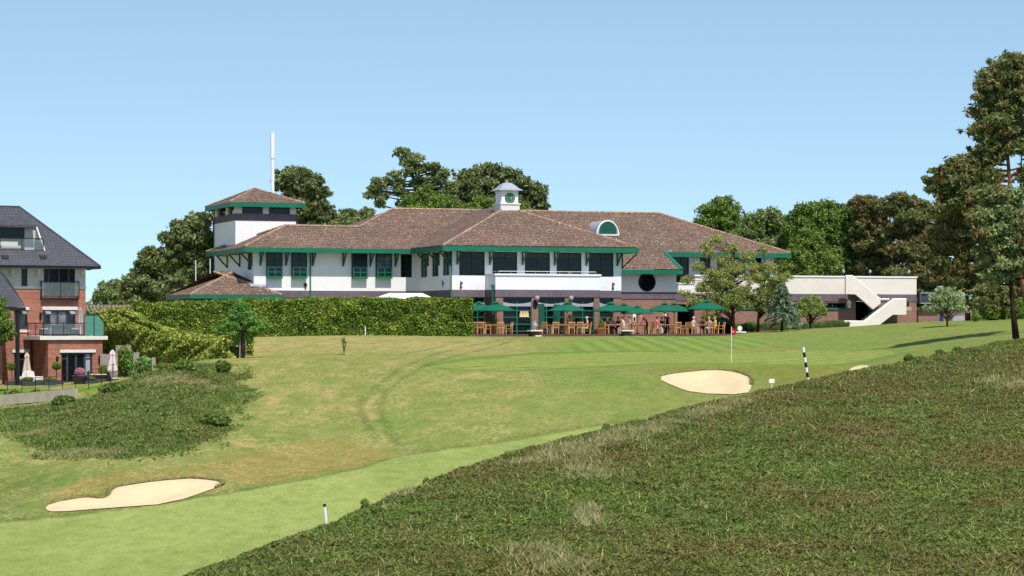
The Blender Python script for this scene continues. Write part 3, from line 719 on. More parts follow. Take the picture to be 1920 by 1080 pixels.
# lower walls of brick behind the hedge
for pl, c, a0, a1 in (('F', vL, uW, 0.0), ('L', uW, vL + .3, vB), ('L', 0, 0.3, vL)):
    wall('brick_wall', 'red_brick', club, pl, c, a0, a1, -0.4, zB0 - 0.001)
# bay right side and rear closing walls
wall('wall', 'white_render', club, 'L', L - 0.3, 0.3, vL + 3, 0, zb + .2)
# ---- ground floor under the bay and balcony block
uB0, uB1 = cu(929, -bd), cu(1125, -bd)
def glazed(v, a0, a1, z0, z1, nx, zs, blind=True, posts=()):
    w = MB(); fw2 = 0.09
    for i in range(nx + 1):
        a = a0 + (a1 - a0) * i / nx; pbox(w, 'F', v, a - fw2 / 2, a + fw2 / 2, 0.02, -0.08, z0, z1 - (0.0 if i in (0, nx) else 0.35))
    for z in zs: pbox(w, 'F', v, a0, a1, 0.008, -0.068, z - 0.04, z + 0.04)
    w = w.build('window', 'green_paint', club)
    g = MB(); pbox(g, 'F', v, a0, a1, -0.085, -0.12, z0, z1); g.build('glass', 'glass_dark', w)
    if blind:
        b = MB(); n = 8
        for i in range(n):
            x0 = a0 + (a1 - a0) * i / n; x1 = a0 + (a1 - a0) * (i + 1) / n
            s = lambda t: 0.18 * (1 - (2 * t - 1) ** 2)
            zt = z1 - 0.38
            b.prism([(x0, v - 0.03, zt - 0.34), (x1, v - 0.03, zt - 0.34), (x1, v - 0.03, zt - s((i + 1) / n) * .8), (x0, v - 0.03, zt - s(i / n) * .8)], (0, 0.02, 0))
        b.build('awning_blind', 'grey_blind', w)
    return w
def zl(y): return cz(y, cu(1030, -bd), -bd)
zs_ = [zl(571), zl(582.5), zl(595), zl(608), zl(621)]
piers = [(929.6, 943.5), (996.7, 1009), (1059, 1072.5), (1114, 1124)]
for x0, x1 in piers:
    a0, a1 = cu(x0, -bd), cu(x1, -bd); mb = MB(); pbox(mb, 'F', -bd, a0, a1, 0.0, -0.5, 0, zB0 - 0.002); mb.build('brick_pier', 'red_brick', club)
glazed(-bd + 0.15, cu(943.5, -bd), cu(996.7, -bd), 0.05, zB0, 2, zs_)
glazed(-bd + 0.15, cu(1009, -bd), cu(1059, -bd), 0.05, zB0, 3, zs_)
glazed(-bd + 0.15, cu(1072.5, -bd), cu(1114, -bd), 0.05, zB0, 2, zs_)
mb = MB(); pbox(mb, 'F', -bd, cu(1010, -bd), cu(1021.5, -bd), -.1, -.18, 0.05, 2.35); pbox(mb, 'F', -bd, cu(1033.5, -bd), cu(1045, -bd), 0.6, 0.55, 0.05, 2.3)
mb.tube([cw(0, 0, 0) * 0 + Vector((cu(1035, -bd) + .1 * math.cos(t), -bd - .68, 1.15 + .28 * math.sin(t))) for t in np.linspace(0, 3.1, 8)], 0.025, 6)
mb.build('door', 'green_dull', club)
# side walls of the projecting block
wall('brick_wall', 'dark_brick', club, 'L', uB0, -bd + 0.5, 0, 0, zB0)
wall('brick_wall', 'dark_brick', club, 'L', uB1 - 0.3, -bd + 0.5, 0, 0, zB0)
# ground floor beside the block
glazed(0.12, cu(870, 0), cu(909, 0), 0.05, zB0, 3, zs_)
wall('brick_wall', 'red_brick', club, 'F', 0, 0, cu(870, 0), 0, zB0); wall('brick_wall', 'red_brick', club, 'F', 0, cu(909, 0), cu(929, 0), 0, zB0)
glazed(0.12, cu(1125, 0), cu(1150, 0), 0.05, zB0, 1, zs_)
wall('brick_wall', 'red_brick', club, 'F', 0, cu(1150, 0), L, 0, zB0)
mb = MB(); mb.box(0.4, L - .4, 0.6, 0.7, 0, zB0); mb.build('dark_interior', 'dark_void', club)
# balcony
mb = MB(); mb.box(uB0, uB1, -bd, -bd + 0.22, zW0, zP - 0.1); mb.box(uB0, uB0 + 0.22, -bd + 0.22, -0.002, zW0, zP - 0.1); mb.box(uB1 - 0.22, uB1, -bd + 0.22, -0.002, zW0, zP - 0.1)
mb.box(uB0 + .22, uB1 - .22, -bd + .22, -0.002, zW0, zW0 + 0.12); bal = mb.build('balcony', 'white_render', club)
mb = MB(); mb.box(uB0 - .08, uB1 + .08, -bd - .08, -bd + .28, zP - .1, zP + .04); mb.box(uB0 - .08, uB0 + .28, -bd + .28, -0.004, zP - .1, zP + .04); mb.box(uB1 - .28, uB1 + .08, -bd + .28, -0.004, zP - .1, zP + .04)
mb.build('coping', 'white_paint', bal)
mb = MB(); zr_ = zP + 0.22
mb.tube([(uB0 + .3, -.2, zr_), (uB0 + .3, -bd + .12, zr_), (uB1 - .3, -bd + .12, zr_), (uB1 - .3, -.2, zr_)], 0.03, 6)
for i in range(9):
    a = uB0 + .3 + (uB1 - uB0 - .6) * i / 8; mb.tube([(a, -bd + .12, zP), (a, -bd + .12, zr_)], 0.018, 5)
mb.build('handrail', 'steel', bal)
mb = MB(); zmb = (zW0 + zB0) / 2 - 0.02
mb.box(uB0, uB1, -bd + 0.0, -bd + 0.3, zmb, zW0 - 0.002); mb.box(uB0, uB0 + .3, -bd + .3, -.003, zmb, zW0 - 0.002)
mb.box(uB0 - .05, uB1 + .05, -bd - .05, -bd + 0.3, zB0, zmb - 0.003); mb.box(uB0 - .05, uB0 + .3, -bd + .3, -.053, zB0, zmb - 0.003)
mb.build('brick_band', 'mauve_brick', bal)
# brackets and pipes
for x in (857, 918, 979.5, 1039.5, 1099, 1157): bracket('F', 0, cu(x, 0))
for x in (803.5, 824, 845.5): bracket('L', 0, cv(x, 0), mat='green_dull')
for x in (488, 536, 586, 643, 694, 741): bracket('F', vL, cu(x, vL))
for x in (427, 450.5, 473): bracket('L', uW, cv(x, uW))
for cu_, cv_ in ((0, 0), (L, 0)):
    mb = MB(); s = -1 if cu_ == 0 else 1
    mb.beam((cu_ + s * .06, -.06, zb - 1.2), (cu_ + s * (o_ - .1), -o_ + .1, zb - .06), .09, .09); mb.beam((cu_ + s * .06, -.06, zb - 1.3), (cu_ + s * .06, -.06, zb), .09, .09)
    mb.build('eaves_bracket', 'green_dark', club)
def pipe(pts, mat='green_paint', r=0.055, name='downpipe'): return MB().tube(pts, r, 8).build(name, mat, club)
u_ = cu(581.5, vL); pipe([(u_, vL - .09, zb), (u_, vL - .09, -.3)])
pipe([(-.07, -.07, zb - 1.1), (-.07, -.07, 0)])
u_ = uB0 - .12; v_ = -bd + .3
mb = MB(); mb.tube([(u_, v_, cz(538, u_, v_)), (u_, v_, 0)], 0.07, 8); mb.box(u_ - .13, u_ + .13, v_ - .13, v_ + .13, cz(538, u_, v_), cz(533.5, u_, v_)); mb.build('downpipe', 'green_paint', club)
# ---- roofs
rM = (cz(392.2, cu(735, vE + 8.2), vE + 8.2) - ze) / T
for _ in range(4): rM = (cz(392.2, cu(735, vE + rM), vE + rM) - ze) / T
rW = 4.2
for _ in range(4): rW = (cz(423.5, cu(520, vE + rW), vE + rW) - ze) / T
uRl = cu(735, vE + rM); uM = uRl - rM
vLb = cv(388, uLe)
zM = ze + T * rM; zWg = ze + T * rW
rl = (uLe + rW * 1.0, vE + rW); J = (uM + rW, vE + rW)
mb = MB()
mb.poly([(uLe, vE, ze), (uR, vE, ze), (uR - rM, vE + rM, zM), (uRl, vE + rM, zM), (J[0], J[1], zWg), (rl[0], rl[1], zWg)])
mb.poly([(uLe, vLb, ze), (uLe, vE, ze), (rl[0], rl[1], zWg)])
mb.poly([(uLe, vLb, ze), (rl[0], rl[1], zWg), (J[0], J[1], zWg), (uM, vLb, ze)])
mb.poly([(J[0], J[1], zWg), (uRl, vE + rM, zM), (uM, vE + 2 * rM, ze), (uM, vE + rW, ze)])
mb.poly([(uR, vE, ze), (uR, vE + 2 * rM, ze), (uR - rM, vE + rM, zM)])
mb.poly([(uR, vE + 2 * rM, ze), (uM, vE + 2 * rM, ze), (uRl, vE + rM, zM), (uR - rM, vE + rM, zM)])
u0, u1, v0 = -o_, L + o_, -o_; hf = (u1 - u0) / 2; A = (u0 + hf, v0 + hf, ze + T * hf); Rr = (u0 + hf, vE + hf, ze + T * hf)
mb.poly([(u0, v0, ze), (u1, v0, ze), A]); mb.poly([(u0, vE, ze), (u0, v0, ze), A, Rr]); mb.poly([(u1, v0, ze), (u1, vE, ze), Rr, A])
uC = cu(1279, vE - 3.65); dC = 3.6
for _ in range(4): dC = (ze - cz(505.5, cu(1225, vE - dC), vE - dC)) / T
uC = cu(1279.5, vE - dC); zC = ze - T * dC
mb.poly([(L + .01, vE - dC, zC), (uC, vE - dC, zC), (uC, vE, ze), (L + .01, vE, ze)])
roof = mb.build('roof', 'roof_tile', club)
md = roof.modifiers.new('thick', 'SOLIDIFY'); md.thickness = 0.07; md.offset = -1
# ridge and hip tiles
rt = MB()
def cap(a, b, r=0.13): rt.tube([Vector(a) + Vector((0, 0, .02)), Vector(b) + Vector((0, 0, .02))], r, 8)
cap((uRl, vE + rM, zM), (uR - rM, vE + rM, zM)); cap((uLe, vE, ze), (rl[0], rl[1], zWg)); cap((rl[0], rl[1], zWg), (J[0], J[1], zWg)); cap((J[0], J[1], zWg), (uRl, vE + rM, zM), .1)
cap((uLe, vLb, ze), (rl[0], rl[1], zWg)); cap((u0, v0, ze), A); cap((u1, v0, ze), A); cap(A, Rr); cap((uR, vE, ze), (uR - rM, vE + rM, zM))
rt.build('ridge_tiles', 'ridge_tile', roof)
mb = MB(); mb.tube([(u0, vE, ze + .04), (Rr[0], Rr[1], Rr[2] + .04)], 0.05, 6); mb.build('valley_gutter', 'roof_valley_lead' if 'roof_valley_lead' in MATS else 'dark_grey', roof)  # valley strip, plain dark grey when its own material is absent
# fascias
def fascia(p0, p1, z, label=None, mat='green_paint', h=FH):
    p0 = Vector((*p0, z - h / 2 - .015)); p1 = Vector((*p1, z - h / 2 - .015)); return MB().beam(p0, p1, 0.06, h).build('fascia', mat, club)
fascia((u0 - .03, v0), (u1 + .03, v0), ze); fascia((u0, v0 + .03), (u0, vE - .03), ze); fascia((u1, v0 + .03), (u1, vE), ze)
fascia((uLe - .03, vE), (u0 - .03, vE), ze); fascia((uLe, vE + .03), (uLe, vLb), ze)
fascia((uC, vE), (uR + .03, vE), ze); fascia((uR, vE + .03), (uR, vE + 2 * rM), ze)
fascia((L + .03, vE - dC), (uC + .03, vE - dC), zC)
mb = MB(); mb.beam((uC - .08, vE - dC, zC - .05), (uC - .08, vE, ze - .05), 0.30, 0.36); mb.build('fascia', 'green_paint', club)
# soffits
mb = MB(); zs2 = zb + .04
mb.box(u0 + .03, u1 - .03, v0 + .03, -.001, zs2, zs2 + .03); mb.box(u0 + .03, -.001, 0, vE, zs2, zs2 + .03); mb.box(uLe + .03, u0 + .03, vE + .03, vL - .001, zs2, zs2 + .03)
mb.box(uLe + .03, uW - .001, vL, vLb, zs2, zs2 + .03); mb.box(uC, uR - .03, vE + .03, vL - .001, zs2, zs2 + .03); mb.box(L + .001, u1 - .03, 0, vE, zs2, zs2 + .03)
mb.build('soffit', 'soffit', club)
# ---- right part: low wall with round window, main wall
vC = vE - dC + 0.9; uCw = cu(1268, vC)
zc0 = cz(547.5, (L + uCw) / 2, vC); zc1 = cz(560.5, (L + uCw) / 2, vC)
wall('wall', 'white_render', club, 'F', vC, L, uCw, zc0, zC - 0.2)
mb = MB(); mb.box(L, uCw, vC - .0, vC + .3, (zc0 + zc1) / 2, zc0 - .003); mb.box(L, uCw, vC - .05, vC + .25, zc1, (zc0 + zc1) / 2 - .003); mb.build('brick_band', 'mauve_brick', club)
wall('brick_wall', 'red_brick', club, 'F', vC, L, uCw, -.3, zc1 - .002)
wall('wall', 'white_render', club, 'L', uCw - .3, vC + .3, vL, zc0, zC + .35); wall('brick_wall', 'dark_brick', club, 'L', uCw - .3, vC + .3, vL, -.3, zc0)
uc = cu(1213, vC); z_ = cz(529, uc, vC)
mb = MB(); mb.prism([(uc + .71 * math.cos(t), vC - .012, z_ + .71 * math.sin(t)) for t in np.linspace(0, 2 * math.pi, 40, endpoint=False)], (0, .01, 0)); cw_ = mb.build('round_window', 'glass_dark', club)
mb = MB(); mb.tube([(uc + .73 * math.cos(t), vC - .03, z_ + .73 * math.sin(t)) for t in np.linspace(0, 2 * math.pi, 41)], .04, 6); mb.build('frame', 'black_metal', cw_)
uRw = uR - o_
W_r = [(1262, 1292, 481, 530), (1312, 1332, 484, 515), (1345, 1365, 484, 515), (1378, 1398, 485, 515), (1410, 1428, 485, 515)]
zr0 = cz(552, cu(1350, vL), vL)
hs = []
for (x0, x1, y0, y1) in W_r:
    p, q = cu(x0, vL), cu(x1, vL); hs.append((p, q, cz(y1, (p + q) / 2, vL), zb - .03))
wall('wall', 'white_render', club, 'F', vL, uCw, uRw, 0, zb + .2, hs)
for h in hs: window(club, 'F', vL, *h, 2, 3, 'green_dark')
wall('wall', 'white_render', club, 'L', uRw - .3, vL + .3, vE + 2 * rM - o_, 0, zb + .2)
# ---- cupola with clock on the bay apex
cq = MB(); ax, ay, az = A; s = 0.72
zb1 = az - 0.55
mb = MB(); mb.box(ax - .82, ax + .82, ay - .82, ay + .82, zb1, az + .22); cup = mb.build('clock_cupola', 'stone_white', club)
mb = MB(); mb.box(ax - .88, ax + .88, ay - .88, ay + .88, az + .222, az + .32); mb.build('cornice', 'white_paint', cup)
mb = MB(); zt = cz(358, ax, ay)
mb.box(ax - s, ax + s, ay - s, ay + s, az + .322, zt); mb.build('cupola_body', 'white_paint', cup)
mb = MB(); r4 = [(1.02, 0.0), (1.0, .06), (.78, .18), (.55, .42), (.32, .62), (.18, .66)]
vsr = []; 
for r_, h_ in r4: vsr += [(ax + r_ * a, ay + r_ * b, zt + h_) for a, b in ((-1, -1), (1, -1), (1, 1), (-1, 1))]
fr = [(i * 4 + k, i * 4 + (k + 1) % 4, (i + 1) * 4 + (k + 1) % 4, (i + 1) * 4 + k) for i in range(5) for k in range(4)] + [(3, 2, 1, 0), (20, 21, 22, 23)]
mb.add(vsr, fr); mb.build('cupola_roof', 'lead', cup)
mb = MB(); mb.lathe([(.02, 0), (.14, .04), (.14, .1), (.05, .18), (.01, .3)], (ax, ay, zt + .66), 10); mb.build('finial', 'steel', cup)
fz = cz(371.5, ax, ay - s); fr_ = .40; fx = ax + 0.0
circ = lambda r, d, n=40: [(fx + r * math.cos(t), ay - s - d, fz + r * math.sin(t)) for t in np.linspace(0, 2 * math.pi, n, endpoint=False)]
ck = MB().prism(circ(fr_, .04), (0, .03, 0)).build('clock_face', 'green_paint', cup)
MB().tube(circ(fr_, .03) + circ(fr_, .03)[:1], .03, 6).build('clock_rim', 'dark_grey', ck)
mb = MB()
for i in range(12):
    t = i * math.pi / 6; mb.beam((fx + .27 * math.sin(t), ay - s - .05, fz + .27 * math.cos(t)), (fx + .35 * math.sin(t), ay - s - .05, fz + .35 * math.cos(t)), .02, .035)
mb.build('clock_numerals', 'gold', ck)
mb = MB(); mb.beam((fx, ay - s - .06, fz), (fx + .22 * math.sin(R(65)), ay - s - .06, fz + .22 * math.cos(R(65))), .015, .045); mb.beam((fx, ay - s - .075, fz), (fx + .30 * math.sin(R(135)), ay - s - .075, fz + .30 * math.cos(R(135))), .015, .035)
mb.build('clock_hands', 'gold', ck)
# ---- barrel dormer
vD = vE + 4.0
for _ in range(6):
    ud = cu(1138.5, vD); zd = cz(441.5, ud, vD); vD = vE + (zd + .0 - ze) / T
ud = cu(1138.5, vD); zd = ze + T * (vD - vE); rd = 0.98; hd = 1.22; n = 16
arc = lambda r, h: [(ud + r * math.cos(t), h * math.sin(t)) for t in np.linspace(0, math.pi, n)]
mb = MB(); top = arc(rd + .08, hd + .04); depth = 3.6
q = [(x, vD - .12, zd + h) for x, h in top]; mb.prism(q, (0, depth, 0)); dm = mb.build('barrel_dormer', 'lead', club, smooth=False)
mb = MB(); mb.prism([(ud + (x - ud) * .80, vD - .17, zd + .16 + h * .82) for x, h in arc(rd, hd)], (0, .06, 0)); mb.build('dormer_panel', 'green_dull', dm)
mb = MB(); mb.tube([(x, vD - .14, zd + h) for x, h in arc(rd, hd)], .07, 6); mb.box(ud - rd, ud + rd, vD - .25, vD - .125, zd - .02, zd + .08); mb.build('dormer_trim', 'white_paint', dm)
# ---- tower
v1 = cv(441, uW); uT1 = cu(555, v1); v2 = cv(401, uW); ot = .62
uf = lambda y: cz(y, (uW + uT1) / 2, v1)
uTw = uW + .02
zt0, zt1, zt2, zt3 = zb, uf(414), uf(401), uf(387)
wall('tower_wall', 'white_render', club, 'F', v1, uTw, uT1, ze, zt1 - .002); wall('tower_wall', 'white_render', club, 'L', uTw, v1 + .3, v2, zW0, zt1 - .002)
mb = MB(); mb.box(uTw - .03, uT1 + .03, v1 - .03, v2, zt1, zt2); mb.build('tower_band', 'mauve_brick', club)
mb = MB(); mb.box(uTw + .2, uT1 - .2, v1 + .2, v2 - .2, zt2, zt3 + .2); mb.build('tower_window', 'glass_dark', club)
def post(a0, a1, b0, b1): MB().box(a0, a1, b0, b1, zt2 + .002, zt3 + .25).build('tower_pier', 'stone_white', club)
post(uTw, uTw + .55, v1, v1 + .5); 
a = cu(493, v1); post(a, a + .5, v1, v1 + .2); post(uT1 - .5, uT1, v1, v1 + .5)
for b in (cv(424, uW), cv(404, uW)): post(uTw, uTw + .2, b - .5, b + .3)
zte = uf(380.5); Tt = (cz(352.5, (uTw + uT1) / 2, (v1 + v2) / 2) - zte) / ((uT1 - uTw) / 2 + ot)
c0, c1, d0, d1 = uTw - ot, uT1 + ot, v1 - ot, v2 + ot; ap = ((c0 + c1) / 2, (d0 + d1) / 2, cz(353.5, (c0 + c1) / 2, (d0 + d1) / 2))
mb = MB(); K = [(c0, d0, zte), (c1, d0, zte), (c1, d1, zte), (c0, d1, zte)]
for i in range(4): mb.poly([K[i], K[(i + 1) % 4], ap])
mb.poly(K[::-1]); tr_ = mb.build('tower_roof', 'roof_tile', club)
mb = MB()
for k_ in K: mb.tube([k_, ap], .1, 6)
mb.build('ridge_tiles', 'ridge_tile', tr_)
for i in range(4): fascia(K[i][:2], K[(i + 1) % 4][:2], zte, h=.36)
pipe([(c0 + .2, d1 - .3, zte - .3), (uTw - .1, d1 - .8, zte - 1.2), (uTw - .1, v2 - .3, zW0)], 'green_dark')
# lead flashing along the tower foot
zz = lambda u, v: ze + T * (v - vE)
# ---- porch roof lower left
vP = vL - 1.8; z5 = cz(552, cu(357, vP), vP); uP0, uP1 = cu(356, vP), cu(529, vP)
rP = 4.3
for _ in range(4): rP = (cz(509.5, cu(424, vP + rP), vP + rP) - z5) / T
mb = MB(); zR = z5 + T * rP
mb.poly([(uP0, vP, z5), (uP1, vP, z5), (uP1 - rP, vP + rP, zR), (uP0 + rP, vP + rP, zR)])
mb.poly([(uP0, vP + 2 * rP, z5), (uP0, vP, z5), (uP0 + rP, vP + rP, zR)]); mb.poly([(uP1, vP, z5), (uP1, vP + 2 * rP, z5), (uP1 - rP, vP + rP, zR)])
mb.poly([(uP1, vP + 2 * rP, z5), (uP0, vP + 2 * rP, z5), (uP0 + rP, vP + rP, zR), (uP1 - rP, vP + rP, zR)])
pr = mb.build('porch_roof', 'roof_tile', club)
mb = MB(); mb.tube([(uP0, vP, z5), (uP0 + rP, vP + rP, zR), (uP1 - rP, vP + rP, zR), (uP1, vP, z5)], .1, 6); mb.build('ridge_tiles', 'ridge_tile', pr)
fascia((uP0 - .03, vP), (uP1 + .03, vP), z5, h=.3); fascia((uP0, vP + .03), (uP0, vP + 2 * rP), z5, h=.3, mat='green_dull')
mb = MB(); mb.box(uP0 + 1, uW - .1, vP + 1, vP + 2 * rP - 1, 0, z5 - .2); mb.build('porch_wall', 'dark_brick', club)
mb = MB(); mb.box(uP0 + .03, uP1 - .03, vP + .03, vL - .05, z5 - .28, z5 - .24); mb.box(uP0 + .03, uW - .05, vL, vP + 2 * rP - .03, z5 - .28, z5 - .24); mb.build('soffit', 'soffit', club)
# flashing where the porch roof meets the corner
mb = MB(); mb.prism([(uW - .35, vL - .35, z5 + T * (vL - .35 - vP) + .05), (uW + .9, vL - .35, z5 + T * (vL - .35 - vP) + .05), (uW + .9, vL - .01, z5 + T * (vL - vP) + .09), (uW - .35, vL - .01, z5 + T * (vL - vP) + .09)], (0, 0, .03)); mb.build('flashing', 'lead', pr)
# ---- cockerel emblems and wall lamps on the render
def emblem(plane, c, px, py, kindx):
    a = cu(px, c) if plane == 'F' else cv(px, c); z = zat(plane, c, a, py); mb = MB()
    def sh(pts): mb.prism([P3(plane, c, a + x * .3, .03, z + y * .3) for x, y in pts], tuple(Vector(P3(plane, c, 0, .03, 0)) - Vector(P3(plane, c, 0, 0, 0))))
    if kindx == 0:   # a bird with raised tail
        sh([(-.75, .35), (-.45, .45), (-.2, .1), (.2, .15), (.35, .5), (.3, .85), (.5, .95), (.7, .75), (.6, .3), (.45, -.25), (.1, -.5), (.2, -.95), (0, -.95), (-.1, -.45), (-.5, -.1)])
    elif kindx == 1:             # a bird on a ball
        sh([(-.15, .9), (.1, 1.0), (.15, .6), (.55, .75), (.45, .4), (.1, .1), (.1, -.2), (-.2, -.2), (-.25, .4)]); sh([(.33 * math.cos(t), -.6 + .38 * math.sin(t)) for t in np.linspace(0, 6.2, 12)])
    else:
        sh([(.5 * math.cos(t), .25 + .55 * math.sin(t)) for t in np.linspace(0, 6.2, 14)]); sh([(-.2, -.3), (.2, -.3), (.25, -.8), (-.25, -.8)])
    mb.build('wall_emblem', 'dark_grey', club)
emblem('F', vL, 572.5, 536, 2); emblem('L', 0, 831, 532, 0); emblem('F', 0, 864, 534, 1); emblem('F', 0, 1149, 536, 1)
# pier plaque and globe lamps on piers
for i, (x, y) in enumerate(((1003, 570), (1065.5, 585))):
    a = cu(x, -bd); z = cz(y, a, -bd)
    if i == 0:
        mb = MB(); mb.prism([(a + .2 * math.cos(t), -bd - .05, z + .36 * math.sin(t)) for t in np.linspace(0, 6.2, 18)], (0, .05, 0)); mb.build('oval_plaque', 'black_metal', club)
    mb = MB(); zz2 = cz(559, a, -bd); mb.lathe([(.03, -.3), (.14, -.16), (.19, 0), (.14, .14), (.03, .19)], (a + (0.1 if i == 0 else .15), -bd - .25, zz2), 12); mb.build('globe_lamp', 'timber_grey', club, True)
# window poster with three white spots over a yellow field
a0, a1 = cu(974.5, -bd), cu(991.5, -bd); zp0, zp1 = zl(593.5), zl(583.5)
mb = MB(); mb.box(a0, a1, -bd - .0, -bd + .03, zp0 + .02, zp0 + (zp1 - zp0) * .62); ps = mb.build('window_poster', 'yellow', club)
mb = MB(); mb.box(a0, a1, -bd + .0, -bd + .03, zp0 + (zp1 - zp0) * .62 + .002, zp1); mb.build('poster_header', 'magenta', ps)
mb = MB(); mb.box(a0, a1, -bd, -bd + .03, zp0 - .03, zp0 + .018)
for i in range(3):
    x = a0 + (a1 - a0) * (.18 + .32 * i); mb.prism([(x + .07 * math.cos(t), -bd - .02, zp0 + (zp1 - zp0) * .82 + .06 * math.sin(t)) for t in np.linspace(0, 6.2, 10)], (0, .018, 0))
mb.build('poster_spots', 'white_paint', ps)
# white vent pole behind the tower
w = W(511, 362, 205); mb = MB(); z0 = w.z - 4; mb.tube([(w.x, w.y, -1.5), (w.x, w.y, (YH - 297) * 205 / F)], .16, 12); mb.tube([(w.x, w.y, (YH - 297) * 205 / F), (w.x, w.y, (YH - 249) * 205 / F)], .2, 12)
t_ = mb.build('vent_mast', 'white_paint'); tag(t_, 'tall plain white mast rising behind the tower roof', 'mast')
for x, y, lab in ((367, 490, 'thin white flagpole farther left behind the porch roof'), (394, 488, 'thin white flagpole closest to the tower')):
    w = W(x, y, 197); mb = MB(); mb.tube([(w.x, w.y, -1.2), (w.x, w.y, w.z)], [.05, .035], 8); mb.lathe([(.02, 0), (.06, .04), (.02, .1)], tuple(w), 8)
    tag(mb.build('flagpole', 'white_paint'), lab, 'flagpole', 'flagpoles behind the porch')

# ---------------------------------------------------------------- flat roofed annexe with the outside stair (same axes as the clubhouse)
vA = vC; uA0, uA1 = uCw, cu(1718.5, vA); am = cu(1500, vA)
za = lambda y, px=1500: cz(y, cu(px, vA), vA)
LOFF[:] = [uA0, vA, 0]
ann = empty('annexe_building', tuple(cw(uA0, vA)), BE, 'low flat roofed brick annexe with a cream parapet right of the clubhouse', 'annexe')
zAt, zAm, zA1, zA2 = za(517.8), za(551), za(564.5), za(578)
uq = cu(1303, vA)
wall('parapet', 'cream_render', ann, 'F', vA, uq, uA1, zAm, zAt - .08)
wall('parapet', 'white_render', ann, 'F', vA + .02, uA0, uq - .002, zAm, za(533, 1285))
mb = MB(); mb.box(uq - .05, uA1 + .06, vA - .06, vA + .36, zAt - .08 + .002, zAt + .05); mb.box(uA1 - .3, uA1 + .06, vA + .362, vA + 9, zAt - .078, zAt + .05); mb.box(uA0, uq - .055, vA - .03, vA + .33, za(533, 1285) + .002, za(533, 1285) + .1); mb.build('coping', 'white_paint', ann)
wall('parapet', 'cream_render', ann, 'L', uA1 - .3, vA + .3, vA + 9, zAm, zAt - .08)
mb = MB(); mb.box(uA0, uA1 - .002, vA + .003, vA + .3, (zAm + zA1) / 2, zAm - .003); mb.box(uA0, uA1 + .03, vA - .045, vA + .3, zA1, (zAm + zA1) / 2 - .003); mb.box(uA1 - .3, uA1 + .03, vA + .302, vA + 9, zA1, zAm - .003); mb.build('brick_band', 'mauve_brick', ann)
wins = [(1385, 1432), (1437, 1476), (1480, 1532), (1537, 1586)]
hs = [(cu(a, vA), cu(b, vA), zA2, zA1 - .12) for a, b in wins] + [(uA0 + .1, cu(1302, vA), -.5, zA1 - .3), (cu(1604.5, vA), cu(1638, vA), -.5, zA1 - .001)]
wall('brick_wall', 'red_brick', ann, 'F', vA, uA0, uA1, -.6, zA1 - .003, hs)
wall('brick_wall', 'red_brick', ann, 'L', uA1 - .3, vA + .3, vA + 9, -.2, zA1 - .003)
for h in hs[:4]:
    window(ann, 'F', vA, *h, 2, 1, 'green_dull'); mb = MB(); mb.box(h[0] - .1, h[1] + .1, vA - .08, vA - .002, h[2] - .12, h[2] - .01); mb.build('window_sill', 'green_paint', ann)
MB().box(uA0 + .1, cu(1302, vA), vA + 1.2, vA + 1.3, -.5, zA1).build('dark_recess', 'dark_void', ann); MB().box(cu(1600, vA), cu(1645, vA), vA + 1.6, vA + 1.7, -.5, zA1).build('dark_recess', 'dark_void', ann)
mb = MB(); mb.box(cu(1485, vA), cu(1499.5, vA), vA - .04, vA - .003, -.2, za(584, 1490)); dr = mb.build('door', 'green_dull', ann)
mb = MB(); mb.tube([(cu(1497, vA), vA - .05, .85), (cu(1497, vA), vA - .1, .9)], .03, 6); mb.build('handle', 'steel', dr)
mb = MB(); mb.box(uA0 + .3, uA1 - .3, vA + .3, vA + 9, zAm - .3, zAm - .1); mb.build('flat_roof', 'dark_grey', ann)
for i, (x, y) in enumerate(((1583, 512), (1633, 515), (1706, 516))):
    a = cu(x, vA); mb = MB(); mb.tube([(a, vA + .15, zAt + .05), (a, vA + .15, zAt + .32)], .035, 6); lp = mb.build('roof_lamp', 'dark_grey', ann)
    MB().lathe([(.04, .3), (.11, .35), (.13, .45), (.08, .55), (.02, .6)], (a, vA + .15, zAt), 12).build('lamp_shade', 'grey_blind', lp, True)
a = cu(1590, vA); mb = MB(); mb.box(a - .12, a + .12, vA - .28, vA - .02, za(577), za(569)); mb.lathe([(.05, 0), (.2, .1), (.22, .25), (.05, .4)], (a, vA - .2, za(571)), 10); mb.build('wall_lamp', 'stone_white', ann)
a = cu(1702, vA); mb = MB(); mb.box(a - .1, a + .1, vA - .02, vA + .0 - .003, za(580, 1700), za(566, 1700)); mb.build('slot_window', 'glass_dark', ann)
# stair: parapet plates traced in their own planes
def plate(name, mat, v, pts, th, parent): 
    mb = MB(); mb.prism([(cu(x, v), v, cz(y, cu(x, v), v)) for x, y in pts], (0, th, 0)); return mb.build(name, mat, parent)
vS1 = vA - 1.3; vS2 = vA - 2.6
st = plate('stair_parapet', 'cream_render', vS1, [(1586, 519), (1598, 518.5), (1651, 562), (1651, 569), (1637, 580), (1604.5, 552), (1586, 551)], .2, ann)
mb = MB(); mb.tube([(cu(x, vS1), vS1 + .1, cz(y, cu(x, vS1), vS1) + .02) for x, y in ((1586, 518.3), (1598, 517.8), (1651, 561.5), (1668, 561.5))], .09, 6); mb.build('coping', 'white_paint', st)
low = [(1583.7, 603), (1622, 603.5), (1677, 561.5), (1699.5, 561.5), (1699.5, 590), (1674, 590), (1648, 610), (1594, 617), (1585, 606)]
s2 = plate('stair_parapet', 'cream_render', vS2, low, .2, ann)
mb = MB(); mb.tube([(cu(x, vS2), vS2 + .1, cz(y, cu(x, vS2), vS2) + .02) for x, y in ((1583.5, 603), (1622, 603.5), (1677, 561.5), (1699.7, 561.5))], .09, 6); mb.build('coping', 'white_paint', s2)
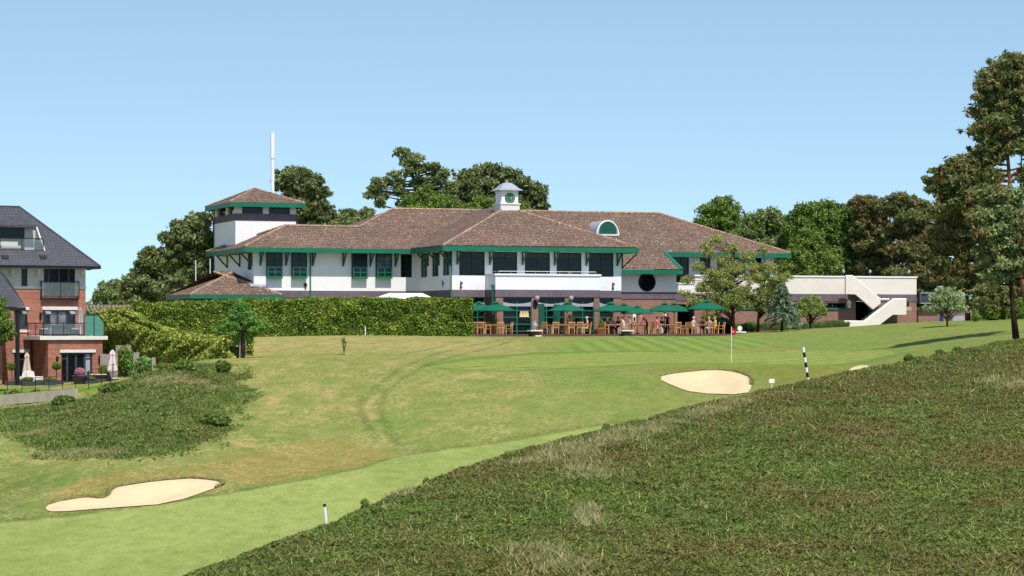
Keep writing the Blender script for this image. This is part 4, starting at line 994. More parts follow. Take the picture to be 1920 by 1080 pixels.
s3 = plate('stair_parapet', 'white_paint', vS2 + 1.25, [(x - 3, y - 2) for x, y in [(1605, 603), (1622, 603.5), (1677, 561.5), (1690, 561.5), (1690, 566), (1660, 582), (1632, 606), (1605, 614)]], .08, ann)
mb = MB(); n = 14
for i in range(n):
    f = i / n; x0 = cu(1622, vS2) + (cu(1677, vS2) - cu(1622, vS2)) * f; x1 = x0 + (cu(1677, vS2) - cu(1622, vS2)) / n
    z0 = cz(611, cu(1622, vS2), vS2); z1 = cz(575, cu(1677, vS2), vS2); mb.box(x0, x1 - .002, vS2 + .21, vS2 + 1.24, z0 + (z1 - z0) * f - .3, z0 + (z1 - z0) * (f + 1 / n))
    y0 = cu(1604, vS1); y1 = cu(1651, vS1); xa = y1 + (y0 - y1) * f; za0 = z1; za1 = cz(552, y0, vS1) + .9; mb.box(xa, xa + (y0 - y1) / n + .002, vS1 + .21, vA - .01, za0 + (za1 - za0) * f - .3, za0 + (za1 - za0) * (f + 1 / n))
mb.box(cu(1651, vS1), cu(1697, vS1), vS2 + .21, vA - .01, z1 - .3, z1 - .003); mb.build('stair_treads', 'concrete', ann)
mb = MB(); q = [(cu(x, vS2 + .9), vS2 + .95, cz(y, cu(x, vS2 + .9), vS2 + .9)) for x, y in ((1592, 607), (1612, 603), (1672, 561))]; mb.tube(q, .03, 6)
for f in (.25, .6, .95): p = Vector(q[1]).lerp(Vector(q[2]), f); mb.tube([p, p - Vector((0, 0, .25))], .03, 5)
mb.build('handrail', 'black_metal', ann)
LOFF[:] = [0, 0, 0]
# low dark outbuilding under the pines
LOFF[:] = [cu(1722, vA + 4), vA + 4, 0]
ob = empty('outbuilding', tuple(cw(LOFF[0], LOFF[1])), BE, 'low brick outbuilding with a dark roof edge in the shade under the pines', 'outbuilding')
q0, q1 = cu(1722, vA + 4), cu(1822, vA + 4); mb = MB(); mb.box(q0, q1, vA + 4, vA + 9, -.1, cz(580, q0, vA + 4)); mb.build('wall', 'red_brick', ob)
mb = MB(); mb.box(q0 - .2, cu(1775, vA + 4), vA + 3.5, vA + 9, cz(570, q0, vA + 4), cz(548, q0, vA + 4)); rf = mb.build('roof', 'dark_grey', ob)
mb = MB(); a, b, c = q0 - .1, vA + 3.42, cz(550, q0, vA + 4); d = cz(569, q0, vA + 4); mb.tube([(a + 1.6, b, c), (a, b, c), (a, b, d), (a + 2.0, b, d)], .05, 6); mb.build('roof_rail', 'grey_blind', rf)
mb = MB(); mb.box(cu(1762, vA + 4), cu(1768, vA + 4), vA + 3.9, vA + 3.99, 0, cz(586, q0, vA + 4)); mb.build('door', 'blue_paint', ob)
mb = MB(); mb.box(cu(1785, vA + 4), cu(1811, vA + 4), vA + 3.9, vA + 3.99, 0.1, cz(592, q0, vA + 4)); mb.build('shutter', 'grey_blind', ob)
LOFF[:] = [0, 0, 0]

# ---------------------------------------------------------------- brick house on the left
class Fr:
    def __init__(s, px, Y, be, bz): s.Y = Y; s.X = (px - 960) * Y / F; s.c = math.cos(be); s.s = math.sin(be); s.b = bz
    def u(s, px, v): k = (px - 960) / F; return (k * (s.Y + v * s.c) - s.X + v * s.s) / (s.c - k * s.s)
    def v(s, px, u): k = (px - 960) / F; return (s.X + u * s.c - k * (s.Y + u * s.s)) / (s.s + k * s.c)
    def z(s, py, u, v): return (YH - py) * (s.Y + u * s.s + v * s.c) / F - s.b
    def w(s, u, v, z=0.0): return Vector((s.X + u * s.c - v * s.s, s.Y + u * s.s + v * s.c, s.b + z))
H = Fr(160.5, 163.0, R(30), -3.95)
hs_ = empty('brick_house', tuple(H.w(0, 0)), R(30), 'red brick and cream house with a steep slate roof and balconies at the left edge', 'house')
zz = lambda y, px=100, v=0: H.z(y, H.u(px, v), v)
hu0 = H.u(-90, 0); vb_ = -3.3; hb0 = H.u(90, vb_)
hr = lambda a, b, y0, y1, v=0: (H.u(a, v), H.u(b, v), zz(y1, (a + b) / 2, v), zz(y0, (a + b) / 2, v))
h1 = hr(82, 141, 502, 556); h2 = hr(40, 51.5, 500, 537); h3 = hr(80, 140.5, 582, 634); h4 = hr(26.5, 50.5, 582, 617); h5 = hr(26.5, 50.5, 662, 716)
zs1, zs2_ = zz(541.5), zz(537); zE = zz(497.5)
wall('wall', 'house_render', hs_, 'F', 0, hu0, 0, zs2_ + .002, zE, [h1, h2])
wall('brick_wall', 'house_brick', hs_, 'F', 0, hu0, 0, -.3, zs1 - .002, [(h1[0], h1[1], h1[2], zs1), h3, h4, h5])
for a, b in ((hu0, h1[0]), (h1[1], 0.03)):
    mb = MB(); mb.box(a, b, -.05, .28, zs1, zs2_); mb.build('string_course', 'stone_white', hs_)
wall('wall', 'house_render', hs_, 'L', -.3, .3, 9, zs2_, zE); wall('brick_wall', 'house_brick', hs_, 'L', -.3, .3, 9, -.3, zs1)
# ground floor bay
zsl0, zsl1 = zz(637, 120, vb_), zz(630, 120, vb_)
h6 = hr(115, 173.5, 661.5, 717, vb_)
wall('brick_wall', 'house_brick', hs_, 'F', vb_, hb0, -.01, -.3, zsl0 - .002, [h6])
wall('brick_wall', 'house_brick', hs_, 'L', hb0, vb_ + .3, 0, -.3, zsl0 - .002)
wall('brick_wall', 'house_brick', hs_, 'L', -.31, vb_ + .3, 0, -.3, zsl0 - .002)
mb = MB(); mb.box(hb0 - .6, .3, vb_ - .16, -.003, zsl0, zsl1); mb.build('balcony_slab', 'stone_white', hs_)
for (a, b, y0, y1, v) in ((112, 179, 655.5, 661, vb_), (79, 145, 575, 581, 0), (23, 54.5, 575.5, 581, 0), (26, 54, 619, 623, 0), (23, 54.5, 655.5, 661, 0)):
    r = hr(a, b, y0, y1, v); mb = MB(); mb.box(r[0], r[1], v - .07, v - .002, r[2], r[3]); mb.build('lintel', 'stone_white', hs_)
def doors(h, v, widths, leafm='dark_grey', gls=None, tops=None):
    a0, a1, z0, z1 = h; f = MB(); o0, o1 = v + .08, v + .15; fw3 = .07
    x = a0; fr_o = []
    for w in widths: fr_o.append((x, x + w * (a1 - a0))); x += w * (a1 - a0)
    for i, (p, q) in enumerate(fr_o):
        f.box(p, p + fw3, o0, o1, z0, z1); f.box(q - fw3, q - .003, o0, o1, z0, z1); f.box(p + fw3, q - fw3, o0, o1, z0, z0 + .09); f.box(p + fw3, q - fw3, o0, o1, z1 - .09, z1)
        if tops and tops[i]: f.box(p + fw3, q - fw3, o0 + .003, o1 - .003, z0 + (z1 - z0) * tops[i], z0 + (z1 - z0) * tops[i] + .09)
    fo = f.build('glazed_door', leafm, hs_)
    for i, (p, q) in enumerate(fr_o):
        MB().box(p + fw3 - .01, q - fw3 + .01, o0 + .04, o0 + .06, z0 + .08, z1 - .08).build('glass', (gls or ['glass_dark'] * 9)[i], fo)
    return fo
doors(h6, vb_, [.2, .28, .28, .24], gls=['glass_dark', 'glass_dark', 'glass_dark', 'glass_dark'], tops=[.78, 0, 0, .78])
mb = MB(); q = H.u(160, vb_); mb.box(q, H.u(170, vb_), vb_ + .11, vb_ + .118, h6[2] + .1, h6[2] + 1.9); mb.build('curtain', 'grey_blind', hs_)
doors(h1, 0, [.17, .33, .3, .2]); doors(h3, 0, [.2, .28, .28, .24], gls=['glass_mid', 'glass_blind', 'glass_blind', 'glass_mid'])
doors(h4, 0, [.5, .5], gls=['glass_mid', 'glass_blind']); doors(h5, 0, [.4, .6], tops=[.75, .75]); doors(h2, 0, [1.0])
for (a, b, y0, y1) in ((39, 50.5, 583, 592), (82, 95, 583, 592), (128, 141, 583, 592)):   # open top lights
    r = hr(a, b, y0, y1); f = MB(); f.prism([(r[0], -.05, r[3]), (r[1], -.05, r[3]), (r[1], -.38, r[2] + .05), (r[0], -.38, r[2] + .05)], (0, .03, .02)); w_ = f.build('open_window', 'dark_grey', hs_)
    f = MB(); f.prism([(r[0] + .07, -.10, r[3] - .03), (r[1] - .07, -.10, r[3] - .03), (r[1] - .07, -.37, r[2] + .12), (r[0] + .07, -.37, r[2] + .12)], (0, .01, .01)); f.build('glass', 'glass_blind', w_)
# railings
def railing(pts, h, name='railing', n=1, parent=None, gl='clear_glass'):
    mb = MB()
    for i in range(len(pts) - 1):
        a, b = Vector(pts[i]), Vector(pts[i + 1]); up = Vector((0, 0, h)); mb.beam(a + up, b + up, .05, .05); mb.beam(a + Vector((0, 0, .1)), b + Vector((0, 0, .1)), .03, .03)
        k = max(1, int((b - a).length / n))
        for j in range(k + 1): p = a.lerp(b, j / k); mb.beam(p, p + up, .04, .041)
    r = mb.build(name, 'black_metal', parent)
    g = MB()
    for i in range(len(pts) - 1):
        a, b = Vector(pts[i]), Vector(pts[i + 1]); g.prism([a + Vector((0, 0, .14)), b + Vector((0, 0, .14)), b + Vector((0, 0, h - .05)), a + Vector((0, 0, h - .05))], (b - a).normalized().cross(Vector((0, 0, 1))) * .012)
    g.build('glass', gl, r); return r
railing([(H.u(78, -.25), -.02, h1[2] - .1), (H.u(78, -.25), -.27, h1[2] - .1), (H.u(148, -.25), -.27, h1[2] - .1), (H.u(148, -.25), -.02, h1[2] - .1)], 1.12, 'juliet_balcony', 1.2, hs_)
mb = MB(); mb.box(H.u(78, -.25), H.u(148, -.25), -.27, -.003, h1[2] - .2, h1[2] - .1); mb.build('balcony_floor', 'black_metal', hs_)
railing([(hb0 - .3, -.1, zsl1), (hb0 - .3, vb_ - .02, zsl1), (-.0, vb_ - .02, zsl1), (.1, -.1, zsl1)], .85, 'railing', 1.1, hs_)
q0 = H.u(157.5, vb_); mb = MB(); zt_ = zsl1 + 1.45
scr = MB().prism([(q0, vb_ - .1, zsl1 + .05), (.05, vb_ - .1, zsl1 + .05), (.05, vb_ - .1, zsl1 + .95), (-.35, vb_ - .1, zt_), (q0, vb_ - .1, zt_)], (0, .02, 0)).build('glass_screen', 'green_glass', hs_)
mb.tube([(q0, vb_ - .14, zsl1), (q0, vb_ - .14, zt_), (-.35, vb_ - .14, zt_), (.05, vb_ - .14, zsl1 + .95), (.05, vb_ - .14, zsl1)], .025, 6); mb.tube([(-.65, vb_ - .14, zsl1), (-.65, vb_ - .14, zt_)], .025, 6); mb.build('frame', 'black_metal', scr)
# pipes, lights, brackets
mb = MB(); u_ = hb0 - .12; mb.tube([(u_, -.35, 0), (u_, -.35, zsl0 - .1)], .05, 8); mb.build('downpipe', 'black_metal', hs_)
mb = MB(); mb.tube([(.65, -.6, zE - .05), (.4, -.5, zE - .2), (.1, -.1, zE - .28)], .05, 8); mb.build('downpipe', 'black_metal', hs_)
for (x, y, v) in ((106.5, 675, vb_), (186, 674, vb_), (75.5, 593, 0)):
    a = H.u(x, v); z = zz(y, x, v); mb = MB(); mb.box(a - .06, a + .06, v - .1, v - .002, z - .25, z + .25); mb.box(a - .09, a + .09, v - .16, v - .1, z + .05, z + .2); mb.build('wall_light', 'black_metal', hs_)
for x in (20, 69, 153):
    a = H.u(x, 0); mb = MB(); mb.tube([(a, -.05, zE - .75)] + [(a, -.05 - .55 * math.sin(t), zE - .75 + .68 * (1 - math.cos(t))) for t in np.linspace(.3, 1.5, 6)], .05, 6); mb.beam((a, -.05, zE - .8), (a, -.05, zE - .02), .08, .08); mb.build('eaves_bracket', 'stone_white', hs_)
# slate roof with an inset dormer balcony
oe = .75; ue, ve = oe, -oe; zr0_ = zz(499, 187, -oe)
rH = 4.2
def hipz(r): return H.z(388, H.u(36, ve + r), ve + r)
rH = None
best = None
for r in np.arange(3, 6, .02):
    px_ = 960 + F * (H.w(ue - r, ve + r).x) / H.w(ue - r, ve + r).y
    if best is None or abs(px_ - 36) < best[0]: best = (abs(px_ - 36), r)
rH = best[1]; zRi = H.z(388, ue - rH, ve + rH); TH = (zRi - zr0_) / rH
sl_ = lambda v: zr0_ + TH * (v - ve)
def vz(y, px):   # where the slope plane meets the ray through this pixel
    v = ve + 1.0
    for _ in range(30): v = ve + (H.z(y, H.u(px, v), v) - zr0_) / TH
    return v
vf, vb2 = vz(469, 40), vz(424, 40); dR = H.u(86, vf); dL = H.u(-40, vf)
uL0 = hu0
mb = MB()
Q = lambda u, v: (u, v, sl_(v))
mb.poly([Q(uL0, ve), Q(ue, ve), Q(ue - (vf - ve), vf), Q(uL0, vf)])
mb.poly([Q(dR, vf), Q(ue - (vf - ve), vf), Q(ue - (vb2 - ve), vb2), Q(dR, vb2)])
mb.poly([Q(uL0, vb2), Q(ue - (vb2 - ve), vb2), Q(ue - rH, ve + rH), Q(uL0, ve + rH)])
mb.poly([Q(uL0, vf), Q(dL, vf), Q(dL, vb2), Q(uL0, vb2)])
mb.poly([(ue, ve, zr0_), (ue, ve + 2 * rH, zr0_), (ue - rH, ve + rH, zRi)])
mb.poly([(ue, ve + 2 * rH, zr0_), (uL0, ve + 2 * rH, zr0_), (uL0, ve + rH, zRi), (ue - rH, ve + rH, zRi)])
hroof = mb.build('roof', 'slate', hs_)
mb = MB(); mb.tube([(ue, ve, zr0_), (ue - rH, ve + rH, zRi), (uL0, ve + rH, zRi)], .08, 6); mb.build('ridge_tiles', 'slate', hroof)
mb = MB(); mb.beam((uL0, ve, zr0_ - .1), (ue + .05, ve, zr0_ - .1), .14, .2); mb.beam((ue, ve + .08, zr0_ - .1), (ue, ve + 2 * rH, zr0_ - .1), .14, .2); mb.build('gutter', 'black_metal', hs_)
mb = MB(); mb.box(uL0, ue - .08, ve + .08, -.002, zr0_ - .2, zr0_ - .17); mb.build('soffit', 'stone_white', hs_)
zf = sl_(vf) - .1; ztp = zz(421, 40, vf)
vg = vf + 1.9
zt2_ = sl_(vb2)
dm = MB().box(dL, dR, vf, vb2 + 1, zf - .1, zf).build('dormer', 'dark_grey', hs_)
MB().box(dL, H.u(46, vg), vg, vg + .1, zf, zt2_ - .1).build('glass', 'glass_dark', dm)
mb = MB(); mb.box(H.u(46, vg), dR, vg, vg + .12, zf, zt2_ - .1); mb.prism([(dR, vf, zf), (dR, vb2, zf), (dR, vb2, sl_(vb2) - .03), (dR, vf, zf + .05)], (-.1, 0, 0)); mb.build('cheek', 'house_render', dm)
mb = MB(); mb.box(dL, dR - .3, vg - .75, vb2 + .2, zt2_ - .12, zt2_ + .04); mb.build('dormer_roof', 'slate', dm)
railing([(dL, vf + .1, zf + .02), (dR - .15, vf + .1, zf + .02), (dR - .15, vg - .1, zf + .02)], .88, 'railing', 1.4, dm)
mb = MB(); mb.box(H.u(8, vf), H.u(44, vf), vf + .5, vf + 1.2, zf + .15, zf + .42); mb.box(H.u(8, vf), H.u(44, vf), vf + 1.15, vf + 1.35, zf + .15, zf + .7); sf = mb.build('outdoor_sofa', 'cushion'); sf.matrix_world = Matrix.Translation(H.w(0, 0)) @ Matrix.Rotation(R(30), 4, 'Z')
tag(sf, 'pale outdoor sofa behind the glass rail of the roof dormer', 'sofa')
for x, y in ((9, 482), (80, 482)):
    v = vz(y, x); a = H.u(x, v); mb = MB(); mb.box(a - .22, a + .22, v - .2, v + .1, sl_(v) - .1, sl_(v) + .12); mb.build('roof_vent', 'dark_grey', hroof)
# nearer wing with the steep slate roof and black post
vw = -4.8; uwE = H.u(48.5, vw); zwe = zz(575.5, 48, vw); rw = .95; zwt = zwe + 3.2
mb = MB(); wl = H.u(-120, vw)
mb.poly([(wl, vw, zwe), (uwE, vw, zwe), (uwE - rw, vw + rw, H.z(519, uwE - rw, vw + rw)), (uwE - 2 * rw, vw + 2 * rw, H.z(483, uwE - 2 * rw, vw + 2 * rw)), (wl, vw + 2 * rw, H.z(478, uwE - 2 * rw, vw + 2 * rw))])
mb.poly([(uwE, vw, zwe), (uwE, vw + 4.3, zwe), (uwE - rw, vw + 4.3, H.z(519, uwE - rw, vw + rw)), (uwE - 2 * rw, vw + 4.3, H.z(483, uwE - 2 * rw, vw + 2 * rw)), (uwE - 2 * rw, vw + 2 * rw, H.z(483, uwE - 2 * rw, vw + 2 * rw)), (uwE - rw, vw + rw, H.z(519, uwE - rw, vw + rw))])
wr = mb.build('wing_roof', 'slate', hs_)
mb = MB(); mb.box(wl, uwE, vw, vw + 4.3, zwe - .22, zwe - .02); mb.build('gutter', 'black_metal', wr)
a = H.u(33, vw + .2); mb = MB(); mb.box(a - .11, a + .11, vw + .1, vw + .32, 0, zwe - .222); mb.build('post', 'black_metal', hs_)
mb = MB(); mb.box(H.u(-120, -2.2), H.u(4, -2.2), -2.2, -.002, -.3, zwe - .225); mb.build('wing_wall', 'house_brick', hs_)

# ---------------------------------------------------------------- terrace in front of the clubhouse
vT = -8.3; uT0 = cu(884.5, vT); uTe = cu(1378, vT)
LOFF[:] = [0, 0, 0]
terr = empty('terrace', (OX, OY, BZ), BE); tag(terr, kind='structure')
mb = MB(); mb.box(uT0, uTe, vT + .25, 0.12, -.5, -.0); mb.box(cu(1165, 0), uTe + .6, .12, vA + 1.5, -.5, -.0); mb.build('paving', 'paving', terr)
mb = MB(); mb.box(uT0 - .02, uTe + .02, vT, vT + .248, -.75, .03); mb.build('retaining_wall', 'dark_brick', terr)
def tw(px, v, z=0.0): return cw(cu(px, v), v, z)
def make_pier(px, v, x0, x1, label):
    e = empty('brick_pier', tuple(tw(px, v, -.5)), BE, label, 'pier', 'capped brick piers on the terrace edge')
    MB().box(-.27, .27, -.27, .27, 0, .72).build('pier_shaft', 'dark_brick', e); MB().prism([(-.48, -.45, .722), (.48, -.45, .722), (.48, .45, .722), (-.48, .45, .722)], (0, 0, .1)).build('pier_cap', 'stone_white', e, bevel=.02); return e
make_pier(1003, vT - .1, 0, 0, 'brick pier with a white cap carrying the stone finial'); make_pier(1173.5, vT - .1, 0, 0, 'brick pier with an empty white cap below the seated white shirts')
fin = MB().lathe([(.09, 0), (.12, .03), (.05, .08), (.06, .14), (.16, .2), (.2, .3), (.19, .4), (.12, .5), (.06, .56), (.09, .6), (.02, .68)], (0, 0, 0), 12).build('stone_finial', 'lead', None, True)
fin.location = tw(1003, vT - .1, .33); tag(fin, 'grey stone pineapple finial standing on the brick pier', 'finial')
sg = MB().prism([(-.26, 0, .12), (0, 0, 0), (.26, 0, .12), (.26, 0, .36), (-.26, 0, .36)], (0, .04, 0)).build('shield_sign', 'stone_white'); sg.location = tw(1010, vT - .45, -.42); sg.rotation_euler = (0, 0, BE); tag(sg, 'small white shield shaped sign fixed low by the finial pier', 'sign')
# furniture prototypes
def make_chair():
    e = empty('garden_chair', (0, 0, 0), 0); w = .26
    for x in (-w, w):
        MB().beam((x, .24, 0), (x, .24, .64), .05, .05).build('leg', 'teak', e); MB().tube([(x, -.22, 0), (x, -.24, .45), (x, -.32, .92)], .03, 6).build('leg', 'teak', e)
        MB().beam((x, -.27, .64), (x, .29, .655), .07, .03).build('armrest', 'teak', e)
    mb = MB(); mb.box(-w, w, -.22, .25, .40, .425); 
    mb.build('seat', 'teak', e)
    mb = MB(); mb.beam((-w, -.32, .90), (w, -.32, .90), .035, .07); mb.beam((-w, -.25, .50), (w, -.25, .50), .03, .05)
    for i in range(6): x = -w + .055 + i * .082; mb.beam((x, -.255, .52), (x, -.315, .88), .045, .02)
    mb.build('backrest', 'teak', e); return e
def make_table(wd=1.5):
    e = empty('garden_table', (0, 0, 0), 0); mb = MB()
    for i in range(7): mb.box(-wd / 2, wd / 2, -.45 + i * .13, -.45 + i * .13 + .118, .715, .745)
    mb.build('tabletop', 'teak', e); mb = MB(); mb.box(-wd / 2 + .08, wd / 2 - .08, -.38, -.35, .63, .713); mb.box(-wd / 2 + .08, wd / 2 - .08, .35, .38, .63, .713); mb.build('apron', 'teak', e)
    for x in (-1, 1):
        for y in (-1, 1): MB().box(x * (wd / 2 - .1) - .035, x * (wd / 2 - .1) + .035, y * .37 - .035, y * .37 + .035, 0, .712).build('leg', 'teak', e)
    return e
def make_umbrella():
    e = empty('parasol', (0, 0, 0), 0); MB().tube([(0, 0, .05), (0, 0, 2.35)], .028, 8).build('pole', 'teak_dark', e); MB().lathe([(.26, 0), (.26, .05), (.06, .1), (.04, .3)], (0, 0, 0), 14).build('base', 'dark_grey', e)
    n = 8; vs_ = [(0, 0, 2.42)]; fs = []; rr_ = [(.35, 2.33), (.9, 2.13), (1.5, 1.86)]
    for r, z in rr_:
        for k in range(n * 2): t = math.pi * k / n; q = 1.0 if k % 2 == 0 else .945; vs_.append((r * q * math.cos(t), r * q * math.sin(t), z - (0 if k % 2 == 0 else .02)))
    m2 = n * 2
    for k in range(m2):
        for j in range(2): a = 1 + j * m2 + k; b = 1 + j * m2 + (k + 1) % m2; fs.append((a, b, b + m2, a + m2))
        a = 1 + k; b = 1 + (k + 1) % m2; fs.append((a, b, 0))
        a = 1 + 2 * m2 + k; b = 1 + 2 * m2 + (k + 1) % m2; v0i = len(vs_); pa, pb = vs_[a], vs_[b]; vs_ += [(pa[0], pa[1], pa[2] - .07), (pb[0], pb[1], pb[2] - .07)]; fs.append((a, b, v0i + 1, v0i))
    c = MB().add(vs_, fs).build('canopy', 'canvas_green', e)
    vs_ = [(0, 0, 2.58)] + [(.42 * math.cos(math.pi * k / 4), .42 * math.sin(math.pi * k / 4), 2.42) for k in range(8)]; MB().add(vs_, [(0, 1 + k, 1 + (k + 1) % 8) for k in range(8)]).build('vent', 'canvas_green', c)
    mb = MB()
    for k in range(8): t = math.pi * k / 4; mb.beam((.04 * math.cos(t), .04 * math.sin(t), 2.36), (1.45 * math.cos(t), 1.45 * math.sin(t), 1.83), .025, .02); mb.beam((.04 * math.cos(t), .04 * math.sin(t), 1.7), (.75 * math.cos(t), .75 * math.sin(t), 2.10), .02, .02)
    mb.build('ribs', 'teak', e); return e
chair0, table0, umb0 = make_chair(), make_table(), make_umbrella()
used = {}
def place(proto, px, v, rz, label, cat, group, sc_=1.0):
    o = proto if proto not in used else copy_tree(proto); used[proto] = 1
    o.location = tw(px, v, 0.005); o.rotation_euler = (0, 0, BE + rz); tag(o, label, cat, group)
    if sc_ != 1.0: o.scale = (sc_,) * 3
    return o
UG = 'green parasols over the terrace tables'
for px, v, lab, s in ((899, -2.6, 'green parasol half hidden behind the right end of the hedge', .98), (931, -4.9, 'green parasol beside the green balcony downpipe', 1.0), (1063, -4.6, 'green parasol over the long empty table in front of the doors', 1.0),
                   (1146, -4.4, 'green parasol above the navy and sky blue diners', 1.0), (1170, -2.5, 'green parasol mostly hidden behind the one over the blue diners', .96), (1195, -5.2, 'narrow green parasol left of the stooping person', .88),
                   (1246, -4.4, 'green parasol above the person in pink', 1.0), (1264, -3.0, 'green parasol tucked behind the one over the person in pink', .98), (1325, -4.4, 'green parasol farthest right, above the person in yellow', 1.06)):
    place(umb0, px, v, rnd.uniform(0, .7), lab, 'parasol', UG, s)
TG = 'teak tables on the terrace'
for px, v, lab in ((921, -5.6, 'teak table under the leftmost parasols by the hedge'), (1049, -5.7, 'teak table forming the left half of the long empty pair'), (1073, -5.5, 'teak table forming the right half of the long empty pair'), (1152, -5.6, 'teak table in front of the navy and sky blue diners'),
                   (1198, -6.2, 'teak table left of the stooping person'), (1250, -5.8, 'teak table beside the person in pink'), (1319, -5.6, 'teak table between the white and yellow shirts')):
    place(table0, px, v, 0, lab, 'table', TG)
CG = 'teak armchairs on the terrace'
P_ = math.pi
chairs = [(889, -6.20, -.4, 'teak armchair at the very edge of the hedge'), (898, -6.95, .1, 'teak armchair seen from behind nearest the hedge'), (911, -6.85, -1.2, 'teak armchair seen side on left of the first table'), (936, -6.95, 0, 'teak armchair with its back to the lawn under the downpipe parasol'),
          (953, -6.20, 1.5, 'lone teak armchair side on in front of the green glazed doors'), (915, -4.40, P_, 'teak armchair on the far side of the leftmost table'), (1025.5, -6.40, -1.1, 'teak armchair at the left end of the long empty tables'), (1039, -7.05, .1, 'teak armchair seen from behind at the left of the long empty tables'),
          (1046, -4.40, P_, 'teak armchair behind the left half of the long tables'), (1069, -7.05, 0, 'teak armchair seen from behind at the middle of the long empty tables'), (1085, -6.95, .1, 'teak armchair seen from behind at the right of the long empty tables'), (1101, -6.75, 1.3, 'teak armchair holding the person in coral red'),
          (1133, -6.40, -1.0, 'teak armchair just right of the conical topiary pot'), (1139, -5.00, P_, 'teak armchair holding the person in navy'), (1147.5, -4.60, P_, 'teak armchair holding the person in sky blue'), (1170, -6.75, 1.1, 'teak armchair holding the person in the white shirt near the empty pier cap'),
          (1181, -6.15, 1.5, 'teak armchair holding the person in navy and white'), (1216.5, -6.30, 1.4, 'teak armchair right behind the stooping person'), (1222, -5.20, 2.2, 'teak armchair turned away beyond the stooping person'), (1231, -6.75, -1.4, 'teak armchair holding the person in pink'),
          (1243, -4.60, P_, 'teak armchair holding the dark clothed person behind the pink one'), (1262, -5.00, 1.4, 'teak armchair partly hidden right of the table beside the pink diner'), (1268.5, -7.05, 0, 'teak armchair seen from behind in the empty group right of centre'), (1280, -6.20, 1.4, 'teak armchair side on in the empty group right of centre'),
          (1289, -5.00, .5, 'teak armchair farther back left of the person with white hair'), (1299, -6.85, -1.4, 'teak armchair holding the person with white hair and white shirt'), (1317, -4.40, P_, 'teak armchair holding the person in dark blue under the last parasol'), (1331, -6.9, .2, 'teak armchair seen from behind, in front of the lilac shirt'),
          (1341, -6.35, 1.2, 'teak armchair holding the person in yellow'), (1351, -6.85, 1.4, 'rightmost teak armchair on the terrace')]
for px, v, rz, lab in chairs: place(chair0, px, v, rz, lab, 'chair', CG)

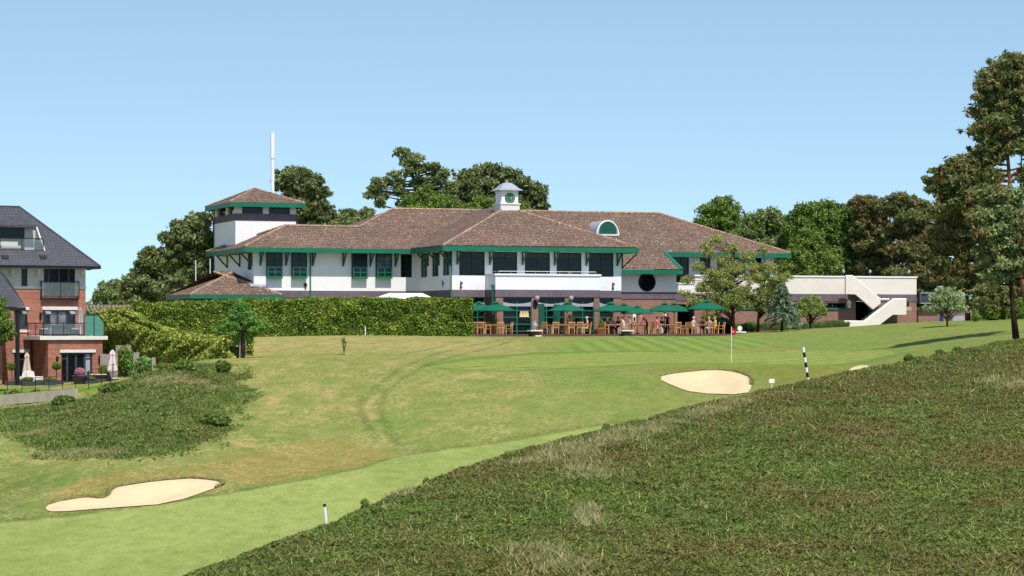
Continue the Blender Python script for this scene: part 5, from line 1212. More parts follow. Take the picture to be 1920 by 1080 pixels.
# ---------------------------------------------------------------- people
def person(loc, rz, pose, shirt, legs, hair, label, shoes='black_paint', lean=0.0, scale=1.0):
    J = {}
    if pose == 'sit':
        J = dict(pel=(0, 0, .52), bel=(0, -.02 + lean * .1, .70), che=(0, -.03 + lean * .35, .95), nek=(0, -.02 + lean * .5, 1.09), hd1=(0, 0 + lean * .6, 1.17), hd2=(0, .01 + lean * .62, 1.25), hd3=(0, 0 + lean * .62, 1.32))
        lg = lambda s: [(s * .10, .02, .50), (s * .13, .42, .50), (s * .13, .44, .10), (s * .13, .56, .04)]
        ar = lambda s: [(s * .17, -.02 + lean * .4, 1.02), (s * .24, .06 + lean * .4, .76), (s * .17, .32 + lean * .3, .78), (s * .15, .39 + lean * .3, .785)]
    elif pose == 'stoop':
        J = dict(pel=(0, 0, .92), bel=(0, .10, 1.08), che=(0, .32, 1.27), nek=(0, .45, 1.36), hd1=(0, .54, 1.39), hd2=(0, .61, 1.42), hd3=(0, .67, 1.43))
        lg = lambda s: [(s * .09, 0, .88), (s * .11, .05, .48), (s * .12, -.02, .09), (s * .12, .12, .04)]
        ar = lambda s: [(s * .17, .38, 1.30), (s * .22, .46, 1.02), (s * .18, .60, .82), (s * .17, .64, .77)]
    else:
        J = dict(pel=(0, 0, .95), bel=(0, 0, 1.1), che=(0, 0, 1.34), nek=(0, 0, 1.49), hd1=(0, .01, 1.57), hd2=(0, .02, 1.65), hd3=(0, .01, 1.72))
        lg = lambda s: [(s * .09, 0, .9), (s * .10, .02, .49), (s * .10, -.02, .09), (s * .11, .12, .04)]
        ar = lambda s: [(s * .18, 0, 1.42), (s * .23, .02, 1.13), (s * .18, .22, 1.02), (s * .16, .29, 1.02)]
    vt = []; ed = []; rad = []; grp = []
    def add(p, r, g, par=None):
        vt.append(Vector(p)); rad.append(r); grp.append(g); i = len(vt) - 1
        if par is not None: ed.append((par, i))
        return i
    pel = add(J['pel'], (.15, .11), 2); bel = add(J['bel'], (.14, .10), 1, pel); che = add(J['che'], (.155, .10), 1, bel); nek = add(J['nek'], (.055, .055), 0, che)
    h1_ = add(J['hd1'], (.068, .08), 0, nek); h2_ = add(J['hd2'], (.078, .095), 0, h1_); add(J['hd3'], (.055, .065), 0, h2_)
    fwd = Vector((0, 1, 0)) if pose != 'stoop' else Vector((0, .4, -.9))
    add(Vector(J['hd2']) + fwd * .115 - Vector((0, 0, .01)), (.012, .012), 0, h2_)
    for s in (-1, 1): add(Vector(J['hd2']) + Vector((s * .088, -.01, 0)), (.014, .02), 0, h2_)
    for s in (-1, 1):
        q = lg(s); a = add(q[0], (.085, .085), 2, pel); b = add(q[1], (.06, .06), 2, a); c = add(q[2], (.038, .038), 3 if shoes == 'x' else 2, b); add(q[3], (.04, .03), 3, c)
        q = ar(s); a = add(q[0], (.052, .052), 1, che); b = add(q[1], (.04, .04), 0, a); c = add(q[2], (.026, .026), 0, b); p_ = add(q[3], (.034, .018), 0, c)
        d = (Vector(q[3]) - Vector(q[2])).normalized(); sd_ = d.cross(Vector((0, 0, 1))).normalized()
        for i, (o, ln_) in enumerate(((-.03, .07), (-.01, .085), (.01, .08), (.03, .062))):
            k = add(Vector(q[3]) + sd_ * o + d * .035, (.009, .009), 0, p_); k = add(vt[k] + d * ln_ * .5 + Vector((0, 0, -.004)), (.008, .008), 0, k); add(vt[k] + d * ln_ * .4 + Vector((0, 0, -.018)), (.007, .007), 0, k)
        k = add(Vector(q[3]) + sd_ * (-s * .04), (.010, .010), 0, p_); add(vt[k] + d * .045 + sd_ * (-s * .01), (.008, .008), 0, k)
    me = bpy.data.meshes.new('person'); me.from_pydata([tuple(v) for v in vt], ed, []); ob_ = bpy.data.objects.new('person', me); COL.objects.link(ob_)
    ob_.modifiers.new('skin', 'SKIN'); sv = me.skin_vertices[0].data
    for i, r in enumerate(rad): sv[i].radius = r; sv[i].use_root = (i == 0)
    ss = ob_.modifiers.new('sub', 'SUBSURF'); ss.levels = 1; ss.render_levels = 1
    bpy.context.view_layer.update(); dg = bpy.context.evaluated_depsgraph_get(); m2 = bpy.data.meshes.new_from_object(ob_.evaluated_get(dg))
    m2.materials.clear()
    for m_ in ('skin', shirt, legs, shoes): m2.materials.append(MATS[m_])
    segs = [(vt[a], vt[b], grp[b] if grp[b] != 2 or grp[a] == 2 else 2) for a, b in ed]
    for f in m2.polygons:
        c = f.center; bd_ = 9; g = 0
        for a, b, gg in segs:
            ab = b - a; t = max(0, min(1, (c - a).dot(ab) / max(ab.length_squared, 1e-9))); dd = (a + ab * t - c).length
            if dd < bd_: bd_ = dd; g = gg
        f.material_index = g
    m2.polygons.foreach_set('use_smooth', [True] * len(m2.polygons))
    ob_.modifiers.clear(); ob_.data = m2; m2.name = 'person'; ob_.location = loc; ob_.rotation_euler = (0, 0, rz); ob_.scale = (scale,) * 3
    tag(ob_, label, 'person')
    hc = Vector(J['hd2']) + Vector((0, -.02, .035)); mb = MB(); vsx = []; n = 10
    mb.lathe([(.088, -.06), (.102, 0), (.092, .05), (.055, .085), (.01, .098)], (0, 0, 0), n)
    mb.v = [(hc.x + x * .95, hc.y + y * 1.08 - (.02 if z < 0 else 0), hc.z + z) for x, y, z in mb.v]
    if pose == 'stoop': mb.v = [(x, hc.y + (z - hc.z) * .8 + (y - hc.y) * .6, hc.z + (z - hc.z) * .5 - (y - hc.y) * .6 + .04) for x, y, z in mb.v]
    mb.build('hair', hair, ob_, True); return ob_
PP = [(1101.5, -6.70, 1.3, 'sit', 'cloth_red', 'cloth_stone', 'hair_grey', 'seated grey haired person in a coral red top facing left'),
      (1139, -5.00, P_, 'sit', 'cloth_navy', 'cloth_navy', 'hair_blond', 'seated fair haired person in navy behind the table right of the topiary'),
      (1147.5, -4.60, P_, 'sit', 'cloth_sky', 'cloth_navy', 'hair_blond', 'seated fair haired person in a sky blue top'),
      (1159, -4.20, P_ - .3, 'sit', 'cloth_black', 'cloth_black', 'hair_brown', 'seated person in black with dark hair behind the blue diners table'),
      (1170, -6.75, 1.1, 'sit', 'cloth_white', 'cloth_stone', 'hair_brown', 'seated dark haired person in a loose white shirt leaning left'),
      (1181, -6.15, 1.4, 'sit', 'cloth_blue', 'cloth_stone', 'hair_brown', 'seated dark haired person in navy and white right of the white shirt'),
      (1213.5, -7.15, 1.0, 'stoop', 'cloth_maroon', 'cloth_black', 'hair_brown', 'standing person in maroon top and black shorts stooping over a table'),
      (1231.5, -6.75, -1.35, 'sit', 'cloth_pink', 'cloth_white', 'hair_brown', 'seated person in bright pink top and white trousers'),
      (1240.5, -4.60, P_, 'sit', 'cloth_black', 'cloth_black', 'hair_brown', 'seated person in dark clothes behind the one in pink'),
      (1251.5, -4.90, P_ - .5, 'stand', 'cloth_black', 'cloth_black', 'hair_blond', 'person in black with white sleeves beside the pink diners table'),
      (1300, -6.85, -1.3, 'sit', 'cloth_white', 'cloth_stone', 'hair_grey', 'seated white haired person in a white shirt facing right'),
      (1317, -4.50, P_, 'sit', 'cloth_blue', 'cloth_navy', 'hair_brown', 'seated person in dark blue behind the rightmost table'),
      (1330, -6.20, 2.2, 'sit', 'cloth_lilac', 'cloth_stone', 'hair_blond', 'seated person in a pale lilac shirt and cap left of the yellow shirt'),
      (1341.5, -6.35, 1.2, 'sit', 'cloth_yellow', 'cloth_stone', 'hair_blond', 'seated person in a bright yellow shirt under the rightmost parasol')]
for px, v, rz, pose, sh, lg_, ha, lab in PP:
    person(tw(px, v, 0.0 if pose != 'sit' else -.02), BE + rz, pose, sh, lg_, ha, lab, lean=(.25 if pose == 'sit' and 'leaning' in lab else .08), scale=.92 if pose == 'stand' else 1.0)
person(cw(cu(1067.5, -1.5), -1.5, zW0 + .12), BE + P_, 'sit', 'cloth_white', 'cloth_navy', 'hair_brown', 'person seated on the balcony with only the head above the rail')
sofa_ = copy_tree(chair0); sofa_.location = cw(cu(1067.5, -1.5), -1.5, zW0 + .13); sofa_.rotation_euler = (0, 0, BE + P_); tag(sofa_, 'chair on the balcony hidden under the person above the parapet', 'chair')
# ---------------------------------------------------------------- small things on the terrace and lawn
def lathe_thing(name, prof, mat, loc, label, cat, group=None, seg=16): o = MB().lathe(prof, (0, 0, 0), seg).build(name, mat, None, True); o.location = loc; return tag(o, label, cat, group)
pot_prof = [(.2, 0), (.26, .08), (.32, .38), (.36, .40), (.36, .45), (.30, .45), (.28, .40)]
def leafball(name, mat, parent, c, r, n, size, cone=False):
    d = unit(NR.normal(size=(n, 3))); rr_ = NR.uniform(.75, 1.03, n)[:, None]
    P = d * rr_ * np.array(r) 
    if cone: t = NR.uniform(0, 1, n); a = NR.uniform(0, 6.283, n); k = (1 - t) ** .7 * NR.uniform(.75, 1.0, n); P = np.stack([np.cos(a) * k * r[0], np.sin(a) * k * r[1], t * r[2]], 1); d = np.stack([np.cos(a), np.sin(a), .3 + 0 * a], 1)
    return np_mesh(name, leaf_verts(P + np.array(c), size, d, .8), 4, mat, None, parent)
def potted(px, v, label, r, cone, loc=None, pscale=1.0, mat='leaf_topiary', pot='terracotta', stem=0.0, n=900, box=False):
    L_ = loc if loc is not None else tw(px, v, .005); e = empty('potted_plant', tuple(L_), BE, label, 'potted plant')
    if box: MB().box(-.42, .42, -.22, .22, 0, .34).build('planter', pot, e)
    else:
        o = MB().lathe([(a * pscale, b * pscale) for a, b in pot_prof], (0, 0, 0), 16).build('pot', pot, e, True)
    h = .34 if box else .42 * pscale
    if stem: MB().tube([(0, 0, h - .1), (0, 0, h + stem)], .025, 6).build('stem', 'bark', e)
    leafball('foliage', mat, e, (0, 0, h + stem + (0 if cone else r[2] * .8)), r, n, .07, cone); return e
potted(1127, -6.8, 'cone shaped topiary in a wide terracotta pot on the terrace', (.26, .26, .75), True, pscale=1.05)
potted(1009, -4.6, 'low orange flowering plant in a terracotta bowl behind the finial pier', (.22, .22, .2), False, pscale=.9, n=300)
potted(929, -3.2, 'leafy shrub in a pot beside the green balcony downpipe', (.3, .3, .5), False, pscale=.8, n=500)
potted(1070, -3.2, 'tall leafy shrub in a pot against the pier behind the long tables', (.28, .28, .7), False, pscale=.8, n=500)
def board(px, v, y0, y1, w_, mat, label, lower=None):
    a = cu(px, v); e = MB().box(a - w_ / 2, a + w_ / 2, v - .04, v, cz(y1, a, v), cz(y0, a, v)).build('notice_board', mat); e.matrix_world = Matrix.Translation((OX, OY, BZ)) @ Matrix.Rotation(BE, 4, 'Z')
    tag(e, label, 'notice')
    if lower: MB().box(a - w_ / 2 + .04, a + w_ / 2 - .04, v - .05, v - .042, cz(y1, a, v) + .05, cz(y0, a, v) - lower).build('notice_panel', 'black_paint', e)
board(1189, vC - .01, 589, 603, .26, 'white_paint', 'notice with a pale header on the brick wall left of the stooping person', .25); board(1247, vC - .01, 588.5, 592.5, .27, 'white_paint', 'small white notice on the brick wall behind the standing person')
cnp = empty('canvas_store', tuple(tw(1345, -.6, 0)), BE, 'low green canvas covered store against the brick wall beside the tree', 'store')
w2 = (cu(1371, -.6) - cu(1320, -.6)) / 2
mb = MB(); mb.prism([(-w2 + .0, -.75, .86), (w2 + .12, -.75, .86), (w2 + .12, -.75, .9), (-w2 + .3, .4, 1.30), (-w2 + .0, -.75, .9)], (0, 0.02, 0)); mb = MB()
mb.add([(-w2, -.8, .88), (w2, -.8, .88), (w2 - .15, .5, 1.32), (-w2 + .25, .5, 1.32), (-w2, -.8, .8), (w2, -.8, .8), (w2 - .15, .5, 1.24), (-w2 + .25, .5, 1.24)], [(0, 1, 2, 3), (4, 7, 6, 5), (0, 4, 5, 1), (1, 5, 6, 2), (2, 6, 7, 3), (3, 7, 4, 0)]); mb.build('canvas_roof', 'canvas_green', cnp)
MB().box(-w2 + .2, w2 - .1, -.5, .4, 0, .85).build('store_body', 'dark_void', cnp)
# marquee behind the hedge
mq = empty('marquee', tuple(W(757, 628, 181)), 0, 'white tent roof showing above the hedge', 'marquee'); s = 181 / F; hx_ = 72 * s
top_ = (612 - 549) * s - (W(757, 628, 181)).z; 
zt_, zbm = (612 - 549.5) * s - mq.location.z, (612 - 561) * s - mq.location.z
a_ = [(-hx_, -2.6, zbm - .2), (hx_, -2.6, zbm - .2), (hx_, 2.6, zbm - .2), (-hx_, 2.6, zbm - .2)]; r_ = [(-hx_ + 1.8, 0, zt_), (hx_ - 1.5, 0, zt_)]
mb = MB(); mb.add(a_ + r_, [(0, 1, 5, 4), (2, 3, 4, 5), (3, 0, 4), (1, 2, 5)]); mb.build('tent_roof', 'canvas_white', mq)
mb = MB()
for p in a_: mb.tube([(p[0] * .98, p[1] * .98, 0), (p[0] * .98, p[1] * .98, zbm - .2)], .04, 6)
mb.build('tent_poles', 'steel', mq)
# flag on the green
g = GP(1371.5, 679); e = empty('golf_flag', tuple(g), 0, 'white flagstick with a small red flag standing on the green', 'flag')
MB().tube([(0, 0, -.1), (0, 0, 2.08)], .018, 8).build('pole', 'white_paint', e)
mb = MB(); pts = [(0, 0), (.10, .01), (.2, -.02), (.28, .03)]; zt = [2.07, 2.0, 1.93, 1.87]; zb2 = [1.72, 1.68, 1.62, 1.66]
vs_ = [(x, y, z) for (x, y), z in zip(pts, zt)] + [(x, y, z) for (x, y), z in zip(pts, zb2)]; mb.add(vs_, [(i, i + 1, i + 5, i + 4) for i in range(3)]); fl = mb.build('flag_cloth', 'flag_red', e); md = fl.modifiers.new('t', 'SOLIDIFY'); md.thickness = .008
MB().prism([(.06, -.02, 1.84), (.15, -.02, 1.80), (.15, -.02, 1.74), (.06, -.02, 1.78)], (0, .004, 0)).build('flag_mark', 'white_paint', fl)
# striped post
def striped(px, py_b, px_t, py_t, Y, label):
    b = W(px, py_b, Y); t = W(px_t, py_t, Y); b.z -= .15; e = empty('marker_post', tuple(b), 0, label, 'post'); d = t - b; n = 7
    MB().tube([(0, 0, 0), tuple(d)], .055, 12).build('post', 'white_paint', e); mb = MB()
    for i in (1, 3, 5): p, q = d * (.09 + .91 * i / n), d * (.09 + .91 * (i + 1) / n); mb.tube([p, q], .0575, 12)
    mb.build('black_bands', 'black_paint', e)
striped(1517, 717, 1506, 651, 101.0, 'black and white banded post leaning left on the edge of the heather bank')
def stake(px, yb, yt, Y, label, r=.04, capm=None, pxt=None, thick=None):
    b = W(px, yb, Y); t = W(pxt if pxt else px, yt, Y); b.z -= .1; e = empty('marker_stake', tuple(b), 0, label, 'stake', 'white marker stakes on the course'); d = t - b
    MB().tube([(0, 0, 0), tuple(d)], r, 10).build('stake', 'white_paint', e)
    if capm: MB().tube([tuple(d * .93), tuple(d * 1.05)], r * 1.15, 10).build('cap', capm, e)
stake(613, 983, 947, 78, 'white stake with a dark green top at the lower edge of the fairway', .045, 'green_dark', 608.5)
g = GP(685, 629, y0=160); stake(685, 627, 613, g.y, 'short white stake in front of the long hedge', .035)
stake(884.5, 629, 617, 176.5, 'short white stake at the right end of the hedge by the terrace', .035)
g = GP(1447, 722, y0=112); g = W(1447, 722, 118); e = empty('yardage_sign', tuple(W(1447, 726, 112)), 0, 'small rounded white sign on a post right of the upper bunker', 'sign')
MB().box(-.13, .13, -.02, .02, .18, .38).build('sign_plate', 'white_paint', e, bevel=.03); MB().tube([(0, 0.02, -.1), (0, 0.02, .3)], .02, 6).build('post', 'white_paint', e)
# white disc on a slab
p = W(1387, 624, 184); e = empty('disc_marker', tuple(p), BE, 'white round disc on a flat white base at the lawn edge right of the flag', 'marker')
MB().prism([(-.45, -.25, 0), (.45, -.25, 0), (.45, .25, 0), (-.45, .25, 0)], (0, 0, .1)).build('base', 'stone_white', e, bevel=.02)
MB().prism([(.19 * math.cos(t), -.03, .34 + .19 * math.sin(t)) for t in np.linspace(0, 6.283, 24, endpoint=False)], (0, .06, 0)).build('disc', 'stone_white', e); MB().tube([(0, 0, -.15), (0, 0, .2)], .04, 8).build('stem', 'stone_white', e)

# ---------------------------------------------------------------- around the brick house
fposts = [(-12, 746), (14, 745), (41, 744), (66.5, 742), (92, 740), (117.5, 738), (142, 736), (166, 730), (190, 722), (212, 714), (236, 705), (264, 696), (296, 687), (330, 680)]
ef = None; prev = None; mbp = []; wires = MB()
for x, y in fposts:
    g = GP(x, y, y0=125); mbp.append(g)
ef = empty('estate_fence', tuple(mbp[0]), 0, 'thin black metal railing fence curving round the house lawn', 'fence'); b0 = Vector(mbp[0])
for g in mbp: MB().tube([tuple(g - b0 - Vector((0, 0, .1))), tuple(g - b0 + Vector((0, 0, 1.12)))], .022, 6).build('post', 'black_metal', ef)
for a, b in zip(mbp[:-1], mbp[1:]):
    for h in (.25, .5, .78, 1.08): wires.tube([tuple(a - b0 + Vector((0, 0, h))), tuple(b - b0 + Vector((0, 0, h)))], .009 if h < 1 else .013, 4, False)
wires.build('rails', 'black_metal', ef)
p0, p1 = GP(-60, 762, y0=120), GP(143, 744, y0=120); mb = MB()
d = (p1 - p0); n = 14; vv = []
for i in range(n + 1): q = p0.lerp(p1, i / n); vv.append(q)
for a, b in zip(vv[:-1], vv[1:]): mb.beam(Vector((a.x, a.y + .2, a.z + .18)), Vector((b.x, b.y + .2, b.z + .18)), .3, .62)
o = mb.build('retaining_edge', 'concrete'); tag(o, 'weathered pale timber edging wall below the house lawn', 'edging')
# patio of the house
mb = MB(); pz = H.w(0, 0, .06).z
pat = [H.w(H.u(-90, -7), -7), H.w(H.u(200, -5.6), -5.6), H.w(3.5, -2), H.w(3.5, 3), H.w(hu0, 0)]
mb.prism([(p.x, p.y, pz - .5) for p in pat], (0, 0, .5)); o = mb.build('patio', 'paving'); tag(o, kind='structure')
def HW(px, v, z=0.065): return H.w(H.u(px, v), v, z)
def lounge(px, v, rz, label):
    e = empty('garden_armchair', tuple(HW(px, v)), R(30) + rz, label, 'armchair', 'white garden armchairs by the house')
    MB().box(-.36, .36, -.3, .34, .06, .38).build('seat', 'rattan', e, bevel=.03); MB().box(-.3, .3, -.2, .33, .382, .48).build('cushion', 'cushion', e, bevel=.04)
    MB().prism([(-.36, -.3, .38), (.36, -.3, .38), (.34, -.42, .92), (.2, -.45, .98), (-.2, -.45, .98), (-.34, -.42, .92)], (0, -.1, 0)).build('backrest', 'cushion', e)
    for s in (-1, 1): MB().box(s * .37, s * .45, -.35, .3, .06, .62).build('armrest', 'cushion', e, bevel=.03)
lounge(44, -4.0, P_ - .9, 'white garden armchair nearest the black post'); lounge(66, -4.6, P_ + .5, 'white garden armchair turned left beside the downpipe')
def closed_parasol(px, v, ybase, ytop, r, mat, label, z0=.065, base=None):
    b = base if base else HW(px, v, z0); e = empty('closed_parasol', tuple(b), 0, label, 'parasol'); k = b.y / F; zt = (YH - ytop) * k - b.z; zb_ = (YH - ybase) * k - b.z
    MB().tube([(0, 0, 0), (0, 0, zt)], .025, 8).build('pole', 'white_paint', e); MB().lathe([(.22, 0), (.22, .06), (.05, .1)], (0, 0, 0), 12).build('base', 'dark_grey', e)
    n = 14; mb = MB(); vs_ = []; prof = [(1.0, 0), (.92, .06), (.75, .3), (.5, .7), (.62, .8), (.3, .95), (.1, 1.0)]
    for rr_, h in prof:
        for k_ in range(n): t = 2 * math.pi * k_ / n; w_ = 1 + .22 * (1 if k_ % 2 else -1); vs_.append((r * rr_ * w_ * math.cos(t), r * rr_ * w_ * math.sin(t), zb_ + (zt - zb_) * h + (.06 if k_ % 2 and h == 0 else 0)))
    mb.add(vs_, [(i * n + k_, i * n + (k_ + 1) % n, (i + 1) * n + (k_ + 1) % n, (i + 1) * n + k_) for i in range(len(prof) - 1) for k_ in range(n)]); mb.build('canvas', mat, e)
closed_parasol(50.5, -2.6, 696, 661, .25, 'canvas_beige', 'closed beige parasol between the white armchairs')
closed_parasol(211, -5.0, 695, 656, .30, 'canvas_pink', 'closed pale pink parasol beside the rattan table', base=Vector(((211 - 960) * 158 / F, 158, pz)))
closed_parasol(151, -1.2, 606, 576, .16, 'grey_blind', 'closed grey parasol on the house balcony', base=H.w(H.u(151, -1.2), -1.2, zsl1))
def dining(loc, label, mat1, lab2, n=2, sc_=1.0, mats='rattan'):
    e = empty('garden_table', tuple(loc), R(30), label, 'table'); MB().box(-.7, .7, -.4, .4, .70, .74).build('tabletop', mat1, e); MB().box(-.5, .5, -.25, .25, 0, .698).build('pedestal', mats, e, bevel=.03)
    for i in range(n):
        s = (-1) ** i; c = empty('rattan_chair', tuple(Vector(loc) + Vector((s * 1.0, -.25, 0))), R(30) - s * P_ / 2, lab2[i], 'chair', 'rattan dining chairs by the house')
        MB().box(-.27, .27, -.27, .27, .05, .44).build('seat', mats, c, bevel=.03); MB().prism([(-.27, -.25, .44), (.27, -.25, .44), (.24, -.35, .9), (-.24, -.35, .9)], (0, -.06, 0)).build('backrest', mats, c)
        MB().box(-.25, .25, -.22, .25, .442, .5).build('cushion', 'cushion', c, bevel=.03)
dining((HW(186, -5.1)), 'dark rattan table with a pale top beyond the french doors', 'cushion', ['rattan chair right of the table near the pink parasol', 'rattan chair left of the table by the flower pot'])
dining(H.w(H.u(112, -2.0), -2.0, zsl1), 'grey dining table on the house balcony', 'dark_grey', ['grey chair right of the balcony table beside the grey parasol', 'grey chair left of the balcony table'], mats='dark_grey')
for i, (x, v, lab, kw) in enumerate(((22, -4.2, 'ball topiary on a stem in a dark planter at the left', dict(r=(.32, .32, .26), cone=False, stem=.75, box=True)), (52, -5.4, 'low green plant in a dark trough before the armchairs', dict(r=(.35, .2, .14), cone=False, box=True)),
                     (106, -4.4, 'ball topiary on a stem left of the french doors', dict(r=(.32, .32, .26), cone=False, stem=.75, box=True)), (93, -4.9, 'long dark trough of low plants under the wall light', dict(r=(.4, .2, .12), cone=False, box=True)),
                     (150, -5.0, 'tall pot of pink and purple flowers by the french doors', dict(r=(.34, .3, .3), cone=False, mat='petals', pscale=1.5)), (171, -5.3, 'square dark planter beside the rattan table', dict(r=(.3, .2, .2), cone=False, box=True)),
                     (193, -4.6, 'round green bush in a pot at the corner of the house', dict(r=(.3, .3, .35), cone=False, stem=.3)))):
    potted(0, 0, lab, loc=HW(x, v), pot='dark_grey', **kw)
# timber fence panels and climber posts in the garden behind
for i, (x0, x1, yt, Y, lab) in enumerate(((188, 221, 664, 159, 'low grey timber fence panel beside the house wall'), (217, 246, 648, 160.5, 'tall grey timber fence panel behind the climbing plants'), (250, 261, 661, 158, 'narrow grey timber fence panel right of the climber'), (285, 292, 670, 156, 'weathered timber post at the end of the garden fence'))):
    a, b = W(x0, yt, Y), W(x1, yt, Y); g0 = gz((a.x + b.x) / 2, Y) - .1; e = empty('timber_fence', (a.x, Y, g0), 0, lab, 'fence', 'grey timber fence pieces in the garden'); n = max(1, int((b.x - a.x) / .14)); mb = MB()
    for j in range(n): q = (b.x - a.x) * j / n; mb.box(q, q + (b.x - a.x) / n - .012, 0, .03, 0, a.z - g0 + rnd.uniform(-.03, .03))
    mb.build('boards', 'timber_grey', e); MB().box(0, b.x - a.x, .031, .08, .5, .6).build('rail', 'timber_grey', e)
# pergola behind the hedge
pg = empty('pergola', tuple(W(200, 628, 180)), 0, 'weathered wooden pergola with scalloped rafter ends behind the hedge', 'pergola'); k = 180 / F; bx = pg.location.x; zt = (612 - 574) * k - pg.location.z
MB().beam((-58 * k, 0, zt), (44 * k, 0, zt - .02), .1, .14).build('beam', 'timber_grey', pg); MB().beam((-58 * k, 3, zt), (44 * k, 3, zt), .1, .14).build('beam', 'timber_grey', pg)
mb = MB()
for i in range(15): x = (-56 + i * 7) * k; mb.prism([(x, -.6, zt - .32), (x, -.45, zt - .42), (x, -.1, zt - .1), (x, 3.3, zt - .1), (x, 3.3, zt + .1), (x, -.6, zt + .1)], (.09, 0, 0)); mb.tube([(x + .05, -.62, zt - .2), (x + .2, -.62, zt - .38)], .05, 6)
mb.build('rafters', 'timber_grey', pg)
for x in (-50, -5, 38): MB().box(x * k - .07, x * k + .07, -.07, .07, -.5, zt - .08).build('post', 'timber_grey', pg)

# ---------------------------------------------------------------- trees, hedges, shrubs
def tree(label, Y, lobes, mat, trunk, name='tree', cat='tree', rc=0.6, per=60, leaf_=0.2, pine=False, dens=1.0, tw_=0.3, barkm='bark', group=None, limb=0.35, mix=None, depthk=0.9, fill=0.5, fillk=1.0):
    per = int(per * (2.1 if pine else 1.9)); leaf_ = leaf_ * (.66 if pine else .70); dens = dens * 1.12
    k = Y / F; P0 = [W(x, y, Y) for x, y in trunk]; b = P0[0].copy(); b.z = gz(b.x, b.y) - 0.1
    e = empty(name, tuple(b), 0, label, cat, group); P0[0] = b
    rel = [p - b for p in P0]; mb = MB(); n = len(rel)
    mb.tube([tuple(p) for p in rel], [max(.035, tw_ * (1 - .85 * i / (n - 1)) * (1.25 if i == 0 else 1)) * .5 for i in range(n)], 10)
    C_ = []; RCS = []
    for (x, y, rx, ry) in lobes:
        c = np.array(W(x, y, Y) - b); r = np.array([rx * k, (rx + ry) / 2 * k * depthk, ry * k]); c[1] += NR.uniform(-.5, .5) * r[1]
        area = 4 * (r[0] * r[1] + r[1] * r[2] + r[0] * r[2]); m_ = max(3, int(dens * (1.45 if pine else 1.35) * area / (rc * rc * 2.2)))
        d = unit(NR.normal(size=(m_, 3))); q = NR.uniform(fill, 1.0, m_)[:, None]; rc_eff = rc * NR.uniform(.5, 1.3, m_)
        C_.append(c + d * q * np.maximum(r - rc * .5, r * .4)); RCS.append(rc_eff)
    CC = np.concatenate(C_); RR_ = np.concatenate(RCS)
    # clumps that bridge neighbouring lobes and small ragged tufts round the outline
    LC = np.array([tuple(W(x, y, Y) - b) for x, y, _a, _b in lobes]); LR = np.array([(a_ + b_) / 2 * k for _x, _y, a_, b_ in lobes]); br = []
    for i in range(len(LC)):
        for j in range(i + 1, len(LC)):
            dd_ = np.linalg.norm((LC[i] - LC[j])[[0, 2]]); 
            if dd_ < (LR[i] + LR[j]) * 1.25:
                for t in NR.uniform(.25, .75, max(1, int(fillk * (.7 if pine else 2.2) * min(LR[i], LR[j]) / rc))): br.append(LC[i] * (1 - t) + LC[j] * t + NR.normal(size=3) * np.array([.35, .8, .35]) * min(LR[i], LR[j]))
    if br: br = np.array(br); CC = np.concatenate([CC, br]); RR_ = np.concatenate([RR_, rc * NR.uniform(.5, 1.1, len(br))])
    li = NR.randint(0, len(LC), int(len(CC) * (.75 if pine else .45))); dl = unit(NR.normal(size=(len(li), 3)) + np.array([0, 0, .25]))
    rl = np.array([[a_ * k, (a_ + b_) / 2 * k * depthk, b_ * k] for _x, _y, a_, b_ in lobes])[li]
    tf = LC[li] + dl * rl * NR.uniform(.9, 1.3 if pine else 1.2, len(li))[:, None]; CC = np.concatenate([CC, tf]); RR_ = np.concatenate([RR_, rc * NR.uniform(.22, .5, len(tf))])
    # limbs to a share of the clumps
    sel = NR.permutation(len(CC))[:int(min(len(CC) * limb, 90))]
    tp = np.array([tuple(p) for p in rel])
    fine = []
    for i in range(n - 1):
        for t in np.linspace(0, 1, 8, endpoint=False): fine.append((tp[i] * (1 - t) + tp[i + 1] * t, max(.03, tw_ * (1 - .85 * (i + t) / (n - 1))) * .5))
    FP = np.array([f[0] for f in fine]); FR = np.array([f[1] for f in fine])
    for i in sel:
        c = CC[i]; dd = np.linalg.norm((FP - c) * np.array([1, 1, 1.0]), axis=1) + np.maximum(0, FP[:, 2] - c[2] + (0.2 if pine else .8)) * 3
        j = int(np.argmin(dd)); s = FP[j]; mid = (s + c) / 2 + np.array([0, 0, -.15 if pine else .25]) * np.linalg.norm(c - s) * .3 + NR.normal(size=3) * .06
        r0 = min(FR[j] * .6, .03 + .028 * np.linalg.norm(c - s)); mb.tube([tuple(s), tuple(mid), tuple(c)], [r0, r0 * .6, r0 * .25], 5, False)
    mb.build('trunk', barkm, e, True)
    cnt = np.maximum(8, (per * np.minimum(1.2, (RR_ / rc) ** 1.6)).astype(int)); idx = np.repeat(np.arange(len(CC)), cnt); N_ = len(idx); d = unit(NR.normal(size=(N_, 3))); rad = (RR_[idx] * (NR.uniform(.1, 1.0, N_) ** .6) * NR.uniform(.85, 1.25, N_))[:, None]
    off = d * rad
    if pine: off[:, 2] *= .74; off[:, 2] += .10 * rad[:, 0]
    else: off[:, 2] *= .8
    Pn = CC[idx] + off; out = unit(off + np.array([0, 0, .35]) * rad)
    V = leaf_verts(Pn, leaf_, out, .9 if not pine else .6, aspect=2.6 if pine else 1.5)
    mats = [mat] + ([mix] if mix else []); mi = None
    if mix: r = NR.uniform(size=len(CC)) < .35; mi = r[idx].astype(int)
    np_mesh('crown', V, 4, mats, mi, e); return e

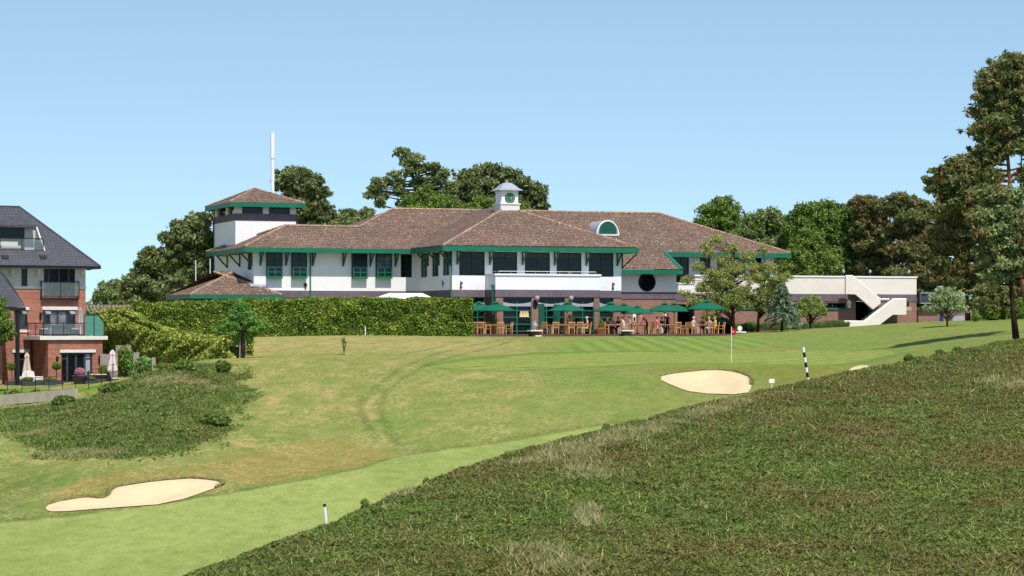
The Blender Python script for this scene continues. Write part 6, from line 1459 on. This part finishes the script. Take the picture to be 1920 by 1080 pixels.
def hedge(label, pts, thick, mat='leaf_hedge', dens=200, size=.15, name='hedge', lump=.18, group=None, round_=.35):
    """pts: (x, y, ztop) along the front foot of the hedge"""
    b = Vector((pts[0][0], pts[0][1], gz(pts[0][0], pts[0][1]))); e = empty(name, tuple(b), 0, label, 'hedge', group)
    Ps = []; Os = []; core = MB()
    for (x0, y0, z0), (x1, y1, z1) in zip(pts[:-1], pts[1:]):
        A_, B_ = np.array([x0, y0]), np.array([x1, y1]); Ln = np.linalg.norm(B_ - A_); t = (B_ - A_) / Ln; nrm = np.array([t[1], -t[0]])
        if nrm[1] > 0: nrm = -nrm
        H_ = max(z0, z1) - min(gz(x0, y0), gz(x1, y1)); per_ = H_ * 2 + thick; n = int(Ln * per_ * dens)
        s = NR.uniform(0, 1, n); w = NR.uniform(0, per_, n)
        xb = A_[0] + (B_[0] - A_[0]) * s; yb = A_[1] + (B_[1] - A_[1]) * s; zt = z0 + (z1 - z0) * s; g = ground0(xb, yb)
        hh = zt - g; front = w < H_; back = w > H_ + thick; top = ~front & ~back
        f = np.clip(np.where(front, w / H_, np.where(back, (w - H_ - thick) / H_, 1)), 0, 1)
        dep = np.where(front, 0, np.where(back, thick, w - H_)); zz_ = g + hh * f
        rz = np.clip((f - 1) * hh / round_ + 1, 0, 1); dep = dep + np.where(front, rz ** 3 * round_ * .5, 0); zz_ = zz_ - np.where(top, np.exp(-np.minimum(dep, thick - dep) / (round_ * .5)) * .10, 0)
        ox = -nrm[0] * dep; oy = -nrm[1] * dep
        P = np.stack([xb + ox, yb + oy, zz_], 1); O = np.stack([np.where(front, nrm[0], np.where(back, -nrm[0], 0)), np.where(front, nrm[1], np.where(back, -nrm[1], 0)), np.where(top, 1.0, .25)], 1)
        la = (fbm(P[:, 0] * 1.3 + P[:, 1] * .7, P[:, 2] * 1.6 + P[:, 1], 61, 3) - .5) * lump * 2.2 + NR.normal(size=n) * .05 - .03 + (fbm(P[:, 0] * .55 + P[:, 1] * .4, P[:, 2] * .8, 67, 2) - .5) * (lump > .3) * 1.0
        P += O * la[:, None]; Ps.append(P); Os.append(unit(O))
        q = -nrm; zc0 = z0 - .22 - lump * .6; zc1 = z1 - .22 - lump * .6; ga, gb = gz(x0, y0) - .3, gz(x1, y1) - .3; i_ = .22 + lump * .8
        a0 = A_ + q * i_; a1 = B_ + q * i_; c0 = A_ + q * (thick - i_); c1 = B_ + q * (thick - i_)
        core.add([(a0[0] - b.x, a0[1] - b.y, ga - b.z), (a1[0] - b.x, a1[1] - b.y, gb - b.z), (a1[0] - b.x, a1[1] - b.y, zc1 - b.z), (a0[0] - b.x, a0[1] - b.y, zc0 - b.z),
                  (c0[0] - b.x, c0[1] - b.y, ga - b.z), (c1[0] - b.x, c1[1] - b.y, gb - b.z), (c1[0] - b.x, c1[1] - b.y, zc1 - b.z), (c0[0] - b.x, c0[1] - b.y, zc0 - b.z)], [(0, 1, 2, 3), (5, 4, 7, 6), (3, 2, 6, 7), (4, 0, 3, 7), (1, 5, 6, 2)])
    for (x, y, z), (x2, y2, _z) in ((pts[0], pts[1]), (pts[-1], pts[-2])):   # ends
        t = np.array([x - x2, y - y2]); t /= np.linalg.norm(t); nr = np.array([t[1], -t[0]]); nr = -nr if nr[1] > 0 else nr
        g = gz(x, y); n = int((z - g) * thick * dens); s = NR.uniform(0, thick, n); h = NR.uniform(g, z, n)
        P = np.stack([x - nr[0] * s, y - nr[1] * s, h], 1); O = np.tile([t[0], t[1], .2], (n, 1)); P += O * ((fbm(s * 2, h * 2, 9, 2) - .5) * lump * 2 + .02)[:, None]; Ps.append(P); Os.append(unit(O))
    core.build('dark_core', 'hedge_core', e)  # solid dark block filling the hedge, seen through gaps between leaves
    P = np.concatenate(Ps); O = np.concatenate(Os); np_mesh('foliage', leaf_verts(P - np.array(b), size, O, 1.0, 1.5), 4, mat, None, e); return e
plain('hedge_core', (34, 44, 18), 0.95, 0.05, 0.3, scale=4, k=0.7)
def hp(px, yt, Y): p = W(px, yt, Y); return (p.x, p.y, p.z)
hedge('long clipped laurel hedge in front of the clubhouse', [hp(256, 569, 171.5), hp(430, 564, 173), hp(600, 560.5, 174.5), hp(760, 560, 175.5), hp(886, 560, 176.3)], 2.0, dens=470, size=.10, lump=.22, round_=.55)
hedge('loose yellow green hedge stepping down beside the brick house', [hp(166, 592, 164.5), hp(222, 590, 163.5), hp(250, 604, 162.5), hp(298, 624, 160), hp(338, 637, 158), hp(423, 637, 155)], 2.2, mat='leaf_loose', dens=260, lump=.36, size=.15)
def shrub(label, px, Y, rxm, rym, rzm, mat, n=1500, size=.12, name='shrub', yc=None, petals=None, cat='shrub', group=None, dens=1):
    x = (px - 960) * Y / F; g = gz(x, Y); e = empty(name, (x, Y, g), 0, label, cat, group)
    MB().tube([(0, 0, -.1), (0.02, 0, rzm * .8)], [.04, .02], 6).build('stem', 'bark', e)
    d = unit(NR.normal(size=(n, 3))); q = NR.uniform(.45, 1.0, n)[:, None]; P = d * q * np.array([rxm, rym, rzm]); P[:, 2] = np.abs(P[:, 2] + rzm * .2) if False else P[:, 2] + rzm * .92
    P += (np.stack([fbm(P[:, 0] * 3, P[:, 2] * 3, 5, 2)] * 3, 1) - .5) * .35 * np.array([rxm, rym, rzm]) * d
    np_mesh('foliage', leaf_verts(P, size, d, .8), 4, mat, None, e)
    if petals:
        k = NR.choice(n, max(8, n // 30)); np_mesh('flowers', leaf_verts(P[k] * np.array([1.04, 1.04, 1.02]), size * .9, d[k], 2), 4, petals, None, e)
    return e
# young tree with stakes on the lawn
yt = tree('young bright green tree held by stakes in front of the hedge', 150, [(452, 580, 17, 20), (462, 598, 24, 20), (438, 612, 22, 16), (474, 616, 22, 18), (455, 632, 20, 15), (418, 617, 12, 9), (492, 610, 12, 9), (440, 590, 14, 12)], 'leaf_young', [(456, 673), (456, 640), (455, 600), (453, 572)], rc=.32, per=42, leaf_=.13, tw_=.16, limb=.4)
g = yt.location
for s in (-.22, .2): MB().tube([(s, -.1, -.2), (s * .8, -.1, 1.25)], .035, 6).build('tree_stake', 'timber_grey', yt)
tree('tiny sapling with a few yellowing leaves on the lawn', 152, [(644, 638, 5, 6), (646, 646, 4, 4)], 'leaf_olive', [(645, 669), (645, 650), (644, 634)], rc=.12, per=5, leaf_=.10, tw_=.03, name='sapling', cat='sapling')
# left pines
tree('pale rounded pine just right of the brick house', 214, [(205, 550, 22, 20), (190, 562, 20, 14), (232, 548, 24, 22), (225, 568, 34, 18), (215, 538, 14, 10)], 'leaf_pine_green', [(215, 612), (215, 580), (212, 545)], rc=.6, per=60, leaf_=.26, pine=True, group='pines behind the clubhouse', barkm='pine_bark')
tree('dark pine left of the porch, second from the brick house', 208, [(292, 486, 22, 18), (272, 505, 26, 18), (305, 510, 24, 24), (262, 530, 28, 18), (295, 545, 36, 24), (250, 552, 26, 18), (265, 572, 40, 14), (280, 475, 14, 10)], 'leaf_pine', [(285, 612), (284, 560), (286, 500), (288, 470)], rc=.65, per=70, leaf_=.26, pine=True, mix='leaf_pine_green', group='pines behind the clubhouse', barkm='pine_bark', tw_=.45)
tree('broad tall pine against the left side of the tower', 204, [(375, 415, 26, 14), (352, 432, 30, 18), (385, 445, 26, 24), (335, 455, 26, 18), (365, 475, 34, 28), (325, 490, 24, 20), (350, 520, 40, 28), (385, 510, 24, 34), (330, 550, 40, 22), (380, 555, 30, 24), (312, 446, 10, 6)], 'leaf_pine', [(362, 612), (362, 560), (365, 480), (372, 412)], rc=.7, per=75, leaf_=.26, pine=True, mix='leaf_pine_green', group='pines behind the clubhouse', barkm='pine_bark', tw_=.55)
tree('pine rising behind the tower roof', 222, [(550, 328, 28, 12), (578, 338, 26, 12), (533, 345, 18, 10), (560, 355, 34, 12), (590, 362, 26, 12), (548, 375, 26, 12), (588, 388, 34, 16), (560, 402, 34, 18), (605, 405, 24, 16), (545, 430, 40, 20), (600, 430, 34, 20)], 'leaf_pine', [(578, 612), (578, 450), (572, 390), (562, 340)], rc=.6, per=60, leaf_=.26, pine=True, mix='leaf_pine_green', group='pines behind the clubhouse', barkm='pine_bark', tw_=.5, dens=.9)
tree('low distant pine between the tower pine and the main roof', 240, [(652, 404, 18, 9), (640, 414, 22, 9), (665, 416, 18, 9), (628, 425, 24, 12), (655, 430, 30, 14)], 'leaf_pine_green', [(650, 612), (650, 440), (652, 400)], rc=.6, per=55, leaf_=.28, pine=True, group='pines behind the clubhouse', barkm='pine_bark')
tree('small pine tip touching the left end of the main ridge', 240, [(688, 400, 12, 8), (684, 412, 16, 8), (694, 418, 18, 10)], 'leaf_pine_green', [(690, 612), (690, 430), (689, 396)], rc=.5, per=55, leaf_=.26, pine=True, group='pines behind the clubhouse', barkm='pine_bark')
tree('leaning open pine with a bare orange trunk above the main roof', 218, [(752, 287, 18, 7), (778, 298, 20, 8), (762, 308, 18, 6), (800, 312, 22, 8), (776, 322, 26, 8), (824, 326, 24, 8), (740, 330, 16, 6), (818, 342, 26, 8), (716, 343, 20, 8), (748, 346, 18, 7), (700, 352, 13, 5), (694, 368, 11, 6), (714, 368, 14, 6), (712, 384, 9, 8), (842, 356, 16, 8), (790, 345, 26, 9), (838, 372, 22, 12), (752, 362, 12, 5), (756, 385, 14, 8), (850, 350, 10, 6)],
     'leaf_pine_green', [(785, 612), (782, 400), (778, 350), (770, 312), (757, 286)], rc=.5, per=50, leaf_=.24, pine=True, mix='leaf_pine', group='pines behind the clubhouse', barkm='bark', tw_=.55, dens=.48, limb=.6)
tree('bright leafy tree peeping over the main ridge under the leaning pine', 212, [(795, 362, 22, 14), (775, 378, 24, 14), (820, 376, 26, 14), (850, 388, 22, 10), (795, 390, 40, 14), (808, 410, 40, 20)], 'leaf_bright', [(800, 612), (800, 430), (798, 365)], rc=.5, per=50, leaf_=.2, mix='leaf_oak')
tree('wide flat topped pine behind the clock cupola', 220, [(912, 318, 26, 9), (880, 332, 28, 11), (940, 326, 32, 10), (866, 352, 24, 12), (905, 345, 34, 13), (960, 340, 30, 11), (985, 345, 26, 9), (1005, 356, 22, 9), (885, 368, 34, 15), (935, 362, 34, 14), (975, 362, 24, 9), (1012, 370, 14, 9), (870, 385, 34, 14), (1014, 388, 14, 9), (985, 380, 14, 8), (920, 385, 34, 14)],
     'leaf_pine', [(930, 612), (930, 430), (925, 370), (915, 325)], rc=.6, per=65, leaf_=.24, pine=True, mix='leaf_pine_green', group='pines behind the clubhouse', barkm='pine_bark', tw_=.6, dens=.72)
tree('light green leafy crown just left of the clock', 211, [(905, 378, 18, 10), (890, 388, 22, 10), (918, 388, 16, 12), (900, 405, 30, 14)], 'leaf_bright', [(903, 612), (903, 430), (904, 376)], rc=.4, per=45, leaf_=.18)
tree('light green leafy crown just right of the clock', 211, [(968, 374, 12, 10), (975, 388, 18, 9), (985, 398, 20, 9)], 'leaf_bright', [(972, 612), (972, 430), (970, 374)], rc=.4, per=45, leaf_=.18)
# right background
LG = 'leafy trees behind the right wing'
tree('round topped leafy tree above the right end of the main roof', 226, [(1352, 382, 24, 13), (1332, 396, 24, 13), (1372, 396, 24, 16), (1350, 412, 40, 18), (1325, 418, 20, 12), (1380, 425, 26, 20), (1350, 445, 40, 24), (1390, 440, 30, 30), (1310, 425, 14, 14)], 'leaf_oak', [(1352, 612), (1352, 450), (1352, 380)], rc=.6, per=55, leaf_=.24, mix='leaf_bright', group=LG)
tree('duller leafy tree between the roof end and the darkest tree', 222, [(1440, 404, 26, 12), (1415, 418, 28, 16), (1460, 420, 22, 16), (1400, 440, 30, 20), (1440, 445, 36, 26), (1465, 465, 26, 26), (1420, 475, 36, 28), (1450, 500, 36, 20)], 'leaf_pine_green', [(1437, 612), (1437, 470), (1438, 402)], rc=.7, per=60, leaf_=.24, mix='leaf_oak', group=LG)
tree('tall dark green leafy tree, darkest of the row', 220, [(1545, 386, 26, 10), (1512, 394, 26, 12), (1575, 396, 26, 12), (1495, 410, 22, 14), (1540, 412, 38, 18), (1598, 420, 22, 20), (1520, 440, 36, 24), (1575, 445, 40, 28), (1600, 470, 24, 30), (1560, 485, 44, 28), (1590, 515, 34, 20), (1490, 440, 24, 30), (1615, 440, 16, 24)], 'leaf_oak', [(1550, 612), (1550, 470), (1548, 390)], rc=.65, per=60, leaf_=.24, group=LG, tw_=.5)
tree('light yellow green young tree in front of the darkest tree', 213, [(1515, 440, 16, 14), (1502, 458, 24, 16), (1532, 462, 24, 18), (1490, 480, 26, 18), (1548, 485, 28, 18), (1515, 490, 34, 20), (1480, 503, 26, 14), (1560, 505, 28, 14), (1520, 515, 44, 14)], 'leaf_bright', [(1518, 612), (1518, 510), (1516, 440)], rc=.5, per=48, leaf_=.2, group=LG)
PG = 'pines behind the annexe'
tree('brownish pine above the flat annexe roof, left of two', 218, [(1622, 380, 24, 9), (1645, 386, 26, 10), (1612, 396, 18, 9), (1640, 405, 34, 14), (1620, 430, 26, 16), (1655, 435, 34, 20), (1625, 462, 28, 20), (1655, 475, 38, 24), (1630, 505, 34, 22), (1665, 512, 38, 22), (1640, 535, 40, 18)], 'leaf_pine_brown', [(1642, 612), (1642, 520), (1640, 430), (1634, 380)], rc=.65, per=70, leaf_=.24, pine=True, mix='leaf_pine', group=PG, barkm='pine_bark', tw_=.5)
tree('dark pine above the flat annexe roof, right of two', 214, [(1690, 374, 22, 8), (1712, 382, 26, 10), (1680, 392, 26, 12), (1735, 396, 22, 12), (1710, 410, 40, 16), (1690, 435, 36, 18), (1735, 440, 30, 22), (1705, 470, 44, 24), (1740, 485, 30, 26), (1700, 515, 44, 24), (1740, 525, 30, 24), (1720, 555, 44, 22)], 'leaf_pine', [(1712, 612), (1712, 520), (1710, 430), (1702, 376)], rc=.65, per=75, leaf_=.24, pine=True, mix='leaf_pine_brown', group=PG, barkm='pine_bark', tw_=.5)
RG = 'tall pines at the right edge'
tree('tallest pine at the right edge, its crown reaching highest', 140, [(1888, 118, 28, 10), (1910, 122, 26, 12), (1868, 138, 24, 8), (1895, 148, 34, 11), (1850, 160, 24, 7), (1880, 172, 34, 10), (1915, 168, 30, 14), (1848, 186, 28, 8), (1890, 200, 38, 11), (1838, 212, 26, 7), (1865, 228, 36, 9), (1905, 232, 32, 12), (1834, 248, 26, 9), (1860, 262, 34, 9), (1895, 275, 36, 12), (1845, 282, 24, 7), (1860, 300, 26, 6), (1930, 260, 30, 16), (1935, 200, 30, 20),
     (1800, 308, 26, 7), (1775, 322, 26, 7), (1815, 322, 26, 9), (1758, 340, 22, 6), (1790, 340, 32, 8), (1830, 342, 22, 10), (1768, 356, 24, 6), (1815, 360, 30, 9), (1790, 378, 34, 10), (1765, 392, 22, 7), (1830, 385, 26, 12), (1950, 320, 34, 18), (1960, 240, 34, 18), (1850, 330, 18, 8)],
     'leaf_pine', [(1938, 622), (1920, 540), (1905, 450), (1896, 380), (1890, 300), (1886, 200), (1888, 125)], rc=.55, per=70, leaf_=.2, pine=True, mix='leaf_pine_brown', group=RG, barkm='pine_bark', tw_=.46, dens=.5, limb=.3, depthk=1.7, fillk=.5, name='pine_tree')
tree('nearest pine at the right edge on a bare dark trunk', 116, [(1855, 365, 34, 10), (1900, 372, 36, 14), (1870, 392, 40, 14), (1840, 410, 28, 10), (1905, 415, 36, 16), (1865, 440, 44, 14), (1905, 460, 36, 18), (1855, 475, 32, 12), (1895, 500, 40, 16), (1868, 518, 28, 10), (1930, 420, 34, 24), (1935, 500, 34, 22)],
     'leaf_pine_green', [(1906, 642), (1898, 570), (1893, 500), (1892, 430), (1892, 370)], rc=.5, per=80, leaf_=.17, pine=True, mix='leaf_pine_brown', group=RG, barkm='dark_bark', tw_=.30, dens=.75, limb=.5, name='pine_tree')
tree('pine with a bare orange upper stem behind the tallest one', 190, [(1800, 345, 26, 9), (1830, 300, 26, 12), (1815, 322, 26, 11), (1850, 240, 24, 10), (1862, 330, 24, 10), (1790, 378, 34, 12), (1830, 385, 30, 14), (1860, 400, 30, 20)], 'leaf_pine_green', [(1868, 600), (1864, 520), (1862, 430), (1861, 330), (1856, 240)], rc=.6, per=80, leaf_=.18, pine=True, mix='leaf_pine', group=RG, barkm='pine_bark', tw_=.36, dens=.85, limb=.6, name='pine_tree')
tree('slim pine stem between the tallest pine and the frame edge', 190, [(1930, 150, 26, 14), (1945, 190, 30, 16), (1925, 330, 26, 14), (1950, 360, 36, 18), (1950, 280, 34, 20), (1935, 560, 36, 18)], 'leaf_pine', [(1935, 630), (1925, 500), (1912, 400), (1915, 300), (1925, 150)], rc=.5, per=70, leaf_=.18, pine=True, group=RG, barkm='pine_bark', tw_=.34, dens=.8, name='pine_tree')
tree('dense brownish pine behind the bare trunk, beside the annexe trees', 192, [(1775, 410, 28, 13), (1810, 415, 30, 14), (1765, 435, 26, 13), (1800, 440, 36, 16), (1840, 440, 32, 18), (1770, 465, 32, 16), (1815, 475, 38, 18), (1755, 490, 24, 14), (1790, 505, 38, 18), (1840, 510, 34, 20), (1760, 520, 26, 14), (1810, 535, 40, 14), (1850, 550, 34, 14), (1795, 395, 22, 10)], 'leaf_pine_brown', [(1815, 612), (1812, 540), (1808, 460), (1800, 395)], rc=.55, per=80, leaf_=.2, pine=True, mix='leaf_pine', group=RG, barkm='pine_bark', tw_=.4, name='pine_tree')
tree('drooping brown tipped pine low behind the bare trunk', 186, [(1850, 545, 26, 10), (1868, 560, 26, 10), (1835, 565, 24, 8), (1855, 578, 26, 8), (1880, 545, 22, 10)], 'leaf_pine_brown', [(1860, 610), (1860, 580), (1858, 545)], rc=.42, per=60, leaf_=.18, pine=True, mix='leaf_pine_green', group=RG, barkm='dark_bark', tw_=.2, name='pine_tree')
tree('dense green pine behind the right frame edge', 188, [(1890, 400, 36, 20), (1925, 430, 34, 26), (1895, 450, 34, 20), (1930, 490, 30, 26), (1890, 510, 34, 20), (1925, 540, 30, 20), (1885, 560, 26, 14)], 'leaf_pine', [(1905, 610), (1904, 520), (1902, 400)], rc=.55, per=80, leaf_=.2, pine=True, mix='leaf_pine_green', group=RG, barkm='pine_bark', tw_=.4, name='pine_tree')
tree('pale flowering hawthorn beside the end of the annexe', 176, [(1772, 545, 20, 8), (1788, 556, 22, 9), (1757, 560, 18, 8), (1775, 572, 26, 9), (1750, 578, 16, 6), (1795, 578, 18, 8)], 'leaf_blossom', [(1776, 606), (1776, 585), (1774, 555)], rc=.34, per=45, leaf_=.14, tw_=.14, dens=.9, name='hawthorn')
for i, (x, Y, rx, rz, m_, lab) in enumerate(((1857, 186, .9, .75, 'leaf_bright', 'yellow green shrub left of the bare pine trunk on the skyline'), (1880, 188, .7, .65, 'leaf_bright', 'smaller yellow green shrub directly behind the bare pine trunk'), (1912, 186, 1.0, .9, 'leaf_bright', 'yellow green shrub at the right frame edge'),
                      (1829, 184, .3, .35, 'leaf_bright', 'tiny lime green bush near the low outbuilding'), (1700, 190, 0, 0, '', ''))):
    if rx: shrub(lab, x, Y, rx, rx * .8, rz, m_, int(1400 * rx), .14)
# trees in front of the right wing
tree('sparse olive green garden tree behind the rightmost parasol', 191.0, [(1345, 450, 12, 8), (1375, 465, 14, 9), (1330, 475, 14, 9), (1400, 480, 14, 9), (1360, 488, 18, 9), (1310, 500, 14, 8), (1385, 505, 18, 10), (1335, 512, 18, 9), (1410, 520, 16, 10), (1290, 525, 13, 6), (1360, 530, 22, 10), (1320, 540, 20, 9), (1395, 545, 22, 12), (1285, 552, 16, 7), (1345, 558, 26, 11), (1305, 568, 22, 8), (1385, 570, 24, 11), (1350, 580, 22, 7), (1330, 592, 14, 6), (1412, 500, 12, 8), (1322, 462, 8, 6), (1365, 510, 26, 14), (1340, 535, 26, 14), (1375, 560, 24, 14)],
     'leaf_olive', [(1374, 614), (1374, 585), (1373, 550), (1376, 500), (1378, 455)], rc=.5, per=50, leaf_=.13, tw_=.34, dens=1.3, limb=.35, barkm='dark_bark', name='garden_tree')
tree('second greener garden tree left of the blue conifer', 192.0, [(1440, 500, 16, 10), (1425, 520, 18, 12), (1458, 525, 18, 12), (1440, 545, 24, 13), (1415, 560, 18, 10), (1460, 565, 18, 12), (1435, 575, 26, 10), (1430, 470, 8, 6), (1475, 518, 12, 6)], 'leaf_olive', [(1421, 612), (1422, 590), (1430, 550), (1438, 495)], rc=.42, per=46, leaf_=.13, tw_=.22, dens=1.3, limb=.4, mix='leaf_bright', barkm='dark_bark', name='garden_tree')
# blue conifer: tiers of drooping boughs
bc = empty('blue_conifer', (W(1466, 612, 189).x, 189, gz(W(1466, 612, 189).x, 189) - .1), 0, 'blue grey weeping conifer in the border before the annexe', 'conifer')
mb = MB(); ht = (612 - 532) * 189 / F - bc.location.z; mb.tube([(0, 0, 0), (0, 0, ht)], [.11, .03], 8); Pn = []; On = []
for i in range(46):
    z = ht * (.2 + .8 * i / 46); ln_ = 1.35 * (1 - (i / 46) ** 1.3) + .2; a = i * 2.4 + rnd.uniform(-.3, .3); d = np.array([math.cos(a), math.sin(a)])
    pts = [(0, 0, z)] + [(d[0] * ln_ * t, d[1] * ln_ * t, z + .12 * math.sin(t * 2) - .35 * t * t * ln_) for t in (.35, .7, 1.0)]; mb.tube(pts, [.03, .022, .015, .008], 5, False)
    for t in np.linspace(.25, 1, 10):
        c = np.array([d[0] * ln_ * t, d[1] * ln_ * t, z + .12 * math.sin(t * 2) - .35 * t * t * ln_]); q = NR.normal(size=(16, 3)) * np.array([.07, .07, .05]); q[:, 2] -= .05; Pn.append(c + q); On.append(unit(q + np.array([d[0], d[1], 0]) * .1))
mb.build('trunk', 'dark_bark', bc); np_mesh('crown', leaf_verts(np.concatenate(Pn), .09, np.concatenate(On), .6, 2.6), 4, 'leaf_blue', None, bc)
tree('small bushy garden tree right of the blue conifer', 192, [(1520, 562, 18, 9), (1505, 572, 14, 8), (1535, 572, 14, 8), (1520, 583, 24, 9), (1502, 590, 12, 7), (1540, 586, 10, 8)], 'leaf_olive', [(1519, 612), (1519, 596), (1520, 562)], rc=.3, per=40, leaf_=.12, tw_=.14, dens=1, mix='leaf_young', barkm='dark_bark', name='garden_tree')
tree('leafy tree poking into the left edge before the brick house', 148, [(2, 585, 16, 14), (-8, 610, 26, 22), (12, 612, 14, 12), (8, 632, 16, 12), (-10, 570, 18, 16), (20, 625, 8, 6)], 'leaf_oak', [(-20, 745), (-18, 660), (-8, 590)], rc=.35, per=45, leaf_=.14, tw_=.2)
# border planting
u0_, u1_ = cu(1378, vA - 4.0), cu(1594, vA - 2.7); n = 26000; t = NR.uniform(0, 1, n); u = u0_ + (u1_ - u0_) * t; v = (vA - 4.0) + 1.3 * t + NR.uniform(0, 1.3, n)
X = OX + u * CB - v * SB; Y = OY + u * SB + v * CB; hgt = .25 + .45 * fbm(u * .8, v * .8, 71, 2) ; P = np.stack([X, Y, ground0(X, Y) + hgt * NR.uniform(.3, 1, n) - .05], 1)
o = np_mesh('border_plants', sprig_verts(P, .22, .06, .5), 3, 'lavender'); tag(o, 'low soft green planting in the border along the annexe', 'plants', kind='stuff')
for i, (x, rx, rz, lab) in enumerate(((1407, .75, .45, 'rounded green shrub in the border right of the white disc'), (1383, .5, .36, 'small rounded shrub behind the white disc'), (1366, .3, .3, 'little grey green bush at the end of the terrace'))): 
    p = tw(x, vA - 3.6); shrub(lab, x, p.y, rx, rx, rz, 'lavender', int(2500 * rx), .09)
def pickets():
    e = empty('picket_edging', tuple(tw(1395, vA - 2.4, 0)), BE, 'low rusty coloured picket edging behind the border plants', 'edging'); L_ = cu(1512, vA - 2.4) - cu(1395, vA - 2.4); mb = MB(); x = 0
    while x < L_: h = rnd.uniform(.42, .6); mb.box(x, x + .05, 0, .03, -.1, h); x += rnd.uniform(.12, .3)
    mb.build('pickets', 'terracotta', e); MB().box(0, L_, .031, .05, .3, .34).build('rail', 'teak_dark', e)
pickets()
# garden plants beside the brick house
shrub('climbing plant covering the tall timber fence panel', 232, 159.5, .55, .35, 1.05, 'leaf_bright', 2200, .12, name='climbing_plant', cat='climber')
shrub('climbing plant with broad leaves right of the pink parasol', 245, 158.5, .35, .3, .95, 'leaf_young', 1500, .12, name='climbing_plant', cat='climber')
shrub('rounded rose bush with pale flowers in the garden border', 272, 156.5, .8, .6, .65, 'leaf_young', 2600, .11, petals='petals', name='rose_bush')
shrub('orange red flowering plant behind the estate fence', 249, 156, .3, .3, .28, 'leaf_oak', 600, .1, petals='petals_red', name='flowering_plant', cat='plant')
shrub('flat golden yellow shrub where the garden meets the mound', 313, 152.5, .9, .4, .2, 'leaf_topiary', 1800, .1)
shrub('white flowering plant at the foot of the low hedge', 345, 152.5, .6, .3, .2, 'leaf_oak', 900, .1, petals='petals', name='flowering_plant', cat='plant')
shrub('scattered white flowers at the foot of the low hedge nearer its end', 372, 152.2, .5, .3, .18, 'leaf_oak', 800, .1, petals='petals', name='flowering_plant', cat='plant')
shrub('bright red flowers near the right end of the low hedge', 396, 152.2, .25, .25, .22, 'leaf_oak', 500, .1, petals='petals_red', name='flowering_plant', cat='plant')
# bushes standing out of the mound and of the heather bank
for x, y, r, h, lab, y0 in ((346, 698, .7, .35, 'low green bush on the crest of the mound', 125), (418, 700, .45, .4, 'small dark bush at the right end of the mound', 125), (24, 756, .6, .4, 'dark bush at the left end of the edging wall', 125), (68, 752, .4, .35, 'leafy weed standing before the edging wall', 120),
                       (215, 740, .9, .35, 'broad bramble clump in the middle of the mound', 115), (120, 765, .7, .35, 'bramble clump on the left of the mound', 115), (400, 800, .9, .3, 'bramble clump low on the right of the mound', 110)):
    g = GP(x, y, y0=y0); shrub(lab, x, g.y, r, r * .8, h, 'heath_green' if 'bramble' in lab else 'leaf_oak', int(1700 * r), .13, name='bush', cat='bush')
for x, r, h, lab in ((1703, .24, .2, 'dark gorse tuft on the bank left of the tree shadow'), (1762, .22, .18, 'dark gorse tuft below the tree shadow'), (1795, .26, .16, 'pale green tuft on the bank below the tree shadow'), (684, .14, .22, 'spiky dark seedling on the bank edge over the fairway'), (800, .12, .16, 'small twiggy seedling on the bank edge above the spiky one'),
(1136, .16, .16, 'dark seedling on the bank edge farther left')):
    ys = np.arange(60, 128, .1); xs = (x - 960) * ys / F; gg_ = np.where(ys < np.interp(xs, RX, RY) + 3, ground0(xs, ys) / ys, -9); j = int(np.argmax(gg_)); shrub(lab, x, ys[j], r, r, h, 'heath_green' if r > .2 else 'leaf_oak', int(2200 * r), .055, name='gorse_bush' if r > .2 else 'seedling', cat='bush')
# far wood closing the horizon
n = 42000; t = NR.uniform(-1, 1, n); X = t * 75; Yw = 262 + NR.uniform(0, 12, n); hh = (1.8 + 2.6 * fbm(X * .12, X * 0 + 3, 81, 3)) * NR.uniform(0, 1, n) ** .7
P = np.stack([X, Yw, hh - .6], 1); d = np.tile([0, -1, .4], (n, 1)); o = np_mesh('distant_wood', leaf_verts(P, .5, d, .8), 4, 'leaf_oak'); tag(o, 'dark distant wood closing the horizon behind the buildings', 'wood', kind='stuff')
